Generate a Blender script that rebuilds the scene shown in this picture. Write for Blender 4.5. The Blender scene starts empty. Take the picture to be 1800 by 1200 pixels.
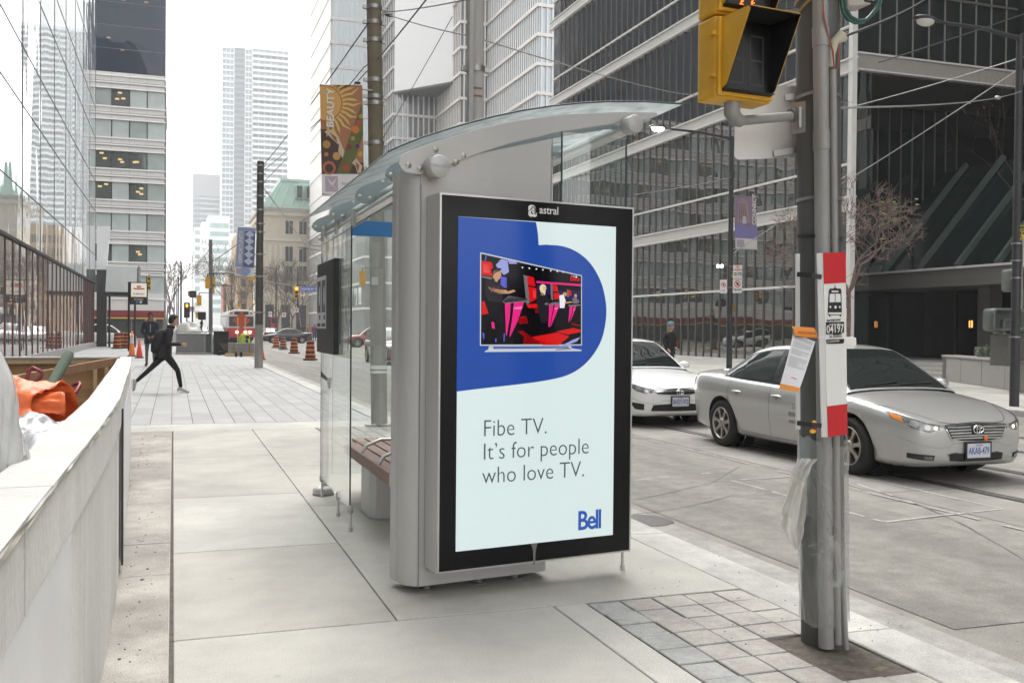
import bpy, bmesh, math, random
import numpy as np
from mathutils import Vector, Matrix, noise as mnoise
from mathutils.bvhtree import BVHTree
random.seed(7)
SC = bpy.context.scene
COL = SC.collection
R_ = math.radians

# ---------------------------------------------------------------- camera
F_PX, EYE = 1706.0, 1.5
def _cam_axes(yaw=19.25, pitch=-0.77, roll=0.5):
    y, p, r = R_(yaw), R_(pitch), R_(roll)
    f = Vector((math.sin(y)*math.cos(p), math.cos(y)*math.cos(p), math.sin(p)))
    rt = Vector((math.cos(y), -math.sin(y), 0)); up = rt.cross(f)
    return f, math.cos(r)*rt + math.sin(r)*up, -math.sin(r)*rt + math.cos(r)*up
FW, RT, UP = _cam_axes()
cam_d = bpy.data.cameras.new('camera'); cam = bpy.data.objects.new('camera', cam_d); COL.objects.link(cam)
cam_d.sensor_width = 36.0; cam_d.lens = 36.0*F_PX/1800.0; cam_d.clip_start = 0.05; cam_d.clip_end = 6000
m3 = Matrix((RT, UP, -FW)).transposed()
cam.matrix_world = Matrix.Translation((0, 0, EYE)) @ m3.to_4x4()
SC.camera = cam

# ---------------------------------------------------------------- world, sun, exposure
SUN_EL, SUN_AZ = R_(60), R_(8)          # azimuth measured from +Y towards +X
w = bpy.data.worlds.new('World'); SC.world = w; w.use_nodes = True
nt = w.node_tree; bg = nt.nodes['Background']
sky = nt.nodes.new('ShaderNodeTexSky'); sky.sky_type = 'NISHITA'; sky.sun_disc = False
sky.sun_elevation = SUN_EL; sky.sun_rotation = SUN_AZ
sky.air_density = 1.0; sky.dust_density = 3.0; sky.ozone_density = 1.0
hs = nt.nodes.new('ShaderNodeHueSaturation'); hs.inputs['Saturation'].default_value = 0.0   # an overcast, colourless sky
nt.links.new(sky.outputs[0], hs.inputs['Color']); nt.links.new(hs.outputs[0], bg.inputs['Color'])
bg.inputs['Strength'].default_value = 0.15
sun_d = bpy.data.lights.new('sun', 'SUN'); sun_d.energy = 0.5; sun_d.angle = R_(40); sun_d.color = (1.0, 0.97, 0.92)
sun = bpy.data.objects.new('sun', sun_d); COL.objects.link(sun)
sd = Vector((math.sin(SUN_AZ)*math.cos(SUN_EL), math.cos(SUN_AZ)*math.cos(SUN_EL), math.sin(SUN_EL)))
sun.rotation_euler = sd.to_track_quat('Z', 'Y').to_euler(); sun.location = (0, 0, 60)
SC.view_settings.view_transform = 'Standard'; SC.view_settings.look = 'None'
SC.view_settings.exposure = 1.98; SC.view_settings.gamma = 1.0
SC.cycles.max_bounces = 8; SC.cycles.transparent_max_bounces = 16
SC.cycles.glossy_bounces = 4; SC.cycles.diffuse_bounces = 3

# ---------------------------------------------------------------- survey helpers: photo pixel (1800 x 1200) -> point in the street
O_ = Vector((0, 0, EYE))
def _ray(x, y): return FW + RT*((x-900)/F_PX) - UP*((y-600)/F_PX)
def pG(x, y, z=0.0):
    d = _ray(x, y); return O_ + d*((z-EYE)/d.z)
def pY(x, y, Y):
    d = _ray(x, y); return O_ + d*(Y/d.y)
def pX(x, y, X):
    d = _ray(x, y); return O_ + d*(X/d.x)
def pPl(x, y, o, n):
    d = _ray(x, y); return O_ + d*((Vector(o)-O_).dot(n)/d.dot(n))

# ---------------------------------------------------------------- materials
MATS = {}
def _nodes(name):
    m = bpy.data.materials.new(name); m.use_nodes = True
    t = m.node_tree; return m, t, t.nodes['Principled BSDF']
def mat(name, col=(.5, .5, .5), rough=.6, metal=0.0, var=0.0, vscale=3.0, bump=0.0, bscale=40.0, ior=1.45, col2=None,
        emit=None, estr=0.0, coat=0.0, spec=.5, stain=0.0, speck=0.0, stain_stretch=None, gum=0.0, stretch=(1, 1, 1)):
    if name in MATS: return MATS[name]
    m, t, b = _nodes(name)
    b.inputs['Base Color'].default_value = (*col, 1); b.inputs['Roughness'].default_value = rough
    b.inputs['Metallic'].default_value = metal; b.inputs['IOR'].default_value = ior
    b.inputs['Specular IOR Level'].default_value = spec
    b.inputs['Coat Weight'].default_value = coat; b.inputs['Coat Roughness'].default_value = .04
    if emit: b.inputs['Emission Color'].default_value = (*emit, 1); b.inputs['Emission Strength'].default_value = estr
    L = t.links
    if var or bump or col2 or stain:
        tc = t.nodes.new('ShaderNodeTexCoord'); mp = t.nodes.new('ShaderNodeMapping'); mp.inputs['Scale'].default_value = stretch
        L.new(tc.outputs['Object'], mp.inputs[0])
    if var or col2:
        n = t.nodes.new('ShaderNodeTexNoise'); n.inputs['Scale'].default_value = vscale; n.inputs['Detail'].default_value = 8; n.inputs['Roughness'].default_value = .65
        L.new(mp.outputs[0], n.inputs['Vector'])
        r = t.nodes.new('ShaderNodeValToRGB'); e = r.color_ramp.elements
        e[0].position, e[1].position = .3, .7
        c2 = col2 or tuple(min(1, c*(1+var)) for c in col); c1 = col if col2 else tuple(c*(1-var) for c in col)
        e[0].color = (*c1, 1); e[1].color = (*c2, 1)
        L.new(n.outputs[0], r.inputs[0]); src = r.outputs[0]
        if stain:
            n2 = t.nodes.new('ShaderNodeTexNoise'); n2.inputs['Scale'].default_value = vscale*.23; n2.inputs['Detail'].default_value = 5
            if stain_stretch:
                mp2 = t.nodes.new('ShaderNodeMapping'); mp2.inputs['Scale'].default_value = stain_stretch; L.new(tc.outputs['Object'], mp2.inputs[0]); L.new(mp2.outputs[0], n2.inputs['Vector'])
            else: L.new(mp.outputs[0], n2.inputs['Vector'])
            r2 = t.nodes.new('ShaderNodeValToRGB'); r2.color_ramp.elements[0].position = .42; r2.color_ramp.elements[1].position = .6
            r2.color_ramp.elements[0].color = (1-stain,)*3+(1,); r2.color_ramp.elements[1].color = (1, 1, 1, 1)
            L.new(n2.outputs[0], r2.inputs[0])
            mx = t.nodes.new('ShaderNodeMix'); mx.data_type = 'RGBA'; mx.blend_type = 'MULTIPLY'; mx.inputs[0].default_value = 1
            L.new(src, mx.inputs[6]); L.new(r2.outputs[0], mx.inputs[7]); src = mx.outputs[2]
        if speck:
            n3 = t.nodes.new('ShaderNodeTexNoise'); n3.inputs['Scale'].default_value = 170; n3.inputs['Detail'].default_value = 3; L.new(mp.outputs[0], n3.inputs['Vector'])
            r3 = t.nodes.new('ShaderNodeValToRGB'); r3.color_ramp.elements[0].position = .33; r3.color_ramp.elements[1].position = .62
            r3.color_ramp.elements[0].color = (1-speck,)*3+(1,); r3.color_ramp.elements[1].color = (1+speck*.6,)*3+(1,)
            L.new(n3.outputs[0], r3.inputs[0]); mx = t.nodes.new('ShaderNodeMix'); mx.data_type = 'RGBA'; mx.blend_type = 'MULTIPLY'; mx.inputs[0].default_value = 1
            L.new(src, mx.inputs[6]); L.new(r3.outputs[0], mx.inputs[7]); src = mx.outputs[2]
        if gum:      # trodden spots scattered over the paving
            for sc_, rad in ((2.6, .034), (7.0, .045)):
                vo = t.nodes.new('ShaderNodeTexVoronoi'); vo.inputs['Scale'].default_value = sc_; L.new(tc.outputs['Object'], vo.inputs['Vector'])
                r4 = t.nodes.new('ShaderNodeValToRGB'); r4.color_ramp.elements[0].position = rad*.6; r4.color_ramp.elements[1].position = rad*1.6
                r4.color_ramp.elements[0].color = (1-gum,)*3+(1,); r4.color_ramp.elements[1].color = (1, 1, 1, 1); L.new(vo.outputs['Distance'], r4.inputs[0])
                mx = t.nodes.new('ShaderNodeMix'); mx.data_type = 'RGBA'; mx.blend_type = 'MULTIPLY'; mx.inputs[0].default_value = 1
                L.new(src, mx.inputs[6]); L.new(r4.outputs[0], mx.inputs[7]); src = mx.outputs[2]
        L.new(src, b.inputs['Base Color'])
    if bump:
        n = t.nodes.new('ShaderNodeTexNoise'); n.inputs['Scale'].default_value = bscale; n.inputs['Detail'].default_value = 5
        L.new(mp.outputs[0], n.inputs['Vector'])
        bp = t.nodes.new('ShaderNodeBump'); bp.inputs['Strength'].default_value = bump; bp.inputs['Distance'].default_value = .01
        L.new(n.outputs[0], bp.inputs['Height']); L.new(bp.outputs[0], b.inputs['Normal'])
    MATS[name] = m; return m
def facade_glass(name, col, ior=1.9, metal=0.0, rough=.015, wob=.04, scale=.55, pane=(0, 0, 0), stretch=(1, 1, .5)):
    """window glass whose panes are never quite flat, so that what they mirror wobbles"""
    if name in MATS: return MATS[name]
    m, t, b = _nodes(name); L = t.links
    b.inputs['Base Color'].default_value = (*col, 1); b.inputs['Roughness'].default_value = rough
    b.inputs['Metallic'].default_value = metal; b.inputs['IOR'].default_value = ior
    tc = t.nodes.new('ShaderNodeTexCoord'); mp = t.nodes.new('ShaderNodeMapping'); mp.inputs['Scale'].default_value = stretch
    L.new(tc.outputs['Object'], mp.inputs[0])
    n = t.nodes.new('ShaderNodeTexNoise'); n.inputs['Scale'].default_value = scale; n.inputs['Detail'].default_value = 2
    L.new(mp.outputs[0], n.inputs['Vector'])
    bp = t.nodes.new('ShaderNodeBump'); bp.inputs['Strength'].default_value = 1; bp.inputs['Distance'].default_value = wob
    L.new(n.outputs[0], bp.inputs['Height']); L.new(bp.outputs[0], b.inputs['Normal'])
    MATS[name] = m; return m
def thin_glass(name, tint=(.9, .96, .94), refl=1.0, rough=0.0, haze=0.0, hazecol=(.8, .85, .85), blend=.12, wob=.8):
    if name in MATS: return MATS[name]
    m = bpy.data.materials.new(name); m.use_nodes = True; t = m.node_tree; t.nodes.clear(); L = t.links
    out = t.nodes.new('ShaderNodeOutputMaterial'); tr = t.nodes.new('ShaderNodeBsdfTransparent'); tr.inputs[0].default_value = (*tint, 1)
    gl = t.nodes.new('ShaderNodeBsdfGlossy'); gl.inputs['Roughness'].default_value = rough; gl.inputs[0].default_value = (refl,)*3+(1,)
    lw = t.nodes.new('ShaderNodeLayerWeight'); lw.inputs[0].default_value = .5      # Schlick: the same from both faces of the sheet
    pw_ = t.nodes.new('ShaderNodeMath'); pw_.operation = 'POWER'; L.new(lw.outputs['Facing'], pw_.inputs[0]); pw_.inputs[1].default_value = 4.0
    ma_ = t.nodes.new('ShaderNodeMath'); ma_.operation = 'MULTIPLY_ADD'; L.new(pw_.outputs[0], ma_.inputs[0]); ma_.inputs[1].default_value = .85; ma_.inputs[2].default_value = blend*.4
    mx = t.nodes.new('ShaderNodeMixShader'); L.new(ma_.outputs[0], mx.inputs[0]); L.new(gl.outputs[0], mx.inputs[2])
    src = tr.outputs[0]
    if haze:
        df = t.nodes.new('ShaderNodeBsdfDiffuse'); df.inputs[0].default_value = (*hazecol, 1)
        tl = t.nodes.new('ShaderNodeBsdfTranslucent'); tl.inputs[0].default_value = (*hazecol, 1)
        ad = t.nodes.new('ShaderNodeMixShader'); ad.inputs[0].default_value = .5; L.new(df.outputs[0], ad.inputs[1]); L.new(tl.outputs[0], ad.inputs[2])
        tc = t.nodes.new('ShaderNodeTexCoord'); n = t.nodes.new('ShaderNodeTexNoise'); n.inputs['Scale'].default_value = 6; n.inputs['Detail'].default_value = 6
        mp = t.nodes.new('ShaderNodeMapping'); mp.inputs['Scale'].default_value = (1, 1, .35); L.new(tc.outputs['Object'], mp.inputs[0]); L.new(mp.outputs[0], n.inputs['Vector'])
        mr = t.nodes.new('ShaderNodeMapRange'); mr.inputs[1].default_value = .3; mr.inputs[2].default_value = .7
        mr.inputs[3].default_value = haze*.45; mr.inputs[4].default_value = min(1, haze*1.5); L.new(n.outputs[0], mr.inputs[0])
        m2 = t.nodes.new('ShaderNodeMixShader'); L.new(mr.outputs[0], m2.inputs[0]); L.new(tr.outputs[0], m2.inputs[1]); L.new(ad.outputs[0], m2.inputs[2]); src = m2.outputs[0]
        bp = t.nodes.new('ShaderNodeBump'); bp.inputs['Strength'].default_value = wob; bp.inputs['Distance'].default_value = .02; L.new(n.outputs[0], bp.inputs['Height']); L.new(bp.outputs[0], gl.inputs['Normal'])
    L.new(src, mx.inputs[1]); L.new(mx.outputs[0], out.inputs[0]); MATS[name] = m; return m
def emis(name, col, strength=1.0):
    if name in MATS: return MATS[name]
    m, t, b = _nodes(name); b.inputs['Base Color'].default_value = (*[c*.2 for c in col], 1); b.inputs['Roughness'].default_value = .25
    b.inputs['Emission Color'].default_value = (*col, 1); b.inputs['Emission Strength'].default_value = strength
    MATS[name] = m; return m

# ---------------------------------------------------------------- mesh builder
class MB:
    def __init__(s): s.v = []; s.f = []; s.m = []; s.sm = []; s.mats = []
    def _mi(s, m):
        if m not in s.mats: s.mats.append(m)
        return s.mats.index(m)
    def add(s, vs, fs, m, smooth=False):
        b = len(s.v); s.v += [Vector(p) for p in vs]; k = s._mi(m)
        for f in fs: s.f.append([b+i for i in f]); s.m.append(k); s.sm.append(smooth)
        return s
    def box(s, x0, x1, y0, y1, z0, z1, m, mx=None):
        vs = [Vector((x, y, z)) for z in (z0, z1) for y in (y0, y1) for x in (x0, x1)]
        if mx is not None: vs = [mx @ p for p in vs]
        return s.add(vs, [(0, 2, 3, 1), (4, 5, 7, 6), (0, 1, 5, 4), (2, 6, 7, 3), (0, 4, 6, 2), (1, 3, 7, 5)], m)
    def bar(s, a, b, w, h, m, up=(0, 0, 1)):
        a, b = Vector(a), Vector(b); d = (b-a).normalized(); u = Vector(up)
        if abs(d.dot(u)) > .99: u = Vector((0, 1, 0))
        x = d.cross(u).normalized(); y = x.cross(d)
        vs = [p+x*(sx*w/2)+y*(sy*h/2) for p in (a, b) for sy in (-1, 1) for sx in (-1, 1)]
        return s.add(vs, [(0, 2, 3, 1), (4, 5, 7, 6), (0, 1, 5, 4), (2, 6, 7, 3), (0, 4, 6, 2), (1, 3, 7, 5)], m)
    def tube(s, pts, r, m, n=12, caps=True):
        pts = [Vector(p) for p in pts]; rs = r if isinstance(r, (list, tuple)) else [r]*len(pts)
        d0 = (pts[1]-pts[0]).normalized(); u = Vector((0, 0, 1)) if abs(d0.z) < .9 else Vector((1, 0, 0))
        x = d0.cross(u).normalized(); rings = []
        for i, p in enumerate(pts):
            d = (pts[min(i+1, len(pts)-1)]-pts[max(i-1, 0)]).normalized()
            x = (x-d*x.dot(d)).normalized(); y = d.cross(x)
            rings.append([p+(x*math.cos(2*math.pi*k/n)+y*math.sin(2*math.pi*k/n))*rs[i] for k in range(n)])
        vs = [q for ring in rings for q in ring]
        fs = [(i*n+k, i*n+(k+1) % n, (i+1)*n+(k+1) % n, (i+1)*n+k) for i in range(len(pts)-1) for k in range(n)]
        s.add(vs, fs, m, True)
        if caps: s.add(rings[0], [tuple(range(n))[::-1]], m); s.add(rings[-1], [tuple(range(n))], m)
        return s
    def cyl(s, a, b, r, m, n=20, r2=None): return s.tube([a, b], [r, r if r2 is None else r2], m, n)
    def lathe(s, prof, c, m, n=24, axis=None, smooth=True):
        c = Vector(c); A = Vector(axis or (0, 0, 1)).normalized(); u = Vector((1, 0, 0)) if abs(A.x) < .9 else Vector((0, 1, 0))
        X = (u-A*u.dot(A)).normalized(); Y = A.cross(X)
        vs = [c+A*z+(X*math.cos(2*math.pi*k/n)+Y*math.sin(2*math.pi*k/n))*r for r, z in prof for k in range(n)]
        fs = [(i*n+k, i*n+(k+1) % n, (i+1)*n+(k+1) % n, (i+1)*n+k) for i in range(len(prof)-1) for k in range(n)]
        return s.add(vs, fs, m, smooth)
    def ball(s, c, r, m, nu=16, nv=10, mx=None):
        rx, ry, rz = r if isinstance(r, (tuple, list)) else (r, r, r); c = Vector(c)
        vs = [];
        for j in range(nv+1):
            t = math.pi*j/nv
            for k in range(nu):
                p = Vector((rx*math.sin(t)*math.cos(2*math.pi*k/nu), ry*math.sin(t)*math.sin(2*math.pi*k/nu), rz*math.cos(t)))
                if mx is not None: p = mx @ p
                vs.append(c+p)
        return s.add(vs, [(j*nu+k, (j+1)*nu+k, (j+1)*nu+(k+1) % nu, j*nu+(k+1) % nu) for j in range(nv) for k in range(nu)], m, True)
    def poly(s, pts, m): return s.add(pts, [tuple(range(len(pts)))], m)
    def prism(s, pts, off, m, smooth_sides=False):
        pts = [Vector(p) for p in pts]; off = Vector(off); n = len(pts)
        s.add(pts+[p+off for p in pts], [tuple(range(n))[::-1], tuple(range(n, 2*n))], m)
        return s.add(pts+[p+off for p in pts], [(i, (i+1) % n, n+(i+1) % n, n+i) for i in range(n)], m, smooth_sides)
    def grid(s, rows, m, smooth=True, closed=False):
        n = len(rows[0]); vs = [p for r in rows for p in r]
        return s.add(vs, [(i*n+k, i*n+(k+1) % n, (i+1)*n+(k+1) % n, (i+1)*n+k) for i in range(len(rows)-1) for k in range(n if closed else n-1)], m, smooth)
    def mesh(s, name):
        me = bpy.data.meshes.new(name); me.from_pydata([tuple(p) for p in s.v], [], s.f)
        for mm in s.mats: me.materials.append(mm)
        me.polygons.foreach_set('material_index', s.m); me.polygons.foreach_set('use_smooth', s.sm); me.update(); return me
    def build(s, name, parent=None, at=None, bevel=0, recalc=True, segs=2, auto=False):
        if parent is not None: inv = root_mx(parent).inverted(); s.v = [inv @ p for p in s.v]
        elif at is not None: a = Vector(at); s.v = [p-a for p in s.v]
        me = s.mesh(name)
        if recalc or bevel:
            bm = bmesh.new(); bm.from_mesh(me)
            if bevel:
                bmesh.ops.remove_doubles(bm, verts=bm.verts, dist=1e-5)
            if recalc: bmesh.ops.recalc_face_normals(bm, faces=bm.faces)
            if bevel:
                es = [e for e in bm.edges if len(e.link_faces) == 2 and e.calc_face_angle() > .6]
                bmesh.ops.bevel(bm, geom=es, offset=bevel, segments=segs, affect='EDGES', profile=.6, clamp_overlap=True)
            bm.to_mesh(me); bm.free()
        if auto:
            bm = bmesh.new(); bm.from_mesh(me); bmesh.ops.remove_doubles(bm, verts=bm.verts, dist=1e-5); bm.to_mesh(me); bm.free(); me.polygons.foreach_set('use_smooth', [True]*len(me.polygons)); me.set_sharp_from_angle(angle=R_(28))
        o = bpy.data.objects.new(name, me); COL.objects.link(o)
        if parent is not None: o.parent = parent
        elif at is not None: o.location = at
        return o
def root_mx(o):
    mx = Matrix.Identity(4)
    while o is not None:
        mx = (Matrix.Translation(o.location) @ o.rotation_euler.to_matrix().to_4x4()) @ mx; o = o.parent
    return mx
def thing(name, label, cat, loc=(0, 0, 0), rotz=0.0, group=None):
    o = bpy.data.objects.new(name, None); COL.objects.link(o); o.empty_display_size = .2
    o.location = loc; o.rotation_euler = (0, 0, rotz); o['label'] = label; o['category'] = cat
    if group: o['group'] = group
    return o
def tag(o, label=None, cat=None, group=None, kind=None):
    if label: o['label'] = label
    if cat: o['category'] = cat
    if group: o['group'] = group
    if kind: o['kind'] = kind
    return o
def kids(o): return [c for c in bpy.data.objects if c.parent is o]
CH = {}
def copy_tree(o, loc=None, rotz=None, label=None, group=None, parent=None):
    c = o.copy(); COL.objects.link(c); c.parent = parent
    if loc is not None: c.location = loc
    if rotz is not None: c.rotation_euler = (0, 0, rotz)
    if label: c['label'] = label
    if group: c['group'] = group
    for k in kids(o):
        if k is not c: copy_tree(k, parent=c)
    return c
def dup_part(o, off, parent):
    c = o.copy(); COL.objects.link(c); c.parent = parent; c.location = Vector(o.location)+Vector(off); return c
def frame(o, ux, uy):
    ux, uy = Vector(ux).normalized(), Vector(uy).normalized(); n = ux.cross(uy)
    m = Matrix((ux, uy, n)).transposed().to_4x4(); m.translation = Vector(o); return m
def text(body, size, m, mx, parent, name='lettering', align='LEFT', bold=0.0, sx=1.0, spacing=1.0, ext=.0008, valign='BOTTOM_BASELINE', lead=1.0):
    cu = bpy.data.curves.new('t', 'FONT'); cu.body = body; cu.size = size; cu.align_x = align; cu.align_y = valign
    cu.offset = bold; cu.extrude = ext; cu.space_character = spacing; cu.resolution_u = 3; cu.space_line = lead
    ob = bpy.data.objects.new('t', cu); COL.objects.link(ob)
    dg = bpy.context.evaluated_depsgraph_get(); me = bpy.data.meshes.new_from_object(ob.evaluated_get(dg))
    bpy.data.objects.remove(ob); bpy.data.curves.remove(cu)
    full = mx @ Matrix.Diagonal((sx, 1, 1, 1))
    if parent is not None: full = root_mx(parent).inverted() @ full
    me.transform(full); me.materials.clear(); me.materials.append(m)
    o = bpy.data.objects.new(name, me); COL.objects.link(o)
    if parent is not None: o.parent = parent
    return o
def struct(mb, name, **k): return tag(mb.build(name, **k), kind='structure')
def lerp(a, b, t): return a+(b-a)*t
# ================================================================ the ground
asph = mat('asphalt', (.214, .203, .179), .88, var=.2, vscale=3, bump=.5, bscale=160, stain=.17, speck=.32, stain_stretch=(1.5, .16, 1))
conc = [mat('concrete_%d' % i, c, .85, var=.10, vscale=2.6, bump=.25, bscale=120, stain=.17, speck=.2, gum=.2) for i, c in enumerate(
    [(.432, .416, .377), (.457, .442, .403), (.417, .40, .36), (.402, .384, .345)])]
dirty = mat('dirty_concrete', (.375, .352, .312), .9, var=.22, vscale=3.5, bump=.4, bscale=90, stain=.28, speck=.3)
joint = mat('joint_dirt', (.10, .085, .07), .95, var=.4, vscale=20)
kerbm = mat('kerb_concrete', (.43, .417, .386), .85, var=.15, vscale=6, bump=.25, bscale=90, stain=.2, speck=.2)
granite = [mat('granite_%d' % i, c, .75, var=.07, vscale=30, bump=.1, bscale=150, stain=.06) for i, c in enumerate(
    [(.32, .318, .31), (.345, .342, .333), (.30, .298, .293), (.33, .327, .317)])]
brickm = [mat('paver_%d' % i, c, .85, speck=.18, var=.13, vscale=22, bump=.35, bscale=110, stain=.15) for i, c in enumerate(
    [(.395, .37, .335), (.38, .352, .32), (.41, .388, .352), (.355, .352, .338)])]
g = MB(); g.box(-3000, 3000, -1500, 3500, -.4, -.13, asph); struct(g, 'road')
# pavement slabs: each cast slab stands between dark joints
b = MB(); b.box(-5, 3.12, -8, 78, -.12, -.016, joint); struct(b, 'pavement_bed')
s = MB(); rnd = random.Random(3)
def slab(x0, x1, y0, y1, m=None, gap=.0075, z=0.0, mb=s):
    mb.box(x0+(gap if abs(x0) < .01 else .0035), x1-(.013 if abs(x1) < .01 else .0035), y0+gap, y1-gap, -.05, z+rnd.uniform(-.0015, .0015), m or rnd.choice(conc))
for y0, y1 in ((-8, 1.2), (1.2, 3.0), (3.0, 4.87), (4.87, 6.75), (6.75, 8.9), (8.9, 11.6), (11.6, 14.6)):
    slab(0.0, 1.09, y0, y1) if y0 > 4.8 else slab(0.0, 1.95, y0, y1)
for y0, y1 in ((-8, 2.4), (2.4, 4.1), (4.1, 6.2), (6.2, 7.1), (7.1, 9.0), (9.0, 11.5), (11.5, 14.6)): slab(-.9, 0.0, y0, y1, dirty)
for y0, y1 in ((-8, 3), (3, 8), (8, 14.6)): slab(-5, -.9, y0, y1)
slab(1.09, 3.12, 4.87, 8.2); slab(1.09, 3.12, 8.2, 10.6)
slab(1.09, 2.0, 10.6, 14.6); slab(1.95, 2.14, -8, 2.6); slab(1.95, 2.14, 2.6, 4.87)
for k in range(2): slab(-5+4.06*k, -.94+4.06*k, 14.6, 15.6, conc[1])
struct(s, 'pavement_slabs', bevel=.004, segs=1)
# small unit pavers by the poles
p = MB()
for x0, x1, y0, y1 in ((2.15, 3.12, .2, 4.86), (2.02, 3.12, 10.62, 14.58)):
    nx = max(1, round((x1-x0)/.2)); ny = round((y1-y0)/.2); dx, dy = (x1-x0)/nx, (y1-y0)/ny
    for i in range(nx):
        for j in range(ny):
            cx, cy = x0+(i+.5)*dx, y0+(j+.5)*dy
            if abs(cx-2.98) < .2 and abs(cy-3.82) < .28: continue
            m = brickm[3] if (i < 1 and rnd.random() < .8) else rnd.choice(brickm[:3])
            gp = .0045; z = rnd.uniform(-.004, .003); t = rnd.uniform(-.003, .003)
            vs = [(x0+i*dx+gp+rnd.uniform(-1, 1)*.0015, y0+j*dy+gp, z), (x0+(i+1)*dx-gp, y0+j*dy+gp+rnd.uniform(-1, 1)*.002, z+t), (x0+(i+1)*dx-gp, y0+(j+1)*dy-gp, z+t), (x0+i*dx+gp, y0+(j+1)*dy-gp, z)]
            p.prism(vs, (0, 0, -.04), m)
struct(p, 'unit_paving', bevel=.004, segs=1)
d = MB(); n = 14
soil = mat('tree_pit_soil', (.12, .10, .075), .95, var=.5, vscale=14, bump=.8, bscale=60, col2=(.17, .165, .09))
d.grid([[Vector((lerp(2.76, 3.12, i/n), lerp(3.52, 4.12, j/n), -.02+.012*mnoise.noise((i*.6, j*.6, 0)))) for i in range(n+1)] for j in range(n+1)], soil)
struct(d, 'soil_patch')
# granite court beyond
b = MB()
for i in range(26):
    x0 = -5+i*.3115; y = 15.6-rnd.random()*.6
    while y < 39:
        L = rnd.choice((.6, .75, .9)); y0, y1 = max(y, 15.6), min(y+L, 39)
        if y1-y0 > .05: b.add([(x0+.005, y0+.004, 0), (x0+.3065, y0+.004, 0), (x0+.3065, y1-.004, 0), (x0+.005, y1-.004, 0)], [(0, 1, 2, 3)], rnd.choice(granite))
        y += L
struct(b, 'granite_paving')
b = MB()
for i in range(4):
    for j in range(10): slab(-5+i*2.03, -5+(i+1)*2.03, 39+j*3.9, 39+(j+1)*3.9, granite[(i+j) % 4], mb=b)
struct(b, 'far_pavement')
# kerb on the near side, long stones
b = MB(); y = -8.0
while y < 78:
    L = 2.4; b.prism([(3.125, y+.004, 0), (3.46, y+.004, -.005), (3.52, y+.004, -.09), (3.53, y+.004, -.3), (3.125, y+.004, -.3)], (0, L-.008, 0), kerbm); y += L
struct(b, 'kerb', bevel=.006, segs=1)
# far side of the street
b = MB(); b.box(15.86, 110, -60, 78, -.3, -.012, joint); struct(b, 'far_side_bed')
b = MB()
for i in range(7):
    for j in range(46): slab(15.87+i*1.6, 15.87+(i+1)*1.6, -30+j*2.3, -30+(j+1)*2.3, rnd.choice(conc[:3]), mb=b)
slab(27.07, 110, -60, 78, conc[3], mb=b)
struct(b, 'far_side_slabs', bevel=.004, segs=1)
b = MB(); y = -40.0
while y < 78: b.box(15.5, 15.85, y+.004, y+2.4, -.3, .0, kerbm); y += 2.4
struct(b, 'far_kerb', bevel=.02)
# pavements beyond the cross street
b = MB(); b.box(-120, -1.2, 114, 520, -.3, 0, conc[0]); b.box(12.2, 160, 116, 520, -.3, 0, conc[1]); struct(b, 'pavement_beyond_crossing')
# tram track: concrete bed in the road, two pairs of rails
railm = mat('rail_steel', (.35, .34, .33), .35, metal=.9, var=.2, vscale=8); groove = mat('rail_groove', (.03, .03, .03), .9)
bedm = mat('track_concrete', (.23, .219, .196), .85, var=.16, vscale=4, bump=.25, bscale=120, stain=.2)
b = MB(); y = -40.0
while y < 320: b.box(6.75, 13.1, y+.01, y+11.99, -.2, -.1262, bedm); y += 12
struct(b, 'track_bed')
b = MB()
for x in (7.78, 9.27, 10.95, 12.44):
    b.box(x-.035, x+.03, -40, 320, -.2, -.1215, railm); b.box(x+.034, x+.085, -40, 320, -.2, -.1225, groove)
    b.box(x-.09, x-.04, -40, 320, -.2, -.1225, groove)
struct(b, 'tram_rails')
# rough patches and survey paint
patch = mat('asphalt_patch', (.196, .186, .165), .9, var=.2, vscale=6, bump=.45, bscale=150, stain=.18, speck=.3, stain_stretch=(2.0, .2, 1))
crack = mat('crack_tar', (.165, .16, .15), .85)
b = MB()
b.poly([(3.53, -8, -.1257), (3.95, -8, -.1257), (3.95, 60, -.1257), (3.53, 60, -.1257)], mat('gutter_dust', (.30, .29, .265), .92, var=.2, vscale=7, stain=.2, speck=.25)); b.poly([(4.05, 4.2, -.1258), (6.15, 4.15, -.1258), (6.2, 12.9, -.1258), (4.1, 12.8, -.1258)], patch)
b.poly([(3.56, 13.6, -.1258), (6.6, 13.7, -.1258), (6.6, 40, -.1258), (3.56, 40, -.1258)], patch)
struct(b, 'asphalt_patches')
def ribbon(mb, pts, wd, m, z=-.122, jit=.25, seg=.12, seed=1, dash=0.0):
    r = random.Random(seed)
    for a, c in zip(pts[:-1], pts[1:]):
        a, c = Vector(a), Vector(c); d = (c-a); L = d.length; d.normalize(); nrm = Vector((-d.y, d.x, 0)); k = max(2, int(L/seg))
        row = []
        for i in range(k+1):
            q = a+d*(L*i/k); off = mnoise.noise((q.x*1.7+seed, q.y*1.7, 0))*jit*wd*2; ww = wd*(1+r.uniform(-jit, jit))/2
            row.append((q+nrm*(off+ww), q+nrm*(off-ww)))
        for i in range(k):
            if r.random() < dash: continue
            vs = [row[i][0], row[i][1], row[i+1][1], row[i+1][0]]; mb.poly([(v.x, v.y, z) for v in vs], m)
paint = mat('road_paint', (.345, .335, .312), .85, var=.3, vscale=30)
b = MB()
P4 = [pG(*q, -.13) for q in ((1285, 845), (1480, 832), (1762, 895), (1555, 918), (1285, 845))]
ribbon(b, P4, .035, paint, seed=4, dash=.12)
ribbon(b, [pG(1115, 845, -.13), pG(1248, 832, -.13)], .03, paint, seed=8, dash=.3)
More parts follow.
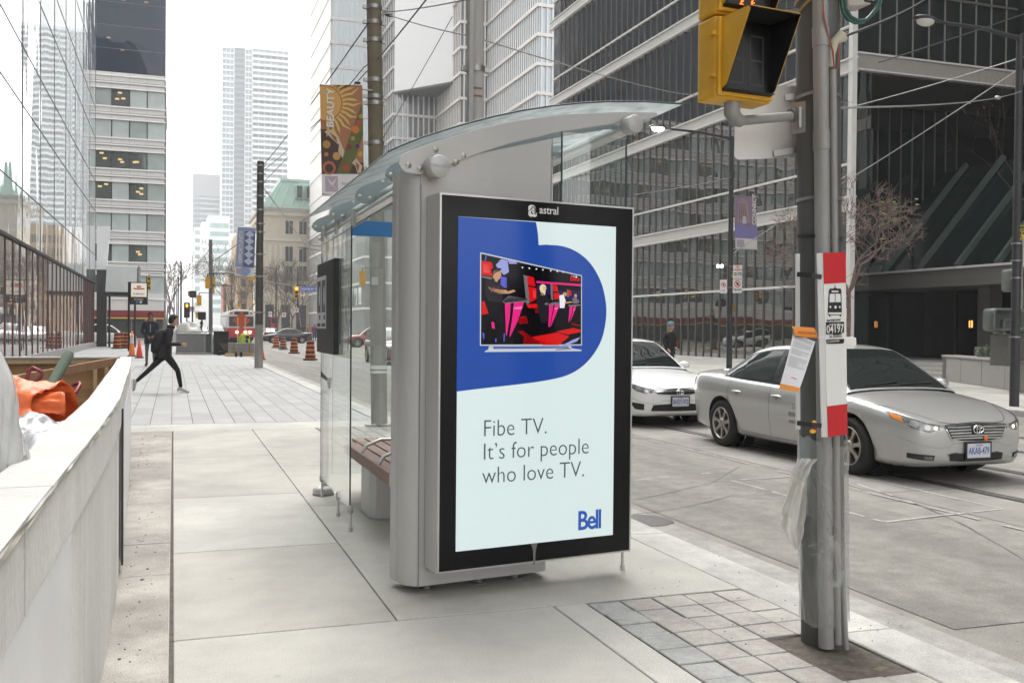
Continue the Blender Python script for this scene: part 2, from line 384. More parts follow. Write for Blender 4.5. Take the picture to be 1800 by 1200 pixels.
ribbon(b, [pG(1490, 845, -.13), pG(1650, 900, -.13)], .03, paint, seed=9, dash=.5)
ribbon(b, [(6.62, 3, -.13), (6.66, 30, -.13)], .03, paint, seed=5, dash=.3)
ribbon(b, [(6.55, 40, 0), (6.55, 70, 0)], .12, paint, seed=6)
for y in (73.0, 76.5, 111): ribbon(b, [(3.7, y, 0), (15.2, y, 0)], .35, paint, seed=int(y))
ribbon(b, [(9.98, 20, 0), (9.98, 70, 0)], .12, mat('yellow_paint', (.5, .36, .08), .8, var=.2), seed=12, dash=.15)
struct(b, 'road_markings')
b = MB()
for k, q in enumerate(([(1113, 905), (1190, 895), (1285, 873), (1405, 868)], [(1113, 880), (1250, 850), (1300, 820)], [(1495, 880), (1600, 880), (1700, 925), (1800, 985)])):
    ribbon(b, [pG(*t, -.13) for t in q], .012, crack, seed=20+k, jit=.6, z=-.1215)
struct(b, 'road_cracks')
# manhole cover in the gutter, grit along the hoarding
b = MB(); c = pG(1112, 917, -.13); iron = mat('cast_iron', (.10, .095, .09), .7, metal=.3, var=.3, vscale=40, bump=.5, bscale=60)
b.lathe([(0, .012), (.24, .012), (.25, .008), (.26, .0)], (c.x+.1, c.y, -.13), iron, 32)
tag(b.build('manhole_cover', at=(c.x+.1, c.y, -.13)), 'round iron valve cover in the gutter beside the big lit screen', 'manhole cover')
b = MB(); r = random.Random(11); grit = mat('grit', (.22, .19, .155), .95, var=.4, vscale=30)
for i in range(420):
    y = 3.2+r.random()**1.3*13; x = -.27+abs(r.gauss(0, .13)) + .02
    if y > 9: x -= .14
    sz = r.choice((.0015, .002, .003, .005)) if r.random() < .97 else .008
    q = Vector((x, y, sz*.3)); b.ball(q, (sz*r.uniform(.8, 1.5), sz, sz*.6), grit, 5, 3)
for i in range(240):
    q = pG(r.uniform(1110, 1800), r.uniform(960, 1190), -.13); sz = r.choice((.0015, .002, .004)); b.ball((q.x, q.y, -.128) if q.x > 3.55 else (q.x, q.y, .001), (sz*1.3, sz, sz*.6), grit, 5, 3)
tag(b.build('grit'), 'loose grit and small stones on the paving', 'grit', kind='stuff')
# ================================================================ buildings
dk = mat('dark_metal', (.03, .03, .03), .45, metal=.3)
stl = mat('pale_metal', (.62, .60, .58), .4, metal=.2, var=.06)
# ---- reflective glass block on the left
t = thing('glass_building', 'tall mirror glass building along the pavement with dark slatted doors at street level', 'building', (-5, 71.5, 0))
Lg = facade_glass('mirror_glass', (.50, .53, .54), metal=.6, wob=.035, scale=.33, stretch=(1, 1, .45), rough=.02)
Lg2 = facade_glass('street_glass', (.16, .17, .165), metal=.25, ior=2.0, wob=.02, scale=.4, stretch=(1, 1, .6))
b = MB(); b.box(-30, -5, -14, 71.5, 4.32, 46, Lg); b.build('curtain_wall', t)
b = MB(); b.box(-30, -5.06, -14, 71.4, .35, 4.32, Lg2); b.build('street_glazing', t)
b = MB(); b.box(-30, -4.96, -14, 71.5, 0, .35, mat('plinth_stone', (.33, .32, .31), .7, var=.12)); b.build('plinth', t)
seam = mat('glass_seam', (.12, .12, .118), .5)
for z in (4.3, 6.2, 9.15, 11.2, 14.1, 16.1, 19.0, 21.0, 24, 26):
    b = MB(); b.box(-5.02, -4.955 if z == 4.3 else -4.985, -14, 71.5, z-.02, z+(.07 if z == 4.3 else .02), seam if z != 4.3 else dk); b.build('transom', t)
y = 71.4
while y > 4:
    b = MB(); b.box(-5.02, -4.985, y-.02, y+.02, 4.4, 30, seam); b.build('mullion', t); y -= 4.8
dm = mat('door_mullion', (.045, .03, .028), .4)
y = 71.3; first = None; redm = mat('door_edge_red', (.30, .03, .02), .4)
while y > 26:
    if first is None:
        b = MB(); b.box(-5.08, -5.035, y-.05, y+.05, .35, 4.28, dm); b.box(-5.048, -5.034, y-.056, y-.0505, .35, 4.28, redm); first = b.build('door_post', t); y0 = y
    else: dup_part(first, (0, y-y0, 0), t)
    y -= 1.6
# ---- black column, white light box and canopy by the subway stair
t = thing('subway_entrance', 'black framed subway entrance with a white canopy box beyond the glass doors', 'subway entrance', (-4.3, 73, 0))
b = MB(); b.box(-4.99, -4.35, 72.6, 73.2, 0, 5.3, mat('black_stone', (.045, .045, .043), .35, var=.1)); b.build('column', t)
b = MB(); b.prism([(-4.98, 72.5, 5.3), (-4.35, 72.5, 5.3), (-4.15, 72.5, 8.3), (-4.98, 72.5, 8.3)], (0, .5, 0), mat('white_panel', (.80, .80, .81), .4)); b.build('light_panel', t)
b = MB(); b.prism([(-4.3, 70.2, 3.7), (-2.3, 70.2, 3.7), (-2.3, 70.2, 5.45), (-4.2, 70.2, 5.5)], (0, 3, 0), mat('canopy_white', (.72, .74, .73), .45, var=.04)); b.build('canopy', t, bevel=.03)
b = MB(); b.box(-4.35, -2.2, 70.15, 73.3, 3.45, 3.7, dk); b.build('canopy_beam', t)
for x in (-4.05, -2.45):
    b = MB(); b.cyl((x, 70.6, 0), (x, 70.6, 3.45), .07, dk); b.build('post', t)
b = MB(); b.box(-2.26, -2.17, 70.15, 73.3, 3.7, 5.5, mat('grey_trim', (.25, .25, .25), .5)); b.build('canopy_edge', t)
# ---- banded office tower across the cross street
t = thing('office_tower', 'grey banded office tower with a dark blue glass top and a red shop fascia', 'building', (-1, 118, 0))
cpan = mat('tower_panel', (.58, .565, .55), .6, var=.05, vscale=.8); cled = mat('tower_ledge', (.74, .72, .71), .5, var=.04); cgro = mat('tower_groove', (.22, .215, .21), .6)
wd = facade_glass('tower_window_dark', (.065, .075, .068), ior=1.5, wob=.02, rough=.05); wb = mat('tower_window_blind', (.38, .43, .42), .25, var=.12, vscale=.7)
wb2 = mat('tower_window_grey', (.27, .315, .30), .2, var=.12, vscale=.7); lamp = emis('ceiling_lamp', (1.0, .72, .30), .2); spn = mat('tower_spandrel_joint', (.2, .19, .185), .7)
X0, XR = -62.0, -1.0
b = MB(); b.box(X0, XR, 118.25, 150, 0, 29.8, mat('tower_core', (.05, .05, .05), .8)); b.build('wall', t)
rw = random.Random(5); far = MB()
zs = [26.05-3.48*k for k in range(7)]
for k, z0 in enumerate(zs):
    z1 = z0+1.95; top = z0+3.48 if k else 29.85
    f = MB(); f.box(X0, XR, 118.02, 118.3, z1, top-.003, cpan)
    for zz, h, o, mm in ((.0, .12, .16, cled), (.50, .05, .03, cgro), (.62, .13, .14, cled), (.80, .05, .03, cgro), (1.38, .15, .18, cled)):
        f.box(X0, XR+.1, 118.02-o, 118.1, z1+zz, z1+zz+h, mm)
    for i in range(33): f.box(XR-1.87*i-.02, XR-1.87*i, 118.008, 118.02, z1, top-.003, spn)
    f.build('spandrel', t)
    for i in range(32):
        x1 = XR-1.87*i-(.06 if i else .0); x0 = XR-1.87*(i+1)
        m = rw.choice((wd, wd, wb, wb2)) if k < 3 else rw.choice((wb, wb2, wd, wb))
        if i < 5:
            wnd = MB(); wnd.box(x0, x1, 118.16, 118.22, z0, z1, m); wnd.box(x0, x0+.05, 118.12, 118.2, z0, z1, dk); wo = wnd.build('window', t)
            if m is wd:
                for q in range(rw.choice((2, 3))):
                    lx, lz = rw.uniform(x0+.3, x1-.6), rw.uniform(z0+.6, z1-.35); l = MB(); l.box(lx, lx+.42, 118.15, 118.158, lz, lz+.2, lamp); l.build('ceiling_lamp', wo)
        else:
            far.box(x0, x1, 118.16, 118.22, z0, z1, m); far.box(x0, x0+.05, 118.12, 118.2, z0, z1, dk)
            if m is wd and rw.random() < .8:
                for q in range(3): lx, lz = rw.uniform(x0+.2, x1-.6), rw.uniform(z0+.6, z1-.35); far.box(lx, lx+.4, 118.15, 118.158, lz, lz+.2, lamp)
tag(far.build('window', t), kind='stuff')
b = MB(); b.box(X0, XR, 117.75, 118.3, 2.35, 3.15, mat('red_fascia', (.17, .012, .014), .45)); b.build('fascia', t)
b = MB(); b.box(X0, XR+.02, 117.72, 118.3, 2.22, 2.34, mat('yellow_fascia', (.62, .42, .05), .45)); b.build('fascia_stripe', t)
b = MB(); b.box(X0, XR, 118.0, 118.3, 3.16, 5.15, cpan); b.box(X0, XR+.1, 117.85, 118.1, 4.4, 4.55, cled); b.build('lower_spandrel', t)
b = MB(); b.box(X0, XR, 118.0, 118.26, 0, 2.2, facade_glass('shop_glass', (.03, .035, .03), ior=1.6, wob=.02))
for i in range(18): b.box(XR-3.4*i-.12, XR-3.4*i, 117.95, 118.1, 0, 2.2, mat('shop_post', (.12, .12, .11), .5))
b.build('shop_front', t)
bl = facade_glass('blue_tower_glass', (.012, .020, .042), ior=1.42, wob=.05, scale=.45, stretch=(1, 1, .8))
b = MB(); b.box(X0, XR+.1, 118, 150, 29.86, 78, bl); b.build('upper_glazing', t)
for k in range(1, 9):
    b = MB(); b.box(X0, XR+.12, 117.97, 118.05, 29.86+2.6*k, 29.9+2.6*k, mat('blue_joint', (.14, .15, .17), .5)); b.build('joint', t)
for i in range(5):
    lx, lz = rw.uniform(-8, -2), rw.uniform(31.5, 40); b = MB(); b.box(lx, lx+.4, 117.985, 117.995, lz, lz+.2, emis('ceiling_lamp_dim', (1, .7, .35), .05)); b.build('lit_ceiling', t)
# ---- far towers up the street
def slabs_tower():
    t = thing('condominium_tower', 'tall white condominium tower with stacked balconies rising over the street', 'building', (24, 540, 0))
    wh = mat('condo_white', (.66, .68, .69), .5, var=.03, vscale=.2); gy = mat('condo_glass', (.33, .38, .42), .2, var=.2, vscale=.35); dg = mat('condo_dark', (.16, .17, .19), .4, var=.2, vscale=.4)
    x0, xa, xb, xc, x1 = 24.0, 30.2, 35.8, 39.6, 58.6; H = 150.0; zf = 3.03
    b = MB(); b.box(x0+.4, x1-.3, 540.6, 570, 0, H, gy); b.build('wall', t)
    n = int(H/zf)
    for k in range(n):
        z = H-(k+1)*zf
        b = MB(); b.box(xc+.3, x1, 538.2, 541, z, z+1.25, wh); b.box(xc+.3, x1, 539.9, 540.62, z+1.25, z+zf, dg if k % 2 else gy)
        for i in range(6): b.box(xc+3.2*i, xc+3.2*i+.25, 539, 541, z+1.25, z+zf, wh)
        b.build('balcony', t)
        b = MB(); b.box(x0, xa, 539.6, 541, z+2.2, z+zf, wh); b.box(xb, xc, 539.6, 541, z+2.2, z+zf, wh)
        b.box(xa, xb, 540.2, 541, z, z+1.4, mat('condo_rail', (.24, .25, .27), .5)); b.box(xa, xb, 540.45, 541, z+1.4, z+zf, dg)
        for x in (x0, x0+2.0, x0+4.0, xa-.3, xb, xb+1.8, xc-.3): b.box(x, x+.3, 539.7, 541, z, z+2.2, wh)
        b.build('storey', t)
    for x in (x0, xa-.2, xb-.1, xc): b = MB(); b.box(x, x+.35, 539.4, 541, 0, H+1, wh); b.build('pier', t)
    b = MB(); b.box(xb, x1, 539.3, 570, H, H+1.5, wh); b.build('parapet', t)
slabs_tower()
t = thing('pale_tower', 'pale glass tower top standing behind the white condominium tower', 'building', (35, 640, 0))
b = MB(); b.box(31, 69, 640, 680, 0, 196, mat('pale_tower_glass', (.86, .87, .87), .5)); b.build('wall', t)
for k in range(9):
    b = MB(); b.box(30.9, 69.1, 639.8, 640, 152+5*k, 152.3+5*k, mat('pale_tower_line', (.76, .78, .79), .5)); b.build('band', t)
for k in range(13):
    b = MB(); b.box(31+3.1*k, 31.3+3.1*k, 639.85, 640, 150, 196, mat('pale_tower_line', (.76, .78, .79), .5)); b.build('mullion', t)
t = thing('grey_tower', 'grey apartment tower with a plain parapet left of the white condominium', 'building', (12, 650, 0))
b = MB(); b.box(11.5, 33, 650, 690, 0, 84, mat('grey_tower_glass', (.36, .39, .41), .35, var=.15, vscale=.2)); b.build('wall', t)
b = MB(); b.box(11.5, 33, 649.5, 690, 84, 98, mat('grey_tower_top', (.40, .40, .41), .6, var=.04)); b.build('crown', t)
for k in range(24):
    b = MB(); b.box(15.5, 33, 648.6, 650, 8+3.2*k, 9.1+3.2*k, mat('grey_tower_slab', (.54, .56, .57), .5)); b.build('balcony', t)
    b = MB(); b.box(11.4, 15, 649.3, 650, 8+3.2*k, 8.9+3.2*k, mat('grey_tower_slab2', (.48, .5, .52), .5)); b.build('spandrel', t)
t = thing('white_hotel', 'white stepped hotel with green glass storeys and letters down its side', 'building', (10, 420, 0))
hw = mat('hotel_white', (.72, .73, .73), .55); hg = mat('hotel_glass', (.33, .44, .44), .2, var=.2, vscale=.2)
for xa, xb, h in ((8.2, 13.5, 42), (13.5, 22, 47), (11, 22, 44.5), (22, 31, 40)):
    b = MB(); b.box(xa, xb, 420+(xa == 11)*2, 450, 0, h, hw); b.build('wall', t)
for k in range(11):
    b = MB(); b.box(14.2, 21.6, 419.85, 420, 7+3.5*k, 8.9+3.5*k, hg); b.build('window_band', t)
    b = MB(); b.box(8.3, 10.2, 419.85, 420, 6+3.3*k, 7.6+3.3*k, hg); b.build('window', t)
for k, ch in enumerate('HYATT'):
    text(ch, 3.0, mat('hotel_letter', (.3, .31, .33), .5), frame((11.9, 419.9, 35-3.5*k), (1, 0, 0), (0, 0, 1)), t, align='CENTER')
t = thing('white_block', 'plain white mid rise block with a grey cornice beside the brick buildings', 'building', (17, 300, 0))
b = MB(); b.box(14.6, 26, 300, 330, 0, 18.5, mat('white_block_wall', (.64, .64, .63), .6, var=.05)); b.build('wall', t)
b = MB(); b.box(14.5, 26, 299.6, 331, 16.2, 18.8, mat('white_block_band', (.42, .42, .42), .6)); b.build('cornice', t)
for i in range(3):
    for k in range(3): b = MB(); b.box(18+2.3*i, 19.2+2.3*i, 299.9, 300, 4+4*k, 6.2+4*k, mat('window_shade', (.14, .14, .15), .3)); b.build('window', t)
# ---- brick blocks
def pier_block(name, label, x0, x1, y0, y1, h, wall, nb, nf, z0=5.0, base=None, wcol=(.04, .045, .045)):
    t = thing(name, label, 'building', (x0, y0, 0)); wm = mat(name+'_glass', wcol, .1)
    b = MB(); b.box(x0, x1, y0, y1, 0, h, wall); b.build('wall', t)
    fz = (h-z0-1.2)/nf
    for i in range(nb):
        bw = (x1-x0)/nb
        for k in range(nf):
            b = MB(); b.box(x0+bw*(i+.28), x0+bw*(i+.72), y0-.02, y0+.1, z0+fz*k, z0+fz*(k+.62), wm); b.box(x0+bw*(i+.24), x0+bw*(i+.76), y0-.12, y0+.05, z0+fz*k-.15, z0+fz*k, wall); b.build('window', t)
    return t
brk = mat('brown_brick', (.34, .24, .15), .8, var=.12, vscale=1.5); brk2 = mat('tan_brick', (.42, .31, .19), .8, var=.1, vscale=1.5); brk3 = mat('red_brick', (.30, .13, .09), .8, var=.1, vscale=1.5)
pier_block('brick_building', 'brown brick office block half hidden behind the bannered pole', 14.2, 30, 236, 262, 23.5, brk, 6, 6)
t = pier_block('tan_building', 'narrow tan brick block with tall ribbed piers beside the red brick one', 13.0, 17.5, 250, 268, 14.5, brk2, 3, 2)
for i in range(6): b = MB(); b.box(13.1+.72*i, 13.4+.72*i, 249.7, 250.1, 2, 14.2, mat('tan_pier', (.5, .4, .27), .8)); b.build('pier', t)
pier_block('red_building', 'low red brick block far down the street', 12.2, 14.6, 262, 275, 12.5, brk3, 2, 2)
# ---- cream classical building with a green copper roof
cr = mat('cream_stone', (.60, .54, .44), .75, var=.08, vscale=.8); cr2 = mat('cream_trim', (.66, .61, .52), .7); cu = mat('copper_green', (.33, .47, .41), .6, var=.1, vscale=.6)
t = thing('classical_building', 'cream stone classical building with a deep cornice and a green copper roof', 'building', (16.2, 190, 0))
b = MB(); b.box(16.2, 34, 190, 215, 0, 22.6, cr); b.build('wall', t)
b = MB(); b.box(15.5, 34.2, 189.3, 215, 22.6, 23.4, cr2); b.box(15.0, 34.4, 188.8, 215, 23.4, 24.1, mat('cornice_grey', (.36, .34, .30), .7)); b.build('cornice', t, bevel=.05)
b = MB(); b.box(16.0, 34, 189.75, 190, 17.8, 18.3, cr2); b.box(15.9, 34, 189.7, 190, 5.2, 6.0, cr2); b.build('string_course', t)
b = MB(); b.add([(15.6, 189.4, 24.1), (34, 189.4, 24.1), (34, 214, 24.1), (15.6, 214, 24.1), (19.6, 192, 29.6), (34, 192, 29.6), (34, 210, 29.6), (19.6, 210, 29.6)], [(0, 1, 5, 4), (1, 2, 6, 5), (2, 3, 7, 6), (3, 0, 4, 7), (4, 5, 6, 7)], cu)
for i in range(9): b.bar((17.2+2*i, 189.35, 24.2), (19.8+1.75*i if i == 0 else 19.8+1.72*i, 191.95, 29.6), .12, .12, mat('copper_seam', (.45, .57, .51), .6))
rf = b.build('roof', t)
b = MB(); b.box(19.4, 34, 191.8, 210.2, 29.5, 30.1, mat('copper_cap', (.42, .55, .5), .6)); b.build('roof_cap', rf)
wgl = facade_glass('classical_window_glass', (.05, .055, .055), ior=1.5, wob=.01)
for x in (22.2, 24.0): b = MB(); b.box(x, x+1.2, 189.6, 191.5, 26, 28.6, mat('dormer_frame', (.3, .4, .36), .6)); b.box(x+.12, x+1.08, 189.56, 189.7, 26.2, 28.4, wgl); b.build('dormer', rf)
for i in range(3):
    for k, z in enumerate((6.6, 10.2, 13.9, 19.2)):
        x = 20.2+2.6*i; h = 2.9 if k < 3 else 2.5
        b = MB(); b.box(x-.15, x+1.55, 189.86, 190, z-.15, z+h+.15, cr2); wo = b.build('window', t); b = MB(); b.box(x, x+1.4, 189.82, 189.86, z, z+h, wgl); b.box(x+.66, x+.74, 189.79, 189.84, z, z+h, cr2); b.build('pane', wo)
for i in range(3): b = MB(); b.box(17.1+1.0*i, 17.6+1.0*i, 189.8, 190, 6.6, 17, cr2); b.build('pilaster', t)
for i in range(7):
    for k, z in enumerate((6.6, 10.2, 13.9, 19.2)):
        y = 192+3*i; b = MB(); b.box(16.12, 16.22, y, y+1.3, z, z+2.6, wgl); b.build('window', t)
b = MB(); b.box(15.4, 34, 188.6, 190, 0, 7.2, cr); b.box(15.1, 34, 188.3, 190, 7.2, 7.9, cr2); b.build('podium', t)
for i in range(5): b = MB(); b.box(16.4+3*i, 18+3*i, 188.5, 188.7, .8, 5.6, wgl); b.build('shop_window', t)
# ---- grey stone tower with white bands (beyond the crossing)
gs = mat('grey_stone', (.245, .235, .22), .7, var=.08, vscale=.6); gw = mat('white_band', (.74, .73, .71), .5); ggl = facade_glass('pale_blue_glass', (.46, .51, .53), ior=1.6, metal=.15, wob=.03)
t = thing('stone_tower', 'grey stone tower with thin white bands at the far corner of the crossing', 'building', (24.5, 131, 0))
b = MB(); b.box(24.5, 60, 131, 188, 0, 18.5, gs); b.build('lower_wall', t)
pal = mat('tower_glare_stone', (.70, .69, .66), .6, var=.03, vscale=.3)  # grey stone whitened in its colour for the glare higher up
b = MB(); b.box(24.5, 60, 163, 188, 18.5, 92, pal); b.build('upper_wall', t)
b = MB(); b.box(24.75, 60, 162.6, 163, 18.5, 92, ggl); b.build('end_glazing', t)
for k in range(5):
    b = MB(); b.box(24.36, 60, 130.9, 188, 3.9+3.5*k, 4.2+3.5*k, gw); b.build('band', t)
for k in range(18):
    b = MB(); b.box(24.36, 60, 162.45, 188, 20.4+4*k, 20.9+4*k, gw if k % 2 == 0 else pal); b.build('upper_band', t)
for k in range(18): b = MB(); b.box(24.8+.9*k, 24.86+.9*k, 162.5, 162.7, 18.5, 92, gw); b.build('mullion', t)
for k in range(8):
    b = MB(); b.box(24.44, 24.52, 133+3.2*k, 135.4+3.2*k, 4.6, 7.0, facade_glass('stone_tower_glass', (.04, .05, .05), ior=1.6)); b.build('window', t)
# ---- finned tower of glass and white fins (stepped front)
t = thing('finned_tower', 'stepped tower of pale glass behind rows of thin white vertical fins', 'building', (44.1, 117, 0))
fw = mat('fin_white', (.70, .66, .63), .4, var=.03); fgl = facade_glass('fin_glass', (.30, .38, .44), ior=2.0, metal=.3, wob=.07, scale=.3); fdk = facade_glass('fin_glass_dark', (.10, .12, .125), ior=2.0, metal=.15, wob=.08, scale=.3)
ZT = 96.0
YS1, YS2, YS3 = 117.0, 138.6, 152.8; XS1, XS2, XS3 = 44.1, 40.1, 33.1
b = MB(); b.box(XS1, 90, YS1, YS2, 0, ZT, fgl); b.build('front_block', t)
b = MB(); b.box(XS2, 90, YS2, YS3, 0, ZT, fdk); b.build('middle_block', t)
b = MB(); b.box(XS3, 90, YS3, 190, 0, ZT, fdk); b.build('rear_block', t)
z1 = 39.0
b = MB(); b.prism([(XS3, YS3-.02, z1), (XS2-.02, YS3-9.7, z1), (XS2-.02, YS3-.02, z1)], (0, 0, ZT-z1), mat('sky_mirror_white', (.80, .80, .80), .35)); b.build('chamfer_face', t)  # glazed face; the bright sky it mirrors is put in as plain white
b = MB(); b.prism([(XS3, YS3-.05, z1-.35), (XS2-.05, YS3-9.75, z1-.35), (XS2-.05, YS3-.05, z1-.35)], (0, 0, .34), mat('soffit_dark', (.12, .115, .11), .8)); b.build('soffit', t)
def fins(a, c, n, axis, zt=ZT, dep=.22, wd=.11):
    for i in range(n):
        q = lerp(a, c, (i+.5)/n)
        b = MB()
        if axis == 'y': b.box(q[0]-dep*.45, q[0], q[1]-wd, q[1]+wd, 0, zt, fw)
        else: b.box(q[0]-wd, q[0]+wd, q[1]-dep, q[1], 0, zt, fw)
        b.build('fin', t)
V2 = lambda x, y: Vector((x, y, 0))
fins(V2(XS1, YS1), V2(XS1+13, YS1), 17, 'x'); fins(V2(XS1, YS1), V2(XS1, YS2), 26, 'y'); fins(V2(XS2, YS2), V2(XS1, YS2), 5, 'x')
fins(V2(XS2, YS2), V2(XS2, YS3-9.8), 5, 'y'); fins(V2(XS2, YS3-9.8), V2(XS2, YS3), 11, 'y', z1-.4); fins(V2(XS3, YS3), V2(XS2, YS3), 8, 'x', z1-.4); fins(V2(XS3, YS3), V2(XS3, YS3+14), 8, 'y')
for k in range(15):
    z = 5.2+3.75*k
    b = MB(); b.box(XS1-.3, XS1+24, YS1-.3, YS1+.02, z, z+.42, fw); b.box(XS1-.3, XS1+.02, YS1+.02, YS2, z, z+.42, fw); b.box(XS2-.3, XS1-.3, YS2-.3, YS2+.02, z, z+.42, fw); b.box(XS2-.3, XS2+.02, YS2+.02, YS3 if z < z1-1 else YS3-9.8, z, z+.42, fw)
    if z < z1-1: b.box(XS3-.3, XS2-.3, YS3-.3, YS3+.02, z, z+.42, fw)
    b.box(XS3-.3, XS3+.02, YS3+.02, 175, z, z+.42, fw)
    b.build('floor_band', t)
# ---- dark glass block along the right side of the street
t = thing('dark_glass_building', 'dark glass office block with white floor bands along the right side of the street', 'building', (24.5, 30.8, 0))
cg = facade_glass('dark_glass', (.012, .016, .015), ior=3.0, wob=.010, scale=.5, stretch=(1, .7, .8))
cband = mat('white_floor_band', (.60, .575, .55), .4, var=.05, vscale=1); cthin = mat('thin_bright_bar', (.72, .70, .67), .35); cmul = mat('bronze_mullion', (.135, .12, .105), .45, metal=.2)
CX0, CY0, CY1 = 24.5, 30.8, 62.0
b = MB(); b.box(CX0, 60, 35.0, CY1, .2, 44, cg); b.box(CX0, 60, CY0, 35.0, 12.0, 44, cg); b.box(CX0, 25.3, CY0, 35.0, .2, 12.0, cg); b.build('glazing', t)
cg2 = facade_glass('dark_end_glass', (.014, .018, .017), ior=1.42, wob=.010, scale=.5, stretch=(1, .7, .8)); b = MB(); b.box(CX0+.12, 60, CY0-.02, CY0+.04, 12.14, 44, cg2); b.build('end_glazing', t)
b = MB(); b.box(CX0-.15, 60, CY0-.1, CY1, 0, .2, cthin); b.build('sill', t)
for k in range(8):
    z = 6.17+5.27*k
    b = MB(); b.box(CX0-.16, CX0+.05, CY0-.12, CY1+.4, z, z+.42, cband); b.box(CX0-.22, CX0+.05, CY0-.16, CY1+.4, z+.43, z+.50, cthin); b.box(CX0-.22, CX0+.05, CY0-.16, CY1+.4, z-.08, z-.01, cthin); b.build('floor_band', t)
    b = MB(); b.box(CX0-.10, CX0+.05, CY0, CY1, z+1.70, z+1.79, cthin); b.build('transom', t)
b = MB(); b.box(CX0-.10, CX0+.05, CY0, CY1, 3.30, 3.40, cthin); b.build('transom', t)
b = MB(); b.box(CX0-.2, CX0+.02, CY0-.14, CY0+.1, .2, 44, cthin); b.build('corner_post', t)
first = None; n = int((CY1-CY0)/.73)
for i in range(1, n):
    y = CY0+.73*i
    if first is None: b = MB(); b.box(CX0-.05, CX0+.05, y-.026, y+.026, .2, 44, cmul); first = b.build('mullion', t)
    else: dup_part(first, (0, .73*(i-1), 0), t)
# the end wall and the dark recess over the entrance
b = MB(); b.box(CX0+.02, 60, CY0-.12, CY0+.05, 11.52, 12.05, mat('end_band', (.33, .31, .29), .5, var=.06)); b.box(CX0+.02, 60, CY0-.18, CY0+.05, 12.06, 12.13, cband); b.box(CX0+.02, 60, CY0-.16, CY0+.05, 11.45, 11.51, cband); b.build('end_band', t)
b = MB(); b.box(25.3, 60, CY0+.05, 35, 11.4, 11.5, mat('recess_soffit', (.05, .048, .045), .8)); b.build('recess_soffit', t)
for i in range(14):
    b = MB(); b.box(25.6+.78*i, 25.65+.78*i, CY0-.06, CY0+.03, 12.14, 44, mat('end_mullion_grey', (.22, .205, .19), .5)); b.build('end_mullion', t)
for z in (14.6, 17.2, 19.8):
    b = MB(); b.box(CX0, 60, CY0-.09, CY0+.05, z, z+.08, cmul); b.build('end_transom', t)
for i in range(13):
    b = MB(); b.box(26.0+.62*i, 26.04+.62*i, 34.96, 35.02, 4.4, 11.4, mat('recess_mullion', (.10, .092, .08), .5)); b.build('recess_mullion', t)
for z in (7.0,):
    b = MB(); b.box(25.3, 36, 34.9, 35.02, z, z+.07, cmul); b.build('recess_transom', t)
for i in range(5): b = MB(); b.box(25.3, 25.42, 31.4+.75*i, 31.48+.75*i, .2, 11.4, cmul); b.build('return_mullion', t)
b = MB()
rr = random.Random(4)
for i in range(26): x = rr.choice((29.4, 30.0, 31.2))+rr.uniform(-.1, .1); z = rr.uniform(4.8, 7.4); b.box(x, x+.16, 34.97, 34.99, z, z+.05, emis('green_pinpoint', (.45, .6, .25), .12))
tag(b.build('lit_window', t), kind='stuff')
# ---- its set back wing with the sloped glass canopy over the doors
t = thing('entrance_wing', 'dark set back office wing with a sloped glass canopy over its granite entrance', 'building', (32.4, 20, 0))
b = MB(); b.box(32.4, 60, -30, 30.7, 4.4, 44, cg2); b.build('glazing', t)
b = MB(); b.box(32.3, 60, -30, 30.65, 11.5, 12.1, mat('end_band', (.33, .31, .29), .5)); b.build('floor_band', t)
for i in range(24): b = MB(); b.box(32.28, 32.42, 30.0-.9*i, 30.08-.9*i, 4.4, 44, cmul); b.build('mullion', t)
b = MB(); b.box(31.8, 60, 12, 36, 0, 4.3, mat('dark_granite', (.06, .058, .055), .5, var=.25, vscale=1.2, bump=.3, bscale=6)); b.build('rear_wall', t)
fas = mat('canopy_fascia', (.13, .122, .112), .5, var=.08)
b = MB(); b.box(27.9, 32, 12, 34.6, 3.25, 3.9, fas); b.box(27.8, 28.05, 12, 34.7, 3.9, 3.98, cband); b.build('canopy', t)
grn = mat('green_steel', (.06, .078, .072), .6, var=.1); sg = facade_glass('sloped_glass', (.012, .018, .017), ior=1.3, wob=.02, rough=.12)
b = MB(); b.add([(28.1, 12, 3.95), (28.1, 34.5, 3.95), (32.35, 34.5, 8.6), (32.35, 12, 8.6)], [(0, 1, 2, 3)], sg); b.build('sloped_glazing', t)
for y in (33.2, 31.2, 29.2, 27.3, 25.2, 23, 20.8): b = MB(); b.bar((28.0, y, 4.0), (32.3, y, 8.75), .16, .20, grn); b.build('rafter', t)
gl2 = facade_glass('door_glass', (.012, .012, .012), ior=1.5, wob=.01)
for k, y in enumerate((33.0, 30.6, 27.4, 25.2)):
    b = MB(); b.box(31.6, 31.78, y-1.9, y, 0, 3.2, gl2); b.box(31.55, 31.8, y-.08, y, 0, 3.2, mat('door_jamb', (.10, .10, .095), .5)); o = b.build('glass_door', t)
    b = MB(); l = emis('warm_lamp', (1, .42, .12), .5); b.box(31.56, 31.59, y-1.0, y-.93, 1.7, 2.0, l); b.box(31.56, 31.59, y-.86, y-.82, 1.7, 2.0, l); b.build('lamp', o)
gp = mat('pillar_granite', (.115, .11, .10), .6, var=.15, vscale=3); wbz = mat('pillar_base_white', (.48, .46, .43), .6, var=.1)
for y in (29.2, 23.6):
    b = MB(); b.box(29.3, 29.9, y-.35, y+.25, 0, 3.25, gp); po = b.build('pillar', t)
    b = MB(); b.box(29.24, 29.96, y-.41, y+.31, .1, .95, wbz); b.box(29.22, 29.98, y-.43, y+.33, .78, .82, gp); b.build('pillar_base', po)
b = MB()
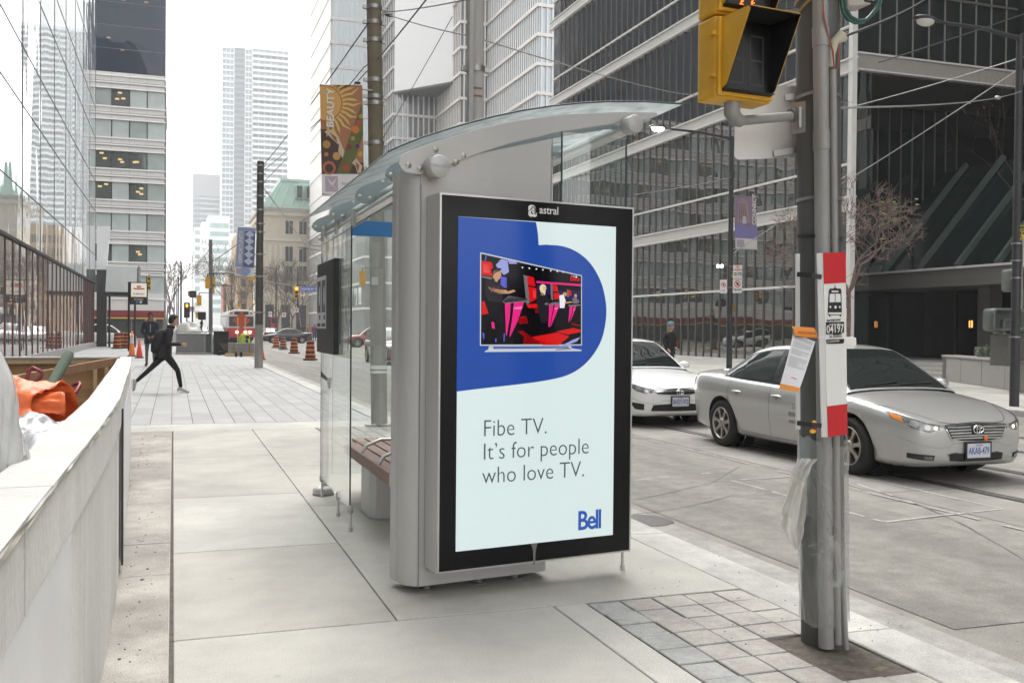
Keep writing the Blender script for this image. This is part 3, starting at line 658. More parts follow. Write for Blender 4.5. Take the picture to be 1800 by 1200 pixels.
for k in range(3): b.box(24.2+.4*k, 60, 18, 36, .0, .13*(k+1), mat('step_granite', (.38, .365, .34), .7, var=.12, vscale=6))
tag(b.build('steps', t))
# ---- planter, shrubs and bronze
gr = mat('planter_granite', (.30, .285, .265), .7, var=.22, vscale=26, bump=.2, bscale=80)
a, c = Vector((22.7, 24.2, 0)), Vector((19.3, 16.9, 0)); d = (c-a).normalized(); nrm = Vector((-d.y, d.x, 0))
if nrm.x < 0: nrm = -nrm
t = thing('planter', 'speckled granite planter wall on the far pavement behind the silver car', 'planter', (22.7, 24.2, 0))
b = MB(); L = (c-a).length
for i in range(5):
    p0, p1 = a+d*(L*i/5+.008), a+d*(L*(i+1)/5-.008); b.prism([p0, p1, p1+nrm*.45, p0+nrm*.45], (0, 0, .72), gr)
b.prism([a, a+nrm*4, a+nrm*4+d*.4, a+d*.4], (0, 0, .71), gr)
b.build('wall', t, bevel=.02)
b = MB(); b.prism([a+nrm*-.03, c-nrm*.03, c+nrm*.5, a+nrm*.5], (0, 0, .07), gr)
for q in range(len(b.v)): b.v[q].z += .725
b.build('coping', t, bevel=.02)
b = MB(); b.prism([a+nrm*.45+d*.4, c+nrm*.45, c+nrm*3.6, a+nrm*3.6+d*.4], (0, 0, .66), soil); b.build('soil', t)
lf = [mat('shrub_leaf_%d' % i, q, .6) for i, q in enumerate(((.055, .085, .03), (.085, .115, .04), (.04, .065, .028)))]
def shrub(loc, rx, ry, h, n, label, name='shrub', seed=0):
    r = random.Random(seed); tt = thing(name, label, 'plant', loc); b = MB(); st = MB(); br = mat('shrub_stem', (.09, .07, .05), .9)
    for i in range(n):
        th, u = r.uniform(0, 6.28), r.random()**.5; x, y = rx*u*math.cos(th), ry*u*math.sin(th); z = h*(1-.55*u*u)*r.uniform(.35, 1.0)+.06*mnoise.noise((x*3, y*3, seed))
        q = Vector(loc)+Vector((x, y, z)); s = r.uniform(.025, .055); e = Matrix.Rotation(r.uniform(0, 6.28), 3, 'Z') @ Matrix.Rotation(r.uniform(-.9, .9), 3, 'X')
        b.add([q+e @ Vector(v) for v in ((-s*.4, 0, 0), (0, -s, .01), (s*.4, 0, 0), (0, s, -.01))], [(0, 1, 2, 3)], r.choice(lf))
    b.build('foliage', tt, recalc=False)
    for i in range(14): th = r.uniform(0, 6.28); st.tube([Vector(loc), Vector(loc)+Vector((rx*.3*math.cos(th), ry*.3*math.sin(th), h*.4)), Vector(loc)+Vector((rx*.6*math.cos(th), ry*.6*math.sin(th), h*.75))], [.012, .008, .004], br, 5)
    st.build('stem', tt)
p = a+d*2.3+nrm*.85; shrub((p.x, p.y, .66), .75, .55, .62, 1500, 'low clipped evergreen shrub growing in the granite planter', seed=2)
p = a+d*7.0+nrm*.9; shrub((p.x, p.y, .66), .6, .5, .5, 900, 'smaller evergreen shrub growing at the right end of the planter behind the lamp post', seed=3)
brz = mat('weathered_bronze', (.115, .125, .115), .5, metal=.5, var=.35, vscale=2.5, bump=.2, bscale=12)
t = thing('bronze_sculpture', 'weathered bronze sculpture of stacked hollow rounded boxes on a granite plinth', 'sculpture', (22.2, 19.2, .66))
def hollow(cx, cy, cz, w2, h2, dep, hollow_=True):
    def rr(w_, h_, rad, n=6):
        pts = []
        for sx, sy, a0 in ((1, 1, 0), (-1, 1, 90), (-1, -1, 180), (1, -1, 270)):
            for k in range(n+1): q = R_(a0+90*k/n); pts.append((sx*(w_-rad)+rad*math.cos(q), sy*(h_-rad)+rad*math.sin(q)))
        return pts
    u = Vector((.944, -.33, 0)); v = Vector((0, 0, 1)); nn = Vector((-.33, -.944, 0)); c0 = Vector((cx, cy, cz)); rad = min(w2, h2)*.35
    rings = [[c0+u*x+v*y+nn*o for x, y in rr(w2*k, h2*k, rad*k)] for k, o in ((.86, -dep), (1, -dep*.8), (1.0, dep*.75), (.93, dep), (.80, dep*.97), (.70, dep*.2), (.0, dep*.15))]
    b = MB(); b.grid(rings, brz, True, True); b.add(rings[0], [tuple(range(len(rings[0])))], brz); b.build('box', t)
def at_d(px, py, Y): return pY(px, py, Y)
q = at_d(1765, 565, 19.2); Dp = 19.2/1.0
for (px_, py_, wpx, hpx) in ((1765, 562, 30, 40), (1790, 575, 26, 13), (1785, 493, 17, 40), (1820, 520, 22, 60)):
    c0 = at_d(px_ + (0 if px_ != 1790 else -5), py_ if px_ != 1790 else 575, 19.2); kk = (c0-O_).dot(FW)/F_PX; hollow(c0.x, c0.y, c0.z, wpx*kk*(1.25 if px_ == 1790 else 1), hpx*kk*.5 if px_ != 1790 else 14*kk, .28)
c0 = at_d(1775, 610, 19.2); b = MB(); b.box(c0.x-.28, c0.x+.4, c0.y-.2, c0.y+.35, .66, at_d(1775, 588, 19.2).z, gp); b.build('plinth', t)
# ================================================================ the tram shelter with its lit screen
PA, PU, PN = Vector((1.365, 5.13, 0)), Vector((.9897, .1435, 0)), Vector((-.1435, .9897, 0))   # ad box front, left foot; along; into the box
ZV = Vector((0, 0, 1))
def pn(u, z, t=0.0): return PA+PU*u+PN*t+ZV*z
alu = mat('shelter_grey', (.45, .445, .44), .42, metal=.2, var=.03, vscale=60, bump=.04, bscale=500)
alu_d = mat('shelter_grey_dark', (.20, .20, .20), .45, metal=.4)
steel = mat('stainless', (.55, .55, .54), .3, metal=.9, var=.05)
boltm = mat('bolt_steel', (.62, .59, .52), .3, metal=.8)
blackm = mat('ad_black', (.004, .004, .005), .22, spec=.3)
sh = thing('tram_shelter', 'grey tram shelter with a curved glass roof and a tall lit advertising screen', 'shelter', (1.3, 5.4, 0))
# pylon behind the screen
prof = [(.80, .18), (-.035, .18), (-.035, .19), (-.055, .20), (-.078, .22), (-.094, .25), (-.102, .29), (-.104, .33), (-.096, .35), (-.108, .365), (-.110, .43), (-.08, .45), (.80, .45), (.84, .40), (.845, .30), (.83, .21)]
def topz(u): return 2.40+.33*max(0, u+.05)-.07*max(0, u)**2 if u > -.05 else 2.385
b = MB(); n = len(prof)
lo = [pn(u*.97 if u > .5 else u, .045, t) for u, t in prof]; hi = [pn(u, topz(u), t) for u, t in prof]
b.add(lo+hi, [(i, (i+1) % n, n+(i+1) % n, n+i) for i in range(n)], alu); b.add(lo, [tuple(range(n))], alu_d); b.add(hi, [tuple(range(n))], alu)
b.build('pylon', sh, auto=True)
b = MB(); b.box(0, .004, 0, .003, .05, 2.3, alu_d, mx=frame(pn(-.036, 0, .176), PU, PN)); b.build('pylon_seam', sh)
b = MB()
for u in (.05, .38, .62): b.cyl(pn(u, 0, .26), pn(u, .05, .26), .022, alu_d, 10); b.cyl(pn(u, 0, .26), pn(u, .008, .26), .045, alu_d, 12)
b.build('foot_bolt', sh)
# ad box
b = MB(); b.prism([pn(0, .152), pn(1.277, .152), pn(1.277, 2.237), pn(0, 2.237)], PN*.178, alu); b.build('ad_box', sh, bevel=.006)
b = MB(); fo = .004
def rect_ring(u0, u1, z0, z1, w_, t, m):
    for a, c in (((u0, z0), (u1, z0+w_)), ((u0, z1-w_), (u1, z1)), ((u0, z0+w_), (u0+w_, z1-w_)), ((u1-w_, z0+w_), (u1, z1-w_))):
        b.prism([pn(a[0], a[1], t), pn(c[0], a[1], t), pn(c[0], c[1], t), pn(a[0], c[1], t)], PN*.004, m)
rect_ring(.003, 1.274, .155, 2.234, .009, -.006, steel)
b.build('ad_trim', sh)
b = MB(); b.prism([pn(.012, .164, -.004), pn(1.265, .164, -.004), pn(1.265, 2.225, -.004), pn(.012, 2.225, -.004)], PN*.003, blackm); fb = b.build('ad_frame', sh)
EX = .76/2**SC.view_settings.exposure                                    # lit screen: brightness of its white
def scr(name, c, k=1.0):
    m = emis(name, tuple(v**2.2 for v in c), EX*k); m.node_tree.nodes['Principled BSDF'].inputs['Roughness'].default_value = .12; m.node_tree.nodes['Principled BSDF'].inputs['Specular IOR Level'].default_value = .25; return m
sw = scr('screen_white', (.89, .955, .95), 1.0)
# one even glow over the whole panel
b = MB(); b.prism([pn(.112, .267, -.0065), pn(1.145, .267, -.0065), pn(1.145, 2.112, -.0065), pn(.112, 2.112, -.0065)], PN*.002, sw); screen = b.build('screen', sh)
def S(x, y, k=1): return pPl(x, y, PA-PN*(.0065+.0012*k), PN)
def art(name, polys, k, parent):
    b = MB()
    for pts, m in polys: b.poly([S(x, y, k) for x, y in pts], m)
    return b.build(name, parent, recalc=False)
blue = scr('screen_blue', (.165, .315, .655), 1.0)
# blue speech shape: left block, quarter curve top, big round right side
L0 = [(805.5, 380.5), (942, 390.5), (944, 400), (946, 415), (947, 431), (960, 430)]
import_arc = [(965, 430.5), (985, 432), (1005, 438), (1022, 448), (1037, 462), (1049, 480), (1058, 500), (1063.5, 522), (1066, 545), (1064, 570), (1058, 595), (1047, 617), (1032, 636), (1015, 650), (995, 660), (972, 666), (940, 671.5), (900, 676.5), (860, 681), (830, 684.5), (802.3, 688)]
def catmull(p, n=5):
    out = []
    for i in range(len(p)-1):
        a, b_, c, d = p[max(0, i-1)], p[i], p[i+1], p[min(len(p)-1, i+2)]
        for k in range(n):
            t_ = k/n; out.append(tuple(.5*(2*b_[q]+(c[q]-a[q])*t_+(2*a[q]-5*b_[q]+4*c[q]-d[q])*t_**2+(3*b_[q]-a[q]-3*c[q]+d[q])*t_**3) for q in (0, 1)))
    return out+[p[-1]]
art('blue_shape', [(L0+catmull(import_arc), blue)], 1, screen)
# television set in the picture
tv = MB()
tvb = scr('tv_black', (.07, .06, .08)); tvs = scr('tv_silver', (.80, .82, .84)); 
rdm = [scr('tv_red', (.86, .10, .12)), scr('tv_red_dark', (.52, .04, .06)), scr('tv_red_light', (.95, .38, .36))]
pkm = [scr('tv_pink', (.93, .16, .52)), scr('tv_pink_light', (.97, .55, .80))]; skn = scr('tv_skin', (.80, .60, .46)); blo = scr('tv_blond', (.93, .86, .66)); gry = scr('tv_grey', (.45, .44, .46)); vio = scr('tv_violet', (.36, .38, .80)); wht = scr('tv_white', (.95, .95, .98)); drk = scr('tv_charcoal', (.16, .15, .17)); lav = scr('tv_lavender', (.62, .64, .88))
art('tv_frame', [([(844, 444), (846, 443.5), (1023, 484), (1023, 607), (843.5, 607.5)], tvs), ([(860, 608), (1004, 608), (1005, 612), (1022, 614.5), (1022, 617), (852, 618.5), (852, 617), (858, 614)], tvs), ([(866, 609), (999, 609), (1000, 612), (868, 613)], blue), ([(980, 613.5), (1003, 611), (1004, 614), (975, 615.5)], drk)], 2, screen)
art('tv_picture', [([(846, 446), (1021.5, 485.5), (1021.5, 605), (845.5, 605.5)], tvb)], 3, screen)
Z = lambda pts: [(840+x*190/1200, 440+y*190/1200) for x, y in pts]      # measured in an enlarged crop of the screen
def circ(cx, cy, rx, ry=None, n=12): ry = ry or rx; return [(cx+rx*math.cos(2*math.pi*k/n), cy+ry*math.sin(2*math.pi*k/n)) for k in range(n)]
A1 = [(Z([(650, 340), (1145, 375), (1145, 398), (650, 362)]), pkm[0]), (Z([(655, 380), (820, 385), (820, 500), (655, 480)]), scr('tv_navy', (.15, .13, .33))), (Z([(890, 440), (1140, 450), (1140, 560), (890, 540)]), scr('tv_navy', (.15, .13, .33)))]
A1 += [(Z([(440, 900), (500, 890), (640, 990), (830, 1040), (500, 1040), (510, 960)]), rdm[1]), (Z([(600, 960), (880, 910), (1015, 955), (900, 1050), (720, 1050)]), rdm[0]), (Z([(870, 900), (1060, 860), (1140, 880), (1140, 905), (1000, 935)]), rdm[0]), (Z([(440, 760), (540, 730), (560, 810), (460, 820)]), rdm[1]), (Z([(470, 740), (520, 730), (520, 745), (470, 750)]), rdm[0]), (Z([(1040, 800), (1140, 830), (1140, 845), (1040, 825)]), rdm[1])]
A1 += [(Z([(255, 290), (320, 300), (320, 420), (250, 400)]), vio), (Z([(75, 110), (90, 45), (102, 48), (88, 115)]), vio)]
A1 += [(Z([(200, 160), (260, 95), (330, 110), (345, 240), (290, 275), (215, 200)]), lav), (Z([(330, 105), (420, 125), (440, 150), (350, 150)]), lav)]
for x in (495, 572, 650, 722, 810, 882, 947): A1.append((Z(circ(x, 190+(x-495)*.11, 9)), wht))
art('tv_stage', A1, 4, screen)
A2 = [(Z([(40, 115), (150, 130), (168, 180), (165, 285), (42, 272)]), rdm[0]), (Z([(42, 280), (165, 300), (150, 325), (42, 300)]), gry), (Z([(60, 150), (130, 160), (130, 250), (60, 245)]), rdm[2]), (Z([(42, 570), (70, 560), (118, 700), (42, 715)]), rdm[0])]
A2 += [(Z([(505, 270), (545, 285), (575, 585), (540, 600)]), gry), (Z([(545, 280), (620, 300), (640, 400), (555, 385)]), rdm[0]), (Z([(555, 400), (650, 420), (650, 540), (580, 580)]), rdm[0]), (Z([(610, 440), (640, 445), (640, 520), (615, 525)]), rdm[2]), (Z([(540, 600), (650, 590), (670, 640), (560, 640)]), rdm[0]), (Z([(630, 650), (685, 650), (680, 690), (635, 695)]), rdm[1])]
A2 += [(Z([(805, 370), (830, 380), (835, 560), (812, 540)]), gry), (Z([(832, 378), (880, 392), (892, 460), (835, 455)]), rdm[0]), (Z([(838, 470), (905, 475), (905, 540), (845, 545)]), rdm[0]), (Z([(985, 430), (1000, 435), (1010, 520), (990, 515)]), gry), (Z([(1002, 436), (1032, 445), (1040, 500), (1005, 500)]), rdm[0])]
A2 += [(Z([(150, 790), (180, 800), (190, 870), (155, 860)]), pkm[0]), (Z([(50, 910), (75, 920), (70, 1000), (55, 960)]), vio), (Z([(285, 925), (300, 920), (295, 1015), (285, 1010)]), vio), (Z([(190, 980), (208, 975), (205, 1020), (192, 1018)]), vio), (Z([(940, 1050), (1060, 990), (1140, 960), (1100, 1010), (980, 1055)]), lav)]
art('tv_chairs', A2, 5, screen)
A3 = [(Z([(300, 590), (365, 575), (355, 740), (320, 950), (312, 940)]), pkm[0]), (Z([(400, 575), (515, 572), (440, 790), (355, 965), (352, 940), (385, 720)]), pkm[0]), (Z([(398, 628), (497, 620), (487, 650), (395, 655)]), pkm[1]), (Z([(270, 570), (340, 505), (560, 540), (540, 575), (300, 590)]), gry), (Z([(280, 565), (345, 510), (555, 538), (540, 555), (300, 580)]), drk)]
A3 += [(Z([(790, 610), (842, 602), (820, 730), (795, 850), (783, 848)]), pkm[0]), (Z([(855, 605), (910, 600), (860, 730), (808, 848), (803, 840)]), pkm[0]), (Z([(852, 640), (895, 632), (890, 652), (850, 658)]), pkm[1]), (Z([(775, 600), (835, 575), (915, 575), (905, 600), (790, 612)]), gry)]
A3 += [(Z([(1018, 625), (1056, 620), (1035, 720), (1010, 795), (1004, 795)]), pkm[0]), (Z([(1065, 620), (1093, 617), (1060, 710), (1022, 798)]), pkm[0]), (Z([(1058, 652), (1083, 647), (1080, 660), (1057, 664)]), pkm[1]), (Z([(1000, 605), (1140, 600), (1140, 615), (1010, 622)]), gry)]
# seated guests, plain figures
A3 += [(Z([(80, 340), (160, 320), (215, 350), (300, 420), (260, 580), (110, 560), (70, 450)]), drk), (Z([(110, 400), (200, 430), (320, 440), (345, 480), (240, 480), (130, 440)]), skn), (Z([(330, 455), (400, 435), (420, 455), (350, 480)]), skn), (Z(circ(210, 270, 50, 62)), skn), (Z([(145, 210), (190, 185), (265, 205), (250, 225), (195, 250), (160, 290)]), tvb), (Z([(190, 310), (225, 320), (220, 350), (185, 345)]), skn)]
A3 += [(Z([(650, 470), (700, 460), (760, 500), (810, 540), (790, 600), (770, 800), (700, 800), (660, 640)]), drk), (Z(circ(722, 420, 38, 45)), blo), (Z([(690, 420), (720, 400), (755, 430), (745, 500), (700, 500)]), blo), (Z(circ(738, 425, 16, 24)), skn), (Z([(740, 590), (775, 580), (785, 605), (750, 608)]), wht)]
A3 += [(Z([(905, 500), (950, 490), (975, 560), (960, 640), (910, 640)]), wht), (Z(circ(965, 485, 22, 28)), skn), (Z([(960, 575), (1040, 565), (1045, 580), (965, 590)]), skn), (Z([(1050, 530), (1085, 515), (1130, 570), (1110, 590), (1050, 590)]), gry), (Z(circ(1085, 505, 16, 22)), skn), (Z([(945, 440), (990, 435), (990, 465), (945, 468)]), tvb)]
A3 += [(Z([(110+18*k, 400+10*(k % 3)), (120+18*k, 395+10*(k % 3)), (118+18*k, 470), (108+18*k, 460)]), rdm[1] if k % 2 else gry) for k in range(2, 8)]
art('tv_people', A3, 6, screen)
def stx(body, x, y, size, m, **k): return text(body, size, m, frame(S(x, y, 7), PU, ZV), screen, **k)
stx('two', 1002, 493.5, .040, rdm[0], bold=.0012)
for i, cm in enumerate((rdm[2], lav, wht)): art('channel_dot', [(circ(1005+4*i, 484.8+.9*i, 1.7), cm)], 7, screen)
ink = scr('screen_ink', (.33, .36, .38), 1); bl2 = scr('screen_logo_blue', (.22, .37, .70), 1)
for s_, y, x in (('Fibe TV.', 767, 848), ('It\u2019s for people', 808, 847.5), ('who love TV.', 850, 847)):
    o = stx(s_, x, y, .135, ink, sx=.92, bold=-.0016)
    u1 = max(v.co.x for v in o.data.vertices); 
stx('Bell', 1014.5, 931, .158, bl2, sx=.86, bold=.0028, spacing=.86)
wm = mat('logo_white', (.75, .75, .75), .5); 
def F(x, y): return pPl(x, y, PA-PN*.0062, PN)
o = text('a', .125, wm, frame(F(929, 379), PU, ZV), fb, bold=.005, sx=.95)
o = text('a', .10, blackm, frame(F(932, 376.5)-PN*.0012, PU, ZV), fb, bold=-.0015, sx=1.0)
text('astral', .064, wm, frame(F(948, 375), PU, ZV), fb, bold=.0006, sx=.92)
b = MB(); b.poly([pPl(x, y, PA-PN*.0068, PN) for x, y in ((933, 955), (945, 954), (942, 966), (940, 991), (937.5, 993), (937, 966))], mat('dried_drip', (.16, .155, .15), .6)); b.build('drip', fb)
# roof: an arched end plate, four ribs, curved glass, two tubes
up_ = [(-.171, 2.403), (-.161, 2.437), (-.135, 2.463), (-.104, 2.480), (.032, 2.536), (.268, 2.626), (.509, 2.703), (.894, 2.788), (1.278, 2.844), (1.549, 2.872)]
lo_ = [(1.575, 2.855), (1.506, 2.826), (1.096, 2.737), (.804, 2.666), (.51, 2.577), (.269, 2.483), (.11, 2.414), (.02, 2.372), (-.052, 2.352), (-.127, 2.357), (-.158, 2.378)]
b = MB(); b.prism([pn(u, z, .165) for u, z in up_+lo_], PN*.03, alu); ep = b.build('end_plate', sh, bevel=.004)
b = MB()
for u, z in ((-.116, 2.397), (-.049, 2.384), (.046, 2.497), (.172, 2.44), (.218, 2.48)):
    p = pn(u, z, .165); b.lathe([(.0, -.006), (.006, -.004), (.007, .001), (.017, .002), (.018, .006), (.0, .006)], p-PN*.005, boltm, 14, axis=PN)
b.build('bolt', ep)
def XZ(u, z, t=.18): q = pn(u, z, t); return q.x, z
ribprof = [XZ(u, z-.008) for u, z in up_+lo_]
ribm = mat('rib_grey', (.30, .345, .36), .42, metal=.2, var=.03)
tb0 = None
for y in (5.62, 6.62, 7.78, 8.80):
    b = MB(); b.prism([(x, y, z) for x, z in ribprof], (0, .025, 0), ribm); rb = b.build('rib', sh, bevel=.003)
    b = MB()
    for x, z in ((1.20, 2.395), (1.27, 2.385), (1.36, 2.50)): b.lathe([(0, -.005), (.012, -.004), (.014, .0)], (x, y, z), boltm, 12, axis=(0, 1, 0))
    b.build('bolt', rb)
gtop = [(-.24, 2.450), (-.17, 2.487), (-.029, 2.552), (.18, 2.633), (.396, 2.708), (.58, 2.762), (.775, 2.81), (.98, 2.852), (1.178, 2.883), (1.45, 2.913), (1.756, 2.934)]
rg = thin_glass('roof_glass', (.84, .90, .90), .30, rough=.1, haze=1.0, hazecol=(.74, .82, .82), blend=.03)
ys0 = [pn(u, 0, .13).y for u, z in gtop]
b = MB(); b.grid([[Vector((XZ(u, z)[0], lerp(y0, 8.95, k/6), z+.008)) for k in range(7)] for (u, z), y0 in zip(gtop, ys0)], rg); 
b.build('roof_glass', sh)
edg = mat('glass_edge', (.03, .06, .06), .3)
b = MB(); b.tube([Vector((XZ(u, z)[0], y0-.004, z+.006)) for (u, z), y0 in zip(gtop, ys0)], .006, edg, 6)
b.tube([(XZ(*gtop[0])[0], ys0[0], 2.455), (XZ(*gtop[0])[0], 8.95, 2.455)], .005, edg, 6); b.build('glass_edge', sh)
c0 = pn(-.014, 2.385, .05); b = MB(); b.cyl(pn(.025, 2.388, .06), Vector((1.335, 9.0, 2.385)), .052, steel, 24); b.build('rear_tube', sh)
b = MB(); b.lathe([(0, 0), (.057, 0), (.062, .005), (.062, .10), (.05, .10)], pn(.025, 2.388, .045), alu, 32, axis=PN); cap = b.build('tube_cap', sh)
text('TORONTO', .024, mat('cap_letter', (.36, .36, .365), .4, metal=.4), frame(pn(.025, 2.380, .0440), PU, ZV), cap, align='CENTER', bold=.0005, ext=.0012)
b = MB(); b.cyl(pn(1.327, 2.757, .10), Vector((2.66, 9.0, 2.745)), .045, steel, 24); b.build('front_tube', sh)
b = MB(); b.lathe([(0, 0), (.05, 0), (.056, .005), (.056, .09), (.045, .09)], pn(1.327, 2.759, .06), alu, 28, axis=PN); b.build('tube_cap', sh)
b = MB(); b.tube([Vector((1.26, 5.7, 2.30)), Vector((1.28, 9.0, 2.30))], .03, steel, 12); b.tube([Vector((1.34, 5.7, 2.31)), Vector((1.36, 9.0, 2.31))], .02, alu_d, 10); b.build('eaves_rail', sh)
# glass walls
pg = thin_glass('wall_glass', (.93, .955, .945), .95, haze=.035, hazecol=(.7, .75, .74), blend=.12, wob=0.0)
def pane(a, c, z0, z1, name='glass_wall', th=.01):
    a, c = Vector(a), Vector(c); d = (c-a).normalized(); nn = Vector((-d.y, d.x, 0))*th
    b = MB(); b.prism([a+ZV*z0, c+ZV*z0, c+ZV*z1, a+ZV*z1], nn, pg); o = b.build(name, sh)
    e = MB(); e.cyl(a+ZV*z0+nn/2, a+ZV*z1+nn/2, .006, edg, 8); e.cyl(c+ZV*z0+nn/2, c+ZV*z1+nn/2, .006, edg, 8); e.build('glass_edge', o); return o
def foot(x, y, z1, name='glass_post'):
    b = MB(); b.cyl((x, y, .02), (x, y, z1), .009, steel, 10); b.cyl((x, y, 0), (x, y, .035), .016, steel, 12); b.lathe([(.009, -.03), (.02, -.02), (.022, .02), (.012, .035)], (x, y, z1-.01), alu, 12); b.build(name, sh)
pane((1.235, 7.10, 0), (1.245, 8.66, 0), .17, 2.27); foot(1.235, 7.10, .17); foot(1.24, 7.70, .17); foot(1.245, 8.62, .17)
for y in (7.10, 7.85, 8.6): b = MB(); b.cyl((1.24, y, 2.24), (1.24, y, 2.36), .02, alu, 12); b.build('glass_clamp', sh)
pane(pn(.86, 0, .15), pn(1.322, 0, .15), .16, 2.68)
foot(pn(1.322, 0, .15).x, pn(1.322, 0, .15).y, .18)
pane((1.36, 8.78, 0), (2.62, 8.80, 0), .17, 2.60); foot(2.62, 8.80, .17)
b = MB(); b.prism([(1.37, 8.765, 2.325), (2.60, 8.785, 2.325), (2.60, 8.785, 2.462), (1.37, 8.765, 2.462)], (0, .006, 0), mat('blue_strip', (.035, .17, .42), .35)); b.build('name_strip', sh)
b = MB(); b.lathe([(0, 0), (.095, 0), (.095, .05), (.06, .075), (.0, .075)], (1.275, 8.74, 0), alu, 24); b.cyl((1.30, 8.82, .05), (1.30, 8.82, 2.36), .035, steel, 20); b.build('rear_post', sh)
# black case with two posters on the glass
b = MB(); b.box(1.19, 1.232, 7.66, 8.60, 1.28, 2.04, mat('case_black', (.016, .016, .017), .5, var=.1)); cs = b.build('map_case', sh, bevel=.006)
pap = mat('poster_paper', (.55, .55, .57), .7); pink = mat('poster_ink', (.09, .09, .11), .7, var=.6, vscale=8)
for k in range(2):
    y0 = 8.595-.27*(k+1); b = MB(); b.box(1.1865, 1.189, y0, y0+.262, 1.485, 1.925, pap)
    b.box(1.1855, 1.1863, y0+.03, y0+.23, 1.62, 1.89, pink); b.box(1.1855, 1.1863, y0+.04, y0+.12, 1.56, 1.6, pink); b.box(1.1855, 1.1863, y0+.03, y0+.23, 1.5, 1.53, pink)
    b.ball((1.186, y0+.1, 1.76), (.001, .05, .1), pap, 10, 6)
    b.build('poster', cs)
# ---- bench inside
bn = thing('bench', 'bench of brown slats with steel arm hoops inside the glass shelter', 'bench', (1.7, 7.7, 0))
wood = mat('bench_slat', (.20, .105, .075), .5, var=.25, vscale=4, stretch=(6, 1, 6))
for i in range(4):
    b = MB(); x = 1.46+.115*i; b.box(x, x+.098, 6.66, 9.0 if i else 8.6, .435, .47, wood); b.build('slat', bn, bevel=.008)
b = MB(); b.box(1.438, 1.452, 6.64, 8.6, .385, .475, wood); b.build('front_board', bn, bevel=.004)
b = MB(); b.prism([(1.425, 6.62, .475), (1.425, 6.62, .39), (1.46, 6.62, .362), (1.93, 6.62, .362), (1.93, 6.62, .395), (1.47, 6.62, .395), (1.455, 6.62, .41), (1.455, 6.62, .475)], (0, .03, 0), alu); b.build('end_bracket', bn)
for y in (7.2, 7.9):
    b = MB(); b.tube([(1.46, y, .472), (1.50, y, .53), (1.62, y, .575), (1.78, y, .575), (1.88, y, .53), (1.92, y, .472)], .014, steel, 10); b.build('arm_hoop', bn)
b = MB(); pr = [(1.46, 7.55), (1.50, 7.48), (1.62, 7.46), (1.82, 7.46), (1.86, 7.52), (1.86, 7.9), (1.80, 7.96), (1.52, 7.96), (1.46, 7.9)]
b.prism([(x, y, .01) for x, y in pr], (0, 0, .36), alu); b.prism([(lerp(1.66, x, 1.03), lerp(7.7, y, 1.03), 0) for x, y in pr], (0, 0, .012), alu_d); b.box(1.63, 1.64, 7.455, 7.462, .02, .36, alu_d); b.build('pedestal', bn, bevel=.006)
# ================================================================ plywood hoarding with what is heaped inside
hd = thing('hoarding', 'white painted plywood hoarding wall with a thick capped top round a works pit', 'hoarding', (-.4, 7, 0))
pw = mat('painted_ply', (.62, .61, .578), .78, var=.10, vscale=4, bump=.7, bscale=34, stretch=(1, 1, .3), stain=.13, speck=.12)
pcap = mat('painted_cap', (.50, .492, .47), .7, var=.07, vscale=5, bump=.4, bscale=40, stain=.10, speck=.1)
ply = mat('ply_edge', (.46, .42, .34), .8, var=.2, vscale=12, stretch=(1, 1, 12)); sheet = mat('white_sheet', (.60, .60, .63), .25, var=.05, vscale=2)
raw = mat('raw_ply', (.42, .245, .115), .75, var=.25, vscale=1.6, bump=.2, bscale=20, stretch=(1, 1, 7), stain=.15); stud = mat('stud_pine', (.60, .44, .26), .75, var=.18, vscale=3, stretch=(4, 4, 1))
ox = [(-.30, -1.0), (-.285, 2.4), (-.272, 3.6), (-.27, 4.6), (-.277, 5.7), (-.315, 7.06), (-.37, 9.18), (-.43, 11.2), (-.50, 13.1)]
def oxy(y):
    for (x0, y0), (x1, y1) in zip(ox[:-1], ox[1:]):
        if y <= y1: return lerp(x0, x1, (y-y0)/(y1-y0))
    return ox[-1][0]
H_ = 1.10
def wall_strip(y0, y1, z0, z1, off, th, m, name, seg=10, jag=0.0, bev=.0):
    b = MB(); ys = [lerp(y0, y1, i/seg) for i in range(seg+1)]; rj = random.Random(int(y0*10))
    outer = [Vector((oxy(y)+off+rj.uniform(-jag, jag), y, 0)) for y in ys]; inner = [p-Vector((th, 0, 0)) for p in outer]
    vs = []; [vs.extend((o+ZV*z0, o+ZV*z1, i+ZV*z1, i+ZV*z0)) for o, i in zip(outer, inner)]
    fs = [(4*k+a, 4*k+(a+1) % 4, 4*k+4+(a+1) % 4, 4*k+4+a) for k in range(seg) for a in range(4)]; fs += [(0, 3, 2, 1), (4*seg, 4*seg+1, 4*seg+2, 4*seg+3)]
    b.add(vs, fs, m); return b.build(name, hd, bevel=bev)
for y0, y1 in ((-1, 1.9), (1.905, 3.62), (3.625, 6.1), (6.105, 8.5), (8.505, 10.9), (10.905, 13.1)):
    wall_strip(y0, y1, 0.0, .955, -.012, .016, pw, 'outer_panel')
for y0, y1 in ((-1, 2.2), (2.205, 3.62), (3.625, 6.3), (6.305, 9.0), (9.005, 13.1)):
    wall_strip(y0, y1, .90, H_-.013, .0, .018, pw, 'fascia_board', jag=.0015)
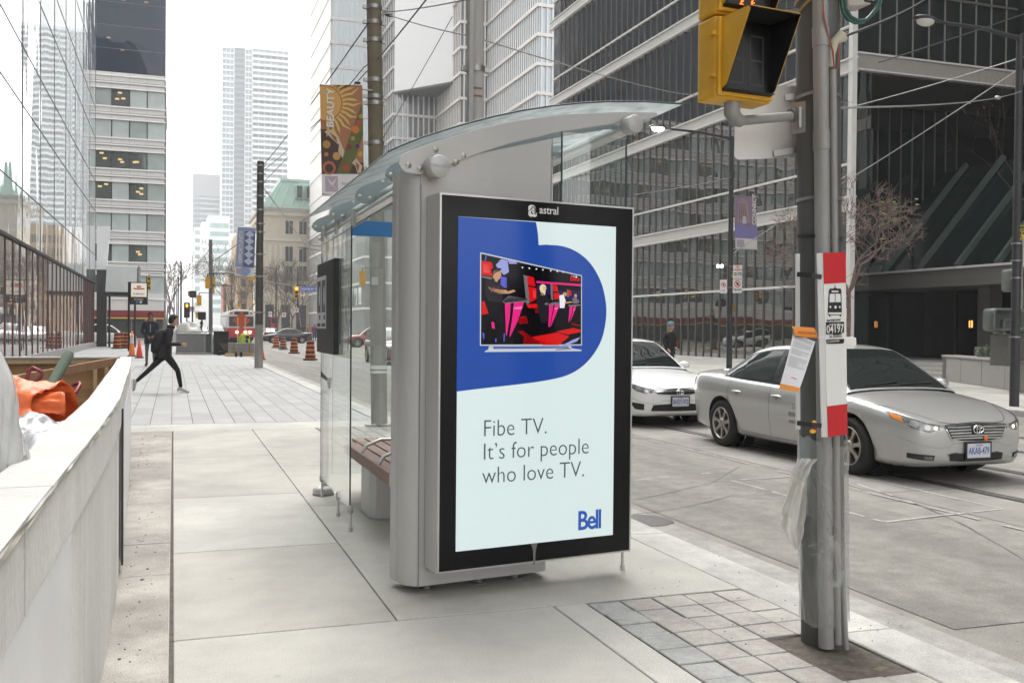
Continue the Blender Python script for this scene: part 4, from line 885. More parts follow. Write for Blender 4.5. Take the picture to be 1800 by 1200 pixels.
for y0, y1 in ((-1, 2.6), (2.606, 5.35), (5.356, 8.0), (8.006, 10.4), (10.406, 13.12)):
    wall_strip(y0, y1, H_-.012, H_+.006, .006, .155, pcap, 'cap_board', jag=.002)
    b = MB()
    ys = [lerp(y0, y1, i/30) for i in range(31)]; rj = random.Random(int(y0*7)+1)
    for k, (off, zz) in enumerate(((.0075, -.004), (.0085, -.010), (.0078, .001))):
        rows = [[Vector((oxy(y)+off+rj.uniform(-.003, .003), y, H_+zz-.0028)), Vector((oxy(y)+off+rj.uniform(-.003, .003), y, H_+zz+.0028))] for y in ys]
        b.grid(rows, ply if k != 2 else pcap, False)
    b.build('ply_edge', hd, recalc=False)
wall_strip(.4, 3.15, .10, .897, -.006, .012, sheet, 'white_sheet'); wall_strip(6.4, 12.6, .05, .93, .004, .012, sheet, 'white_sheet')
b = MB(); b.box(oxy(6.35)+.002, oxy(6.35)+.012, 6.335, 6.39, .04, .99, mat('gap_shadow', (.04, .04, .04), .9)); b.build('gap_shade_strip', hd)  # dark strip laid on the wall for the shade in the joint
wall_strip(-1, 13.05, .0, 1.08, -.13, .016, raw, 'inner_panel')
# far end: inner face of raw plywood on pine studs
b = MB(); b.box(-6.3, -.66, 13.10, 13.12, 0, 1.08, raw); b.build('end_panel', hd)
b = MB(); b.box(-6.3, -.50, 12.96, 13.14, 1.085, 1.106, pcap); b.box(-6.3, -.66, 13.0, 13.095, 1.02, 1.084, stud); b.build('end_cap', hd, bevel=.003)
for x in (-.80, -.93, -2.2, -3.4, -4.6): b = MB(); b.box(x, x+.045, 13.0, 13.098, 0, 1.019, stud); b.build('stud', hd)
b = MB(); b.bar((-1.9, 10.9, .86), (-.60, 12.3, 1.08), .04, .09, mat('brace_timber', (.36, .22, .13), .8, var=.2, stretch=(1, 8, 1))); b.build('brace', hd)
b = MB(); r = random.Random(2); wr = mat('scuff', (.40, .385, .35), .8, var=.4, vscale=40)
for i in range(70):
    y = 1.2+r.random()*7; z = r.uniform(.05, 1.05); h = r.uniform(.004, .03); 
    if .9 < z < 1.0 or (y < 3.2) or (y > 6.2 and z < .95): continue
    x = oxy(y)+(.0007 if z > .92 else -.0112); b.poly([(x, y, z), (x, y+r.uniform(.002, .006), z+h*.4), (x, y+.003, z+h), (x, y-.003, z+h*.6)], wr)
b.build('scuff', hd, recalc=False)
pen = mat('pen_ink', (.07, .07, .09), .6)
text('145', .03, pen, frame((oxy(2.7)+.0052, 2.72, .40), (0, 1, 0), (0, 0, 1)), hd, name='pencil_note')
b = MB(); b.box(-6.3, -.70, .4, 13.0, .01, .02, joint); tag(b.build('pit_floor', at=(-3, 6, 0)), kind='structure')
# sheeting and tarpaulin: noisy folded cloth
def cloth(name, label, cat, fn, nu, nv, m, thick=.004, loc=(0, 0, 0)):
    b = MB(); rows = [[Vector(fn(i/nu, j/nv)) for j in range(nv+1)] for i in range(nu+1)]; b.grid(rows, m)
    o = b.build(name, at=loc, recalc=False); md = o.modifiers.new('thickness', 'SOLIDIFY'); md.thickness = thick; md.offset = 0
    if label: tag(o, label, cat)
    return o
org = mat('orange_tarp', (.78, .16, .045), .45, var=.22, vscale=5, bump=.8, bscale=22)
def N(x, y, z): return mnoise.noise((x, y, z))
def tarp(u, v):
    # a thick roll lying across the pit: u along the axis, v round it, ending in loose pleats
    a = -.6+v*9.2; rg_ = abs(N(u*4+1, v*9, 2)); r0 = (.27-.13*v)*(1-.28*u*u)+.06*rg_+.03*N(u*3, v*7, 1)+.04*abs(N(u*9, v*24, 3))+.02*abs(N(u*25, v*40, 8))+.03*math.sin(v*17)*u*u
    ax = -1.72+1.08*u+.09*N(v*6, 2, u)*u; cy = 6.3-.25*u; y = cy+r0*1.25*math.cos(a); z = .86+.05*u+r0*1.28*math.sin(a)+.02*N(u*6, v*4, 9)
    ax += .07*math.sin(v*15)*(u > .6)*(u-.6)*3.6; z += .02*abs(N(u*8, v*12, 5))
    return (ax, y, z)
cloth('tarpaulin', 'crumpled bright orange tarpaulin bundled inside the plywood hoarding', 'tarpaulin', tarp, 60, 130, org, loc=(-1.3, 6.4, .5))
b = MB()
def tarp_flap(i):
    def f(u, v): return (-.80+.05*i+.10*v+.02*N(u*5, v*3, i), 6.0+.12*i+.25*(u-.5)*(1-.4*v), .62+.62*u*(1-.15*i)+.02*N(u*7, v*5, 4+i)+.03*math.sin(v*5))
    return f
bd = MB()
def clearsheet(u, v): return (-1.25+.85*u+.03*N(v*5, u*3, 1), 3.9+1.5*v+.05*N(u*6, v*3, 2), .80+.22*math.sin(u*2.4)*(.6+.5*v)+.075*N(u*5+3, v*6, 5)+.035*N(u*14, v*15, 7))
milky = thin_glass('milky_sheet', (.86, .87, .88), .9, rough=.12, haze=.62, hazecol=(.80, .81, .83), blend=.35)
cloth('plastic_sheet', 'shiny crumpled clear plastic sheet lying beside the orange tarpaulin', 'plastic sheet', clearsheet, 44, 44, milky, .002, loc=(-.8, 4.6, .8))
def bigsheet(u, v):
    z = .62+.86*v; y = 2.05+.9*u; x = -.405-.08*v*v-.19*u*(.35+.65*v) + .02*math.sin(u*9+v*3)+.03*N(u*4, v*4, 3)+.012*N(u*12, v*10, 4)
    return (x-.06+.10*(1-v), y, z-.05*math.sin(u*3))
haz = thin_glass('heavy_sheet', (.82, .82, .82), .8, rough=.2, haze=.9, hazecol=(.93, .93, .925), blend=.08)
def bunch(u, v):
    # loosely gathered sheet standing up against the inside of the wall
    a = v*2*math.pi; k = .5+.5*math.sin(math.pi*min(1, .15+.85*(1-u)))
    r0 = (.155+.05*math.sin(a*3+u*3)*.5+.02*N(math.cos(a)*3, math.sin(a)*3, u*5)+.03*abs(N(math.cos(a)*3, math.sin(a)*3, u*2+5))+.008*abs(N(math.cos(a)*11, math.sin(a)*11, u*5)))*(k if u > .5 else 1.0)*(1-.45*max(0, u-.55)/.45)
    return (-.515+.62*r0*math.cos(a)+.02*N(u*3, a, 2), 3.12+r0*1.2*math.sin(a), .75+.68*u+.03*N(a, u*3, 7))
o = cloth('dust_sheet', 'milky dust sheet bunched up at the near corner of the hoarding', 'plastic sheet', bunch, 60, 120, haz, .002, loc=(-.6, 2.7, .6))
# shovels: shaft with a D grip
def shovel(name, label, foot_, tip, col, shaft):
    foot_, tip = Vector(foot_), Vector(tip); d = (tip-foot_).normalized(); x = d.cross(Vector((.2, 1, 0))).normalized()
    t = thing(name, label, 'shovel', foot_); m = mat(col[0], col[1], .45, var=.2, vscale=20)
    b = MB(); b.cyl(foot_, tip-d*.14, .019, mat(shaft[0], shaft[1], .6, var=.15), 12); b.build('shaft', t)
    b = MB(); q = tip-d*.15
    b.tube([q-d*.06, q, q+d*.03+x*.025, q+d*.12+x*.052, q+d*.15+x*.045, q+d*.15-x*.045, q+d*.12-x*.052, q+d*.03-x*.025, q], [.023, .022, .016, .015, .015, .015, .015, .016, .018], m, 10); b.build('grip', t)
    b = MB(); s_ = d.cross(x); b.grid([[foot_+x*(.11*k/3)-d*(.30*j/4)+s_*(.02*(abs(k)/3)**2) for k in range(-3, 4)] for j in range(5)], mat('shovel_steel', (.18, .17, .16), .5, metal=.7)); b.build('blade', t, recalc=False)
shovel('shovel', 'shovel with a red D grip leaning on the inner hoarding wall', (-.72, 7.3, .35), pG(130, 676, 1.02), ('grip_red', (.24, .035, .05)), ('shaft_grey', (.08, .085, .09)))
tp = pY(66, 650, 8.6); shovel('shovel', 'shovel with a dark red grip showing behind the orange tarpaulin', (-1.5, 8.4, .3), tp, ('grip_red', (.24, .035, .05)), ('shaft_grey', (.08, .085, .09)))
tp = pY(123, 619, 8.9); t = thing('digging_bar', 'green painted tool handle sticking up above the hoarding edge', 'tool', (-1.2, 8.4, .3)); b = MB(); q = Vector((-1.25, 8.5, .35)); b.tube([q, lerp(q, tp, .97), tp], [.03, .045, .035], mat('tool_green', (.19, .25, .19), .5, var=.2), 14); b.build('handle', t)
b = MB(); q2 = lerp(q, tp, .45); b.cyl(q2+Vector((-.05, 0, 0)), q2+(tp-q).normalized()*.32+Vector((-.05, 0, 0)), .028, stud, 10); b.build('ferrule', t)
# ================================================================ poles, signs, signals, lamps, banners, wires
pole_m = mat('pole_steel', (.10, .098, .094), .55, metal=.2, var=.18, vscale=5, stretch=(1, 1, .3), stain=.15)
cond_m = mat('conduit_grey', (.29, .285, .275), .5, metal=.15, var=.1, vscale=10, stretch=(1, 1, .2), stain=.12)
strap_m = mat('strap_steel', (.30, .29, .28), .4, metal=.8); blk = mat('black_plastic', (.018, .018, .018), .5); orust = mat('orange_strap', (.38, .22, .06), .7, var=.3)
conc_m = mat('pole_concrete', (.30, .285, .265), .85, var=.12, vscale=7, stretch=(1, 1, .3), stain=.22); brown_m = mat('pole_brown', (.15, .125, .085), .7, var=.15, vscale=6, stain=.12)
# ---- the near pole
bp = pY(1447, 1120, 3.95); tp = pY(1436.5, 0, 3.95); ax = (tp-bp).normalized(); bp = bp-ax*(bp.z/ax.z)
pl = thing('utility_pole', 'dark steel pole with grey conduits strapped to it at the kerb on the right', 'pole', bp)
def on(z): return bp+ax*(z/ax.z)
b = MB(); b.tube([on(-.05), on(.5), on(8)], [.104, .104, .098], pole_m, 40); b.build('shaft', pl)
cdir = Vector((-.51, -.86, 0)); sdir = Vector((.80, -.60, 0))
cc = lambda z: on(z)+cdir*.128
b = MB(); b.cyl(cc(.0), cc(8), .036, cond_m, 24)
for z in (2.44, 2.92): b.cyl(cc(z-.09), cc(z+.0), .0395, cond_m, 24)
b.build('conduit', pl)
b = MB(); b.cyl(cc(.02)+sdir*.053, cc(2.72)+sdir*.053, .017, cond_m, 16); b.build('narrow_conduit', pl)
b = MB(); b.cyl(cc(.0)+sdir*.09, cc(.3)+sdir*.078, .012, cond_m, 12); b.build('ground_lead', pl)
for z, m, dz in ((2.99, orust, .10), (3.06, orust, .07), (1.96, blk, -.02), (2.13, strap_m, 0), (2.62, strap_m, .0)):
    b = MB()
    pts = [on(z+dz*(.5-.5*math.cos(t)))+Vector((math.cos(t+2.0), math.sin(t+2.0), 0))*(.107+.045*max(0, math.cos(t+2.0-math.atan2(cdir.y, cdir.x)))**6) for t in [2*math.pi*k/40 for k in range(41)]]
    b.grid([[p-ZV*.008, p+ZV*.008] for p in pts], m); b.build('strap', pl, recalc=False)
p0 = cc(2.80)+Vector((.058, .0, 0)); b = MB(); cream = mat('cream_plastic', (.46, .43, .34), .5)
b.tube([p0-ZV*.06, p0, p0+ZV*.06+Vector((.012, -.01, 0)), p0+ZV*.09+Vector((.05, -.02, 0))], [.018, .019, .022, .03], cream, 14); b.build('weatherhead', pl)
b = MB(); redw = mat('red_wire', (.30, .06, .05), .5)
for k in (0, .006): b.tube([cc(3.1)+Vector((-.02+k, -.04, 0)), cc(2.95)+Vector((-.012-k, -.045, 0)), cc(2.80)+Vector((.03+k, -.045, 0)), cc(2.69)+Vector((.055, -.03, 0)), cc(2.74)+Vector((.078, -.03, 0)), cc(2.87)+Vector((.09-k, -.02, 0))], .0022, redw, 6)
b.build('signal_wire', pl)
def q_at(px, py, Y): return pY(px, py, Y)
b = MB(); gw_ = mat('cable_green', (.02, .10, .075), .35); 
for k in range(3):
    pts = [q_at(x+3*k, y-2*k, 3.85) for x, y in ((1480, -60), (1478, -5), (1481, 20), (1490, 34), (1503, 41), (1518, 39), (1530, 28), (1540, 15), (1546, -5), (1548, -50))]; b.tube(pts, .008, (gw_, blk, gw_)[k], 8)
b.tube([q_at(x, y, 3.86) for x, y in ((1515, -30), (1522, 2), (1535, 4), (1560, -20))], .008, blk, 8)
tag(b.build('cable', at=q_at(1500, 0, 3.85)), 'loops of dark green and black cable hanging beside the near pole', 'cable')
b = MB(); b.prism([q_at(x, y, 4.1) for x, y in ((1484, -40), (1535, -40), (1530, 8), (1492, 10))], (0, .12, 0), mat('box_beige', (.40, .36, .33), .6)); tag(b.build('junction_box', at=q_at(1505, 0, 4.1)), 'beige junction box half out of view at the top of the near pole', 'junction box')
# ---- transit stop sign strapped to the pole
red = mat('sign_red', (.50, .012, .018), .4, var=.04); white = mat('sign_white', (.68, .675, .66), .4, var=.04, vscale=6); ink_ = mat('sign_black', (.012, .012, .013), .5)
tl, tr_, br_, bl_ = q_at(1446.5, 444.5, 3.735), q_at(1486.5, 443, 3.75), q_at(1489.5, 763, 3.75), q_at(1455, 768, 3.735)
ts = thing('transit_stop_sign', 'tall narrow red and white tram stop sign strapped to the near pole', 'sign', bl_)
su = (tr_-tl).normalized(); sv = (tl-bl_).normalized(); sn = su.cross(sv)
def sp(u, v, k=0.0): return lerp(lerp(bl_, br_, u), lerp(tl, tr_, u), v)+sn*k
b = MB(); b.prism([sp(0, 0), sp(1, 0), sp(1, 1), sp(0, 1)], -sn*.003, white); b.prism([sp(0, 0)-sn*.003, sp(0, 1)-sn*.003, sp(0, 1)-su*.017-sn*.02, sp(0, 0)-su*.017-sn*.02], -sn*.004, white); b.build('panel', ts)
b = MB(); b.poly([sp(0, .832, .001), sp(1, .832, .001), sp(1, 1, .001), sp(0, 1, .001)], red); b.build('red_band', ts)
b = MB(); b.poly([sp(0, 0, .001), sp(1, 0, .001), sp(1, .168, .001), sp(0, .168, .001)], red); b.build('red_band', ts)
def SG(x, y): # photo crop coordinates of the sign -> sign plane
    return pPl(x, y, tl+sn*.0016, sn)
def sgp(pts): return [SG(1350+x*.3, 420+y*.3) for x, y in pts]
b = MB(); b.poly(sgp([(357, 300), (364, 290), (425, 290), (430, 300), (433, 430), (431, 445), (352, 446), (350, 430)]), ink_)
b.poly(sgp([(386, 285), (402, 285), (402, 293), (386, 293)]), ink_); b.poly(sgp([(391, 270), (395, 270), (395, 290), (391, 290)]), ink_)
b.poly(sgp([(356, 445), (366, 445), (366, 455), (360, 455)]), ink_); b.poly(sgp([(420, 445), (430, 445), (426, 455), (420, 455)]), ink_)
pic = b.build('tram_pictogram', ts, recalc=False)
b = MB()
for p in ([(361, 322), (391, 320), (391, 370), (360, 371)], [(395, 320), (424, 321), (426, 370), (395, 370)], [(372, 303), (412, 303), (412, 312), (372, 312)], [(354, 430), (430, 430), (430, 441), (354, 441)]): b.poly([q+sn*.0006 for q in sgp(p)], white)
for cx, cy, r_ in ((365, 398, 5), (395, 399, 7), (420, 398, 5)): b.poly([q+sn*.0006 for q in sgp([(cx+r_*math.cos(t*.5236), cy+r_*1.3*math.sin(t*.5236)) for t in range(12)])], white)
b.build('pictogram_window', pic, recalc=False)
b = MB(); b.poly(sgp([(340, 487), (446, 484), (446, 548), (340, 560)]), ink_); b.poly(sgp([(341, 590), (446, 584), (446, 606), (436, 612), (350, 615), (342, 608)]), ink_)
b.build('number_plate', ts, recalc=False)
sfr = lambda x, y: frame(SG(1350+x*.3, 420+y*.3)+sn*.0008, su, sv)
text('04197', .052, white, sfr(343, 552), ts, sx=.80, bold=.0006); text('Next Vehicle Arrival', .0135, ink_, sfr(345, 483), ts, sx=.72); text('Text this Stop Number', .0105, white, sfr(357, 505), ts, sx=.72)
text('to 898882', .024, ink_, sfr(360, 578), ts, sx=.75, bold=.0004); text('Or Call 416-393-4636', .011, white, sfr(348, 607), ts, sx=.72)
b = MB()
for y_ in (484, 745):
    a_, c_ = q_at(1401, y_-2, 3.80), q_at(1444, y_+3, 3.74); b.bar(a_, lerp(a_, c_, .5)+Vector((0, -.02, 0)), .004, .022, blk); b.bar(lerp(a_, c_, .5)+Vector((0, -.02, 0)), c_, .004, .022, blk)
b.build('band_clamp', ts)
b = MB(); b.prism([q_at(1400, 446, 3.86), q_at(1406, 446, 3.87), q_at(1407, 755, 3.87), q_at(1401, 755, 3.86)], (0, .012, 0), white); b.build('side_plate', ts)
# ---- paper notice tied beside it
pa_m = mat('notice_paper', (.66, .66, .68), .7, var=.02); orm = mat('notice_orange', (.72, .26, .045), .7)
nt_ = thing('paper_notice', 'paper notice with orange bands hanging askew from the near pole', 'notice', q_at(1405, 640, 3.70))
NQ = dict(tl=q_at(1395, 578, 3.72), tr=q_at(1437, 594, 3.70), br=q_at(1401, 690, 3.66), bl=q_at(1369, 683, 3.68))
def npt(u, v, k=0.0): 
    p = lerp(lerp(NQ['bl'], NQ['br'], u), lerp(NQ['tl'], NQ['tr'], u), v); nn = Vector((-.2, -.97, .1)).normalized(); return p+nn*(.012*math.sin(v*2.6+u*1.5)+k)
b = MB(); b.grid([[npt(u/8, v/12) for u in range(9)] for v in range(13)], pa_m); sht = b.build('sheet', nt_, recalc=False)
b = MB(); b.grid([[npt(u/8, v, .001) for u in range(9)] for v in (.002, .03, .058, .085)], orm); b.build('orange_band', nt_, recalc=False)
hq = [q_at(1391.5, 573, 3.71), q_at(1431, 576, 3.685), q_at(1437, 594, 3.69), q_at(1398, 592.5, 3.70)]
b = MB(); b.grid([[lerp(lerp(hq[0], hq[1], u/6), lerp(hq[3], hq[2], u/6), v/4)+Vector((0, -.006*math.sin(v*.8), 0)) for u in range(7)] for v in range(5)], orm); 
b.grid([[lerp(lerp(hq[3], hq[2], u/6), npt(u/6, .93), v/2)+Vector((0, -.004, 0)) for u in range(7)] for v in range(3)], mat('notice_dark', (.10, .09, .085), .7)); b.build('header', nt_, recalc=False)
text('ROUTE CHANGE', .0135, mat('notice_brown', (.30, .08, .02), .7), frame(hq[3]+Vector((.012, -.008, .018)), hq[1]-hq[0], Vector((-.2, 0, 1))), nt_, sx=.8)
b = MB(); gl_ = mat('notice_print', (.40, .40, .42), .8); rl = random.Random(3)
for i in range(25):
    v = .90-.021*i
    if i in (3, 9, 15): continue
    u1 = .9 if rl.random() < .7 else .55
    b.grid([[npt(lerp(.08, u1, k/5), v, .0012), npt(lerp(.08, u1, k/5), v-.007, .0012)] for k in range(6)], gl_)
b.grid([[npt(lerp(.4, .7, k/3), .225, .0013), npt(lerp(.4, .7, k/3), .212, .0013)] for k in range(4)], mat('notice_red', (.6, .12, .08), .8)); b.build('print', nt_, recalc=False)
b = MB(); b.tube([NQ['tr'], q_at(1450, 592, 3.69), q_at(1487, 588, 3.72)], .0015, white, 5); b.build('string', nt_)
b = MB(); yel = mat('wrapper_yellow', (.70, .42, .03), .35); wq = q_at(1431, 750, 3.76)
b.ball(wq+Vector((0, 0, .018)), (.012, .01, .012), yel, 8, 6); b.ball(wq+Vector((.004, 0, -.004)), (.012, .01, .018), red, 8, 6); b.ball(wq+Vector((-.008, -.002, -.02)), (.018, .008, .01), yel, 8, 6)
tag(b.build('candy_wrapper', at=wq), 'crushed red and yellow candy wrapper tucked behind the black strap', 'wrapper')
# ---- clear film round the foot of the pole
film = thin_glass('stretch_film', (.90, .91, .92), .95, rough=.12, haze=.20, hazecol=(.74, .75, .75), blend=.18)
wr = thing('plastic_wrap', 'clear plastic film wound round the near pole with a torn milky flap', 'plastic wrap', on(.1))
b = MB(); rows = []
for j in range(61):
    row = []
    for k in range(72):
        t = 2*math.pi*k/72; dcn = max(0, math.cos(t-math.atan2(cdir.y, cdir.x))); d2 = max(0, math.cos(t-math.atan2(-.7, .7)))
        top = .97+.025*math.sin(t*2+1)+.02*N(math.cos(t)*3, math.sin(t)*3, 1); bot = .10+.02*N(math.cos(t)*2, math.sin(t)*2, 4)
        z = lerp(bot, top, j/60); rr_ = .112+.050*dcn**5+.012*d2**5+.006*N(t*3, z*9+t*4, 2)+.003*N(t*9, z*26-t*14, 3)
        row.append(on(z)+Vector((math.cos(t), math.sin(t), 0))*rr_)
    rows.append(row)
b.grid(rows, film, True, True); b.build('film', wr, recalc=False)
b = MB()
for s_ in range(9):   # twisted strands of film
    z0, z1 = rnd.uniform(.25, .9), rnd.uniform(.2, .95); t0 = rnd.uniform(3.6, 5.2); pts = []
    for k in range(12):
        t = t0+k*.12; dcn = max(0, math.cos(t-math.atan2(cdir.y, cdir.x))); pts.append(on(lerp(z0, z1, k/11))+Vector((math.cos(t), math.sin(t), 0))*(.117+.052*dcn**5))
    b.tube(pts, .0016, film, 5)
b.build('film_strand', wr)
fl = thin_glass('film_flap', (.80, .79, .75), .6, rough=.3, haze=.95, hazecol=(.66, .645, .60), blend=.1)
b = MB(); rows = []; top_c = q_at(1424, 806, 3.80)
cpts = [(1424, 806, 14), (1412, 818, 14), (1404, 840, 15), (1399, 870, 17), (1394, 905, 21), (1394, 930, 18), (1401, 965, 4)]
for i in range(36):
    f_ = i/35*(len(cpts)-1); a_ = int(min(f_, len(cpts)-2)); f_ -= a_; x, y, ww = [lerp(cpts[a_][c], cpts[a_+1][c], f_) for c in range(3)]
    row = []
    for k in range(15):
        s_ = k/14-.5; edge = 4*N(i*.3, s_*3, 5)*(i/35)
        p = pY(x+s_*ww*2.1+edge, y+3*N(s_*5, i*.2, 3), 3.80-.03*math.sin(s_*9+i*.12)-.02*N(i*.12, s_*4, 1)); row.append(p)
    rows.append(row)
b.grid(rows, fl); b.build('flap', wr, recalc=False)
b = MB(); b.grid([[pY(lerp(1424, 1404, u/6)-8*v/5*u/6-6*v/5+2*N(u, v, 3), lerp(806, 802, u/6)+v*(9-u*.5)+3*N(u*.9, v, 1), 3.79-.02*math.sin(u+v)) for v in range(6)] for u in range(7)], film); b.build('loose_end', wr, recalc=False)
b = MB(); pts = [q_at(x, y, 3.70) for x, y in ((1452, 924), (1462, 940), (1474, 957), (1486, 975), (1488, 992), (1484, 1012), (1476, 1030))]; pin = [q_at(x, y, 3.76) for x, y in ((1452, 926), (1458, 950), (1464, 970), (1470, 985), (1472, 1000), (1470, 1015), (1460, 1031))]
b.grid([pts, [lerp(p, q, .5)+Vector((0, -.01, 0)) for p, q in zip(pts, pin)], pin], film); b.build('torn_edge', wr, recalc=False)
# ---- pedestrian signal on its bracket
yl = mat('signal_yellow', (.66, .345, .012), .42, var=.06, vscale=12, stain=.12); vis = mat('visor_black', (.006, .006, .007), .6, var=.2); lens = mat('signal_lens', (.008, .008, .008), .35)
fdir = Vector((.084, -.9965, 0)); rdir = Vector((.9965, .084, 0)); so = q_at(1311, 177, 3.66)
ps = thing('pedestrian_signal', 'yellow pedestrian signal with black visors on a bracket from the near pole', 'traffic light', so)
def q3(x, y, z): return so+rdir*x+ZV*y+fdir*z
def hood(y0, y1):
    hw = .128
    b = MB()   # hood: top, two side cheeks that slope back towards the foot
    for sx in (-1, 1):
        pts = [q3(sx*hw, y0+.03, .0), q3(sx*hw, y0+.045, .035), q3(sx*hw, y1-.025, .195), q3(sx*hw, y1-.012, .18), q3(sx*hw, y1-.012, 0)]
        b.prism(pts, rdir*(-sx*.003), vis); b.prism([lerp(p, sum(pts, Vector())/5, .03)+rdir*(sx*.0035) for p in pts], rdir*(-sx*.003), yl)
    b.prism([q3(-hw, y1-.012, 0), q3(hw, y1-.012, 0), q3(hw, y1-.02, .195), q3(-hw, y1-.02, .195)], ZV*-.003, vis); b.prism([q3(-hw, y1-.0085, 0), q3(hw, y1-.0085, 0), q3(hw, y1-.0165, .195), q3(-hw, y1-.0165, .195)], ZV*-.003, yl)
    b.prism([q3(-hw, y0+.03, 0), q3(hw, y0+.03, 0), q3(hw, y0+.036, .035), q3(-hw, y0+.036, .035)], ZV*-.003, vis)
    return b
for k, (y0, y1) in enumerate(((0.0, .355), (.36, .715))):
    b = MB(); b.prism([q3(-.15, y0+.003, -.15), q3(.15, y0+.003, -.15), q3(.15, y1, -.15), q3(-.15, y1, -.15)], fdir*.13, yl); hs_ = b.build('housing', ps, bevel=.012)
    b = MB(); b.prism([q3(-.145, y0+.012, -.02), q3(.145, y0+.012, -.02), q3(.145, y1-.008, -.02), q3(-.145, y1-.008, -.02)], fdir*.022, yl); b.build('door', hs_, bevel=.006)
    b = MB(); b.prism([q3(-.127, y0+.032, .001), q3(.127, y0+.032, .001), q3(.127, y1-.013, .001), q3(-.127, y1-.013, .001)], fdir*.004, lens); b.build('lens', hs_)
    hood(y0, y1).build('visor', hs_, recalc=False)
    b = MB()
    for yy in (y0+.09, y0+.27): b.prism([q3(-.165, yy, -.045), q3(-.14, yy, -.045), q3(-.14, yy+.018, -.045), q3(-.165, yy+.018, -.045)], fdir*.03, yl)
    b.build('hinge', hs_, bevel=.003)
    if k == 0:
        b = MB(); dim = mat('dead_digit', (.035, .035, .035), .5)
        for cx in (-.058, .050):
            for (xa, ya, xb, yb) in ((-.035, .07, .035, .07), (-.035, .175, .035, .175), (-.035, .28, .035, .28), (-.035, .07, -.035, .175), (.035, .07, .035, .175), (-.035, .175, -.035, .28), (.035, .175, .035, .28)):
                b.bar(q3(cx+xa, ya, .0055), q3(cx+xb, yb, .0055), .010, .001, dim, up=fdir)
        b.build('digit', hs_)
    else:
        b = MB(); led = emis('orange_led', (1.0, .13, .015), .9)
        for pts in ([(-.045, .43), (-.035, .44), (-.032, .455), (-.037, .475), (-.045, .495), (-.052, .52), (-.05, .55)], [(.03, .425), (.022, .44), (.022, .455), (.03, .475), (.043, .492), (.055, .51), (.062, .54)]):
            for (xa, ya), (xb, yb) in zip(pts[:-1], pts[1:]):
                for f_ in (0, .5): b.ball(q3(lerp(xa, xb, f_), lerp(ya, yb, f_)-.028, .006), .0046, led, 8, 5)
                b.ball(q3(lerp(xa, xb, .195)+.008, lerp(ya, yb, .195)-.035, .006), .0036, led, 8, 5)
        b.build('hand_symbol', hs_)
b = MB(); e0 = q3(-.02, -.012, -.07); br0 = q_at(1398, 204, 3.88)
b.tube([e0+ZV*.03, e0-ZV*.03, e0-ZV*.055+(br0-e0).normalized()*.025, e0-ZV*.06+(br0-e0).normalized()*.06], [.036, .036, .034, .028], cond_m, 18); b.cyl(e0-ZV*.06+(br0-e0).normalized()*.05, br0, .0215, cond_m, 16); b.build('bracket_arm', ps)
b = MB(); b.cyl(br0-(br0-e0).normalized()*.04, br0, .03, strap_m, 14); b.prism([q_at(1394, 180, 3.87), q_at(1416, 178, 3.83), q_at(1416, 232, 3.83), q_at(1394, 236, 3.87)], (0, .02, 0), strap_m); b.prism([q_at(1398, 190, 3.85), q_at(1402, 190, 3.845), q_at(1402, 226, 3.845), q_at(1398, 226, 3.85)], (0, -.03, 0), strap_m); b.build('pole_clamp', ps)
b = MB(); b.bar(q_at(1365, 26, 3.8), q_at(1400, 22, 3.86), .03, .03, strap_m); b.build('upper_arm', ps)
# ---- blank back of a road sign
b = MB(); rc = []
for x, y, a0 in ((1300, 272, 90), (1302, 160, 180), (1398, 160, 270), (1392, 268, 0)):
    for k in range(6): t = R_(a0+90*k/5); rc.append(q_at(x+ (9*math.cos(t)), y+9*math.sin(t), 4.06))
b.prism(rc, (0, .003, 0), mat('sign_back', (.60, .595, .58), .45, metal=.1, var=.03)); 
sbk = thing('road_sign', 'blank pale back of a rounded road sign behind the pedestrian signal', 'sign', q_at(1345, 270, 4.06)); b.build('panel', sbk)
b = MB(); b.bar(q_at(1360, 270, 4.05), q_at(1400, 264, 4.02), .01, .03, strap_m); b.bar(q_at(1380, 172, 4.05), q_at(1405, 168, 4.02), .01, .03, strap_m); b.build('fixing_bar', sbk)
# ---- the other poles
def pole(name, label, base, top, r0, r1, m, bands=(), m_low=None, split=None, cat='pole'):
    base, top = Vector(base), Vector(top); t = thing(name, label, cat, base); ax_ = (top-base)
    b = MB()
    if m_low:
        f_ = split/ax_.z; b.tube([base, base+ax_*f_], [r0, lerp(r0, r1, f_)], m_low, 24); b.build('lower_shaft', t); b = MB(); b.tube([base+ax_*f_, top], [lerp(r0, r1, f_)*.995, r1], m, 24)
    else: b.tube([base, top], [r0, r1], m, 24)
    b.build('shaft', t)
    for z in bands:
        p = base+ax_*(z/ax_.z); rr_ = lerp(r0, r1, z/ax_.z)+.012; b = MB(); b.cyl(p-ZV*.03, p+ZV*.03, rr_, strap_m, 20); b.box(p.x-rr_-.05, p.x-rr_+.01, p.y-.03, p.y+.03, p.z-.025, p.z+.025, strap_m); b.box(p.x+rr_-.01, p.x+rr_+.05, p.y-.03, p.y+.03, p.z-.025, p.z+.025, strap_m); b.build('clamp', t)
    return t
pB = pole('trolley_pole', 'brown and grey trolley pole behind the shelter carrying the orange sun banner', (2.99, 14.7, 0), (2.84, 14.7, 7.6), .125, .108, brown_m, (5.0, 5.25, 5.85, 6.12, 6.35, 4.9, 4.3, 3.9), conc_m, 3.85)
b = MB(); b.lathe([(.14, .86), (.135, .9), (.132, .92)], (2.97, 14.7, 0), white, 20); b.lathe([(.14, .80), (.134, .84)], (2.97, 14.7, 0), white, 20); b.build('tape', pB)
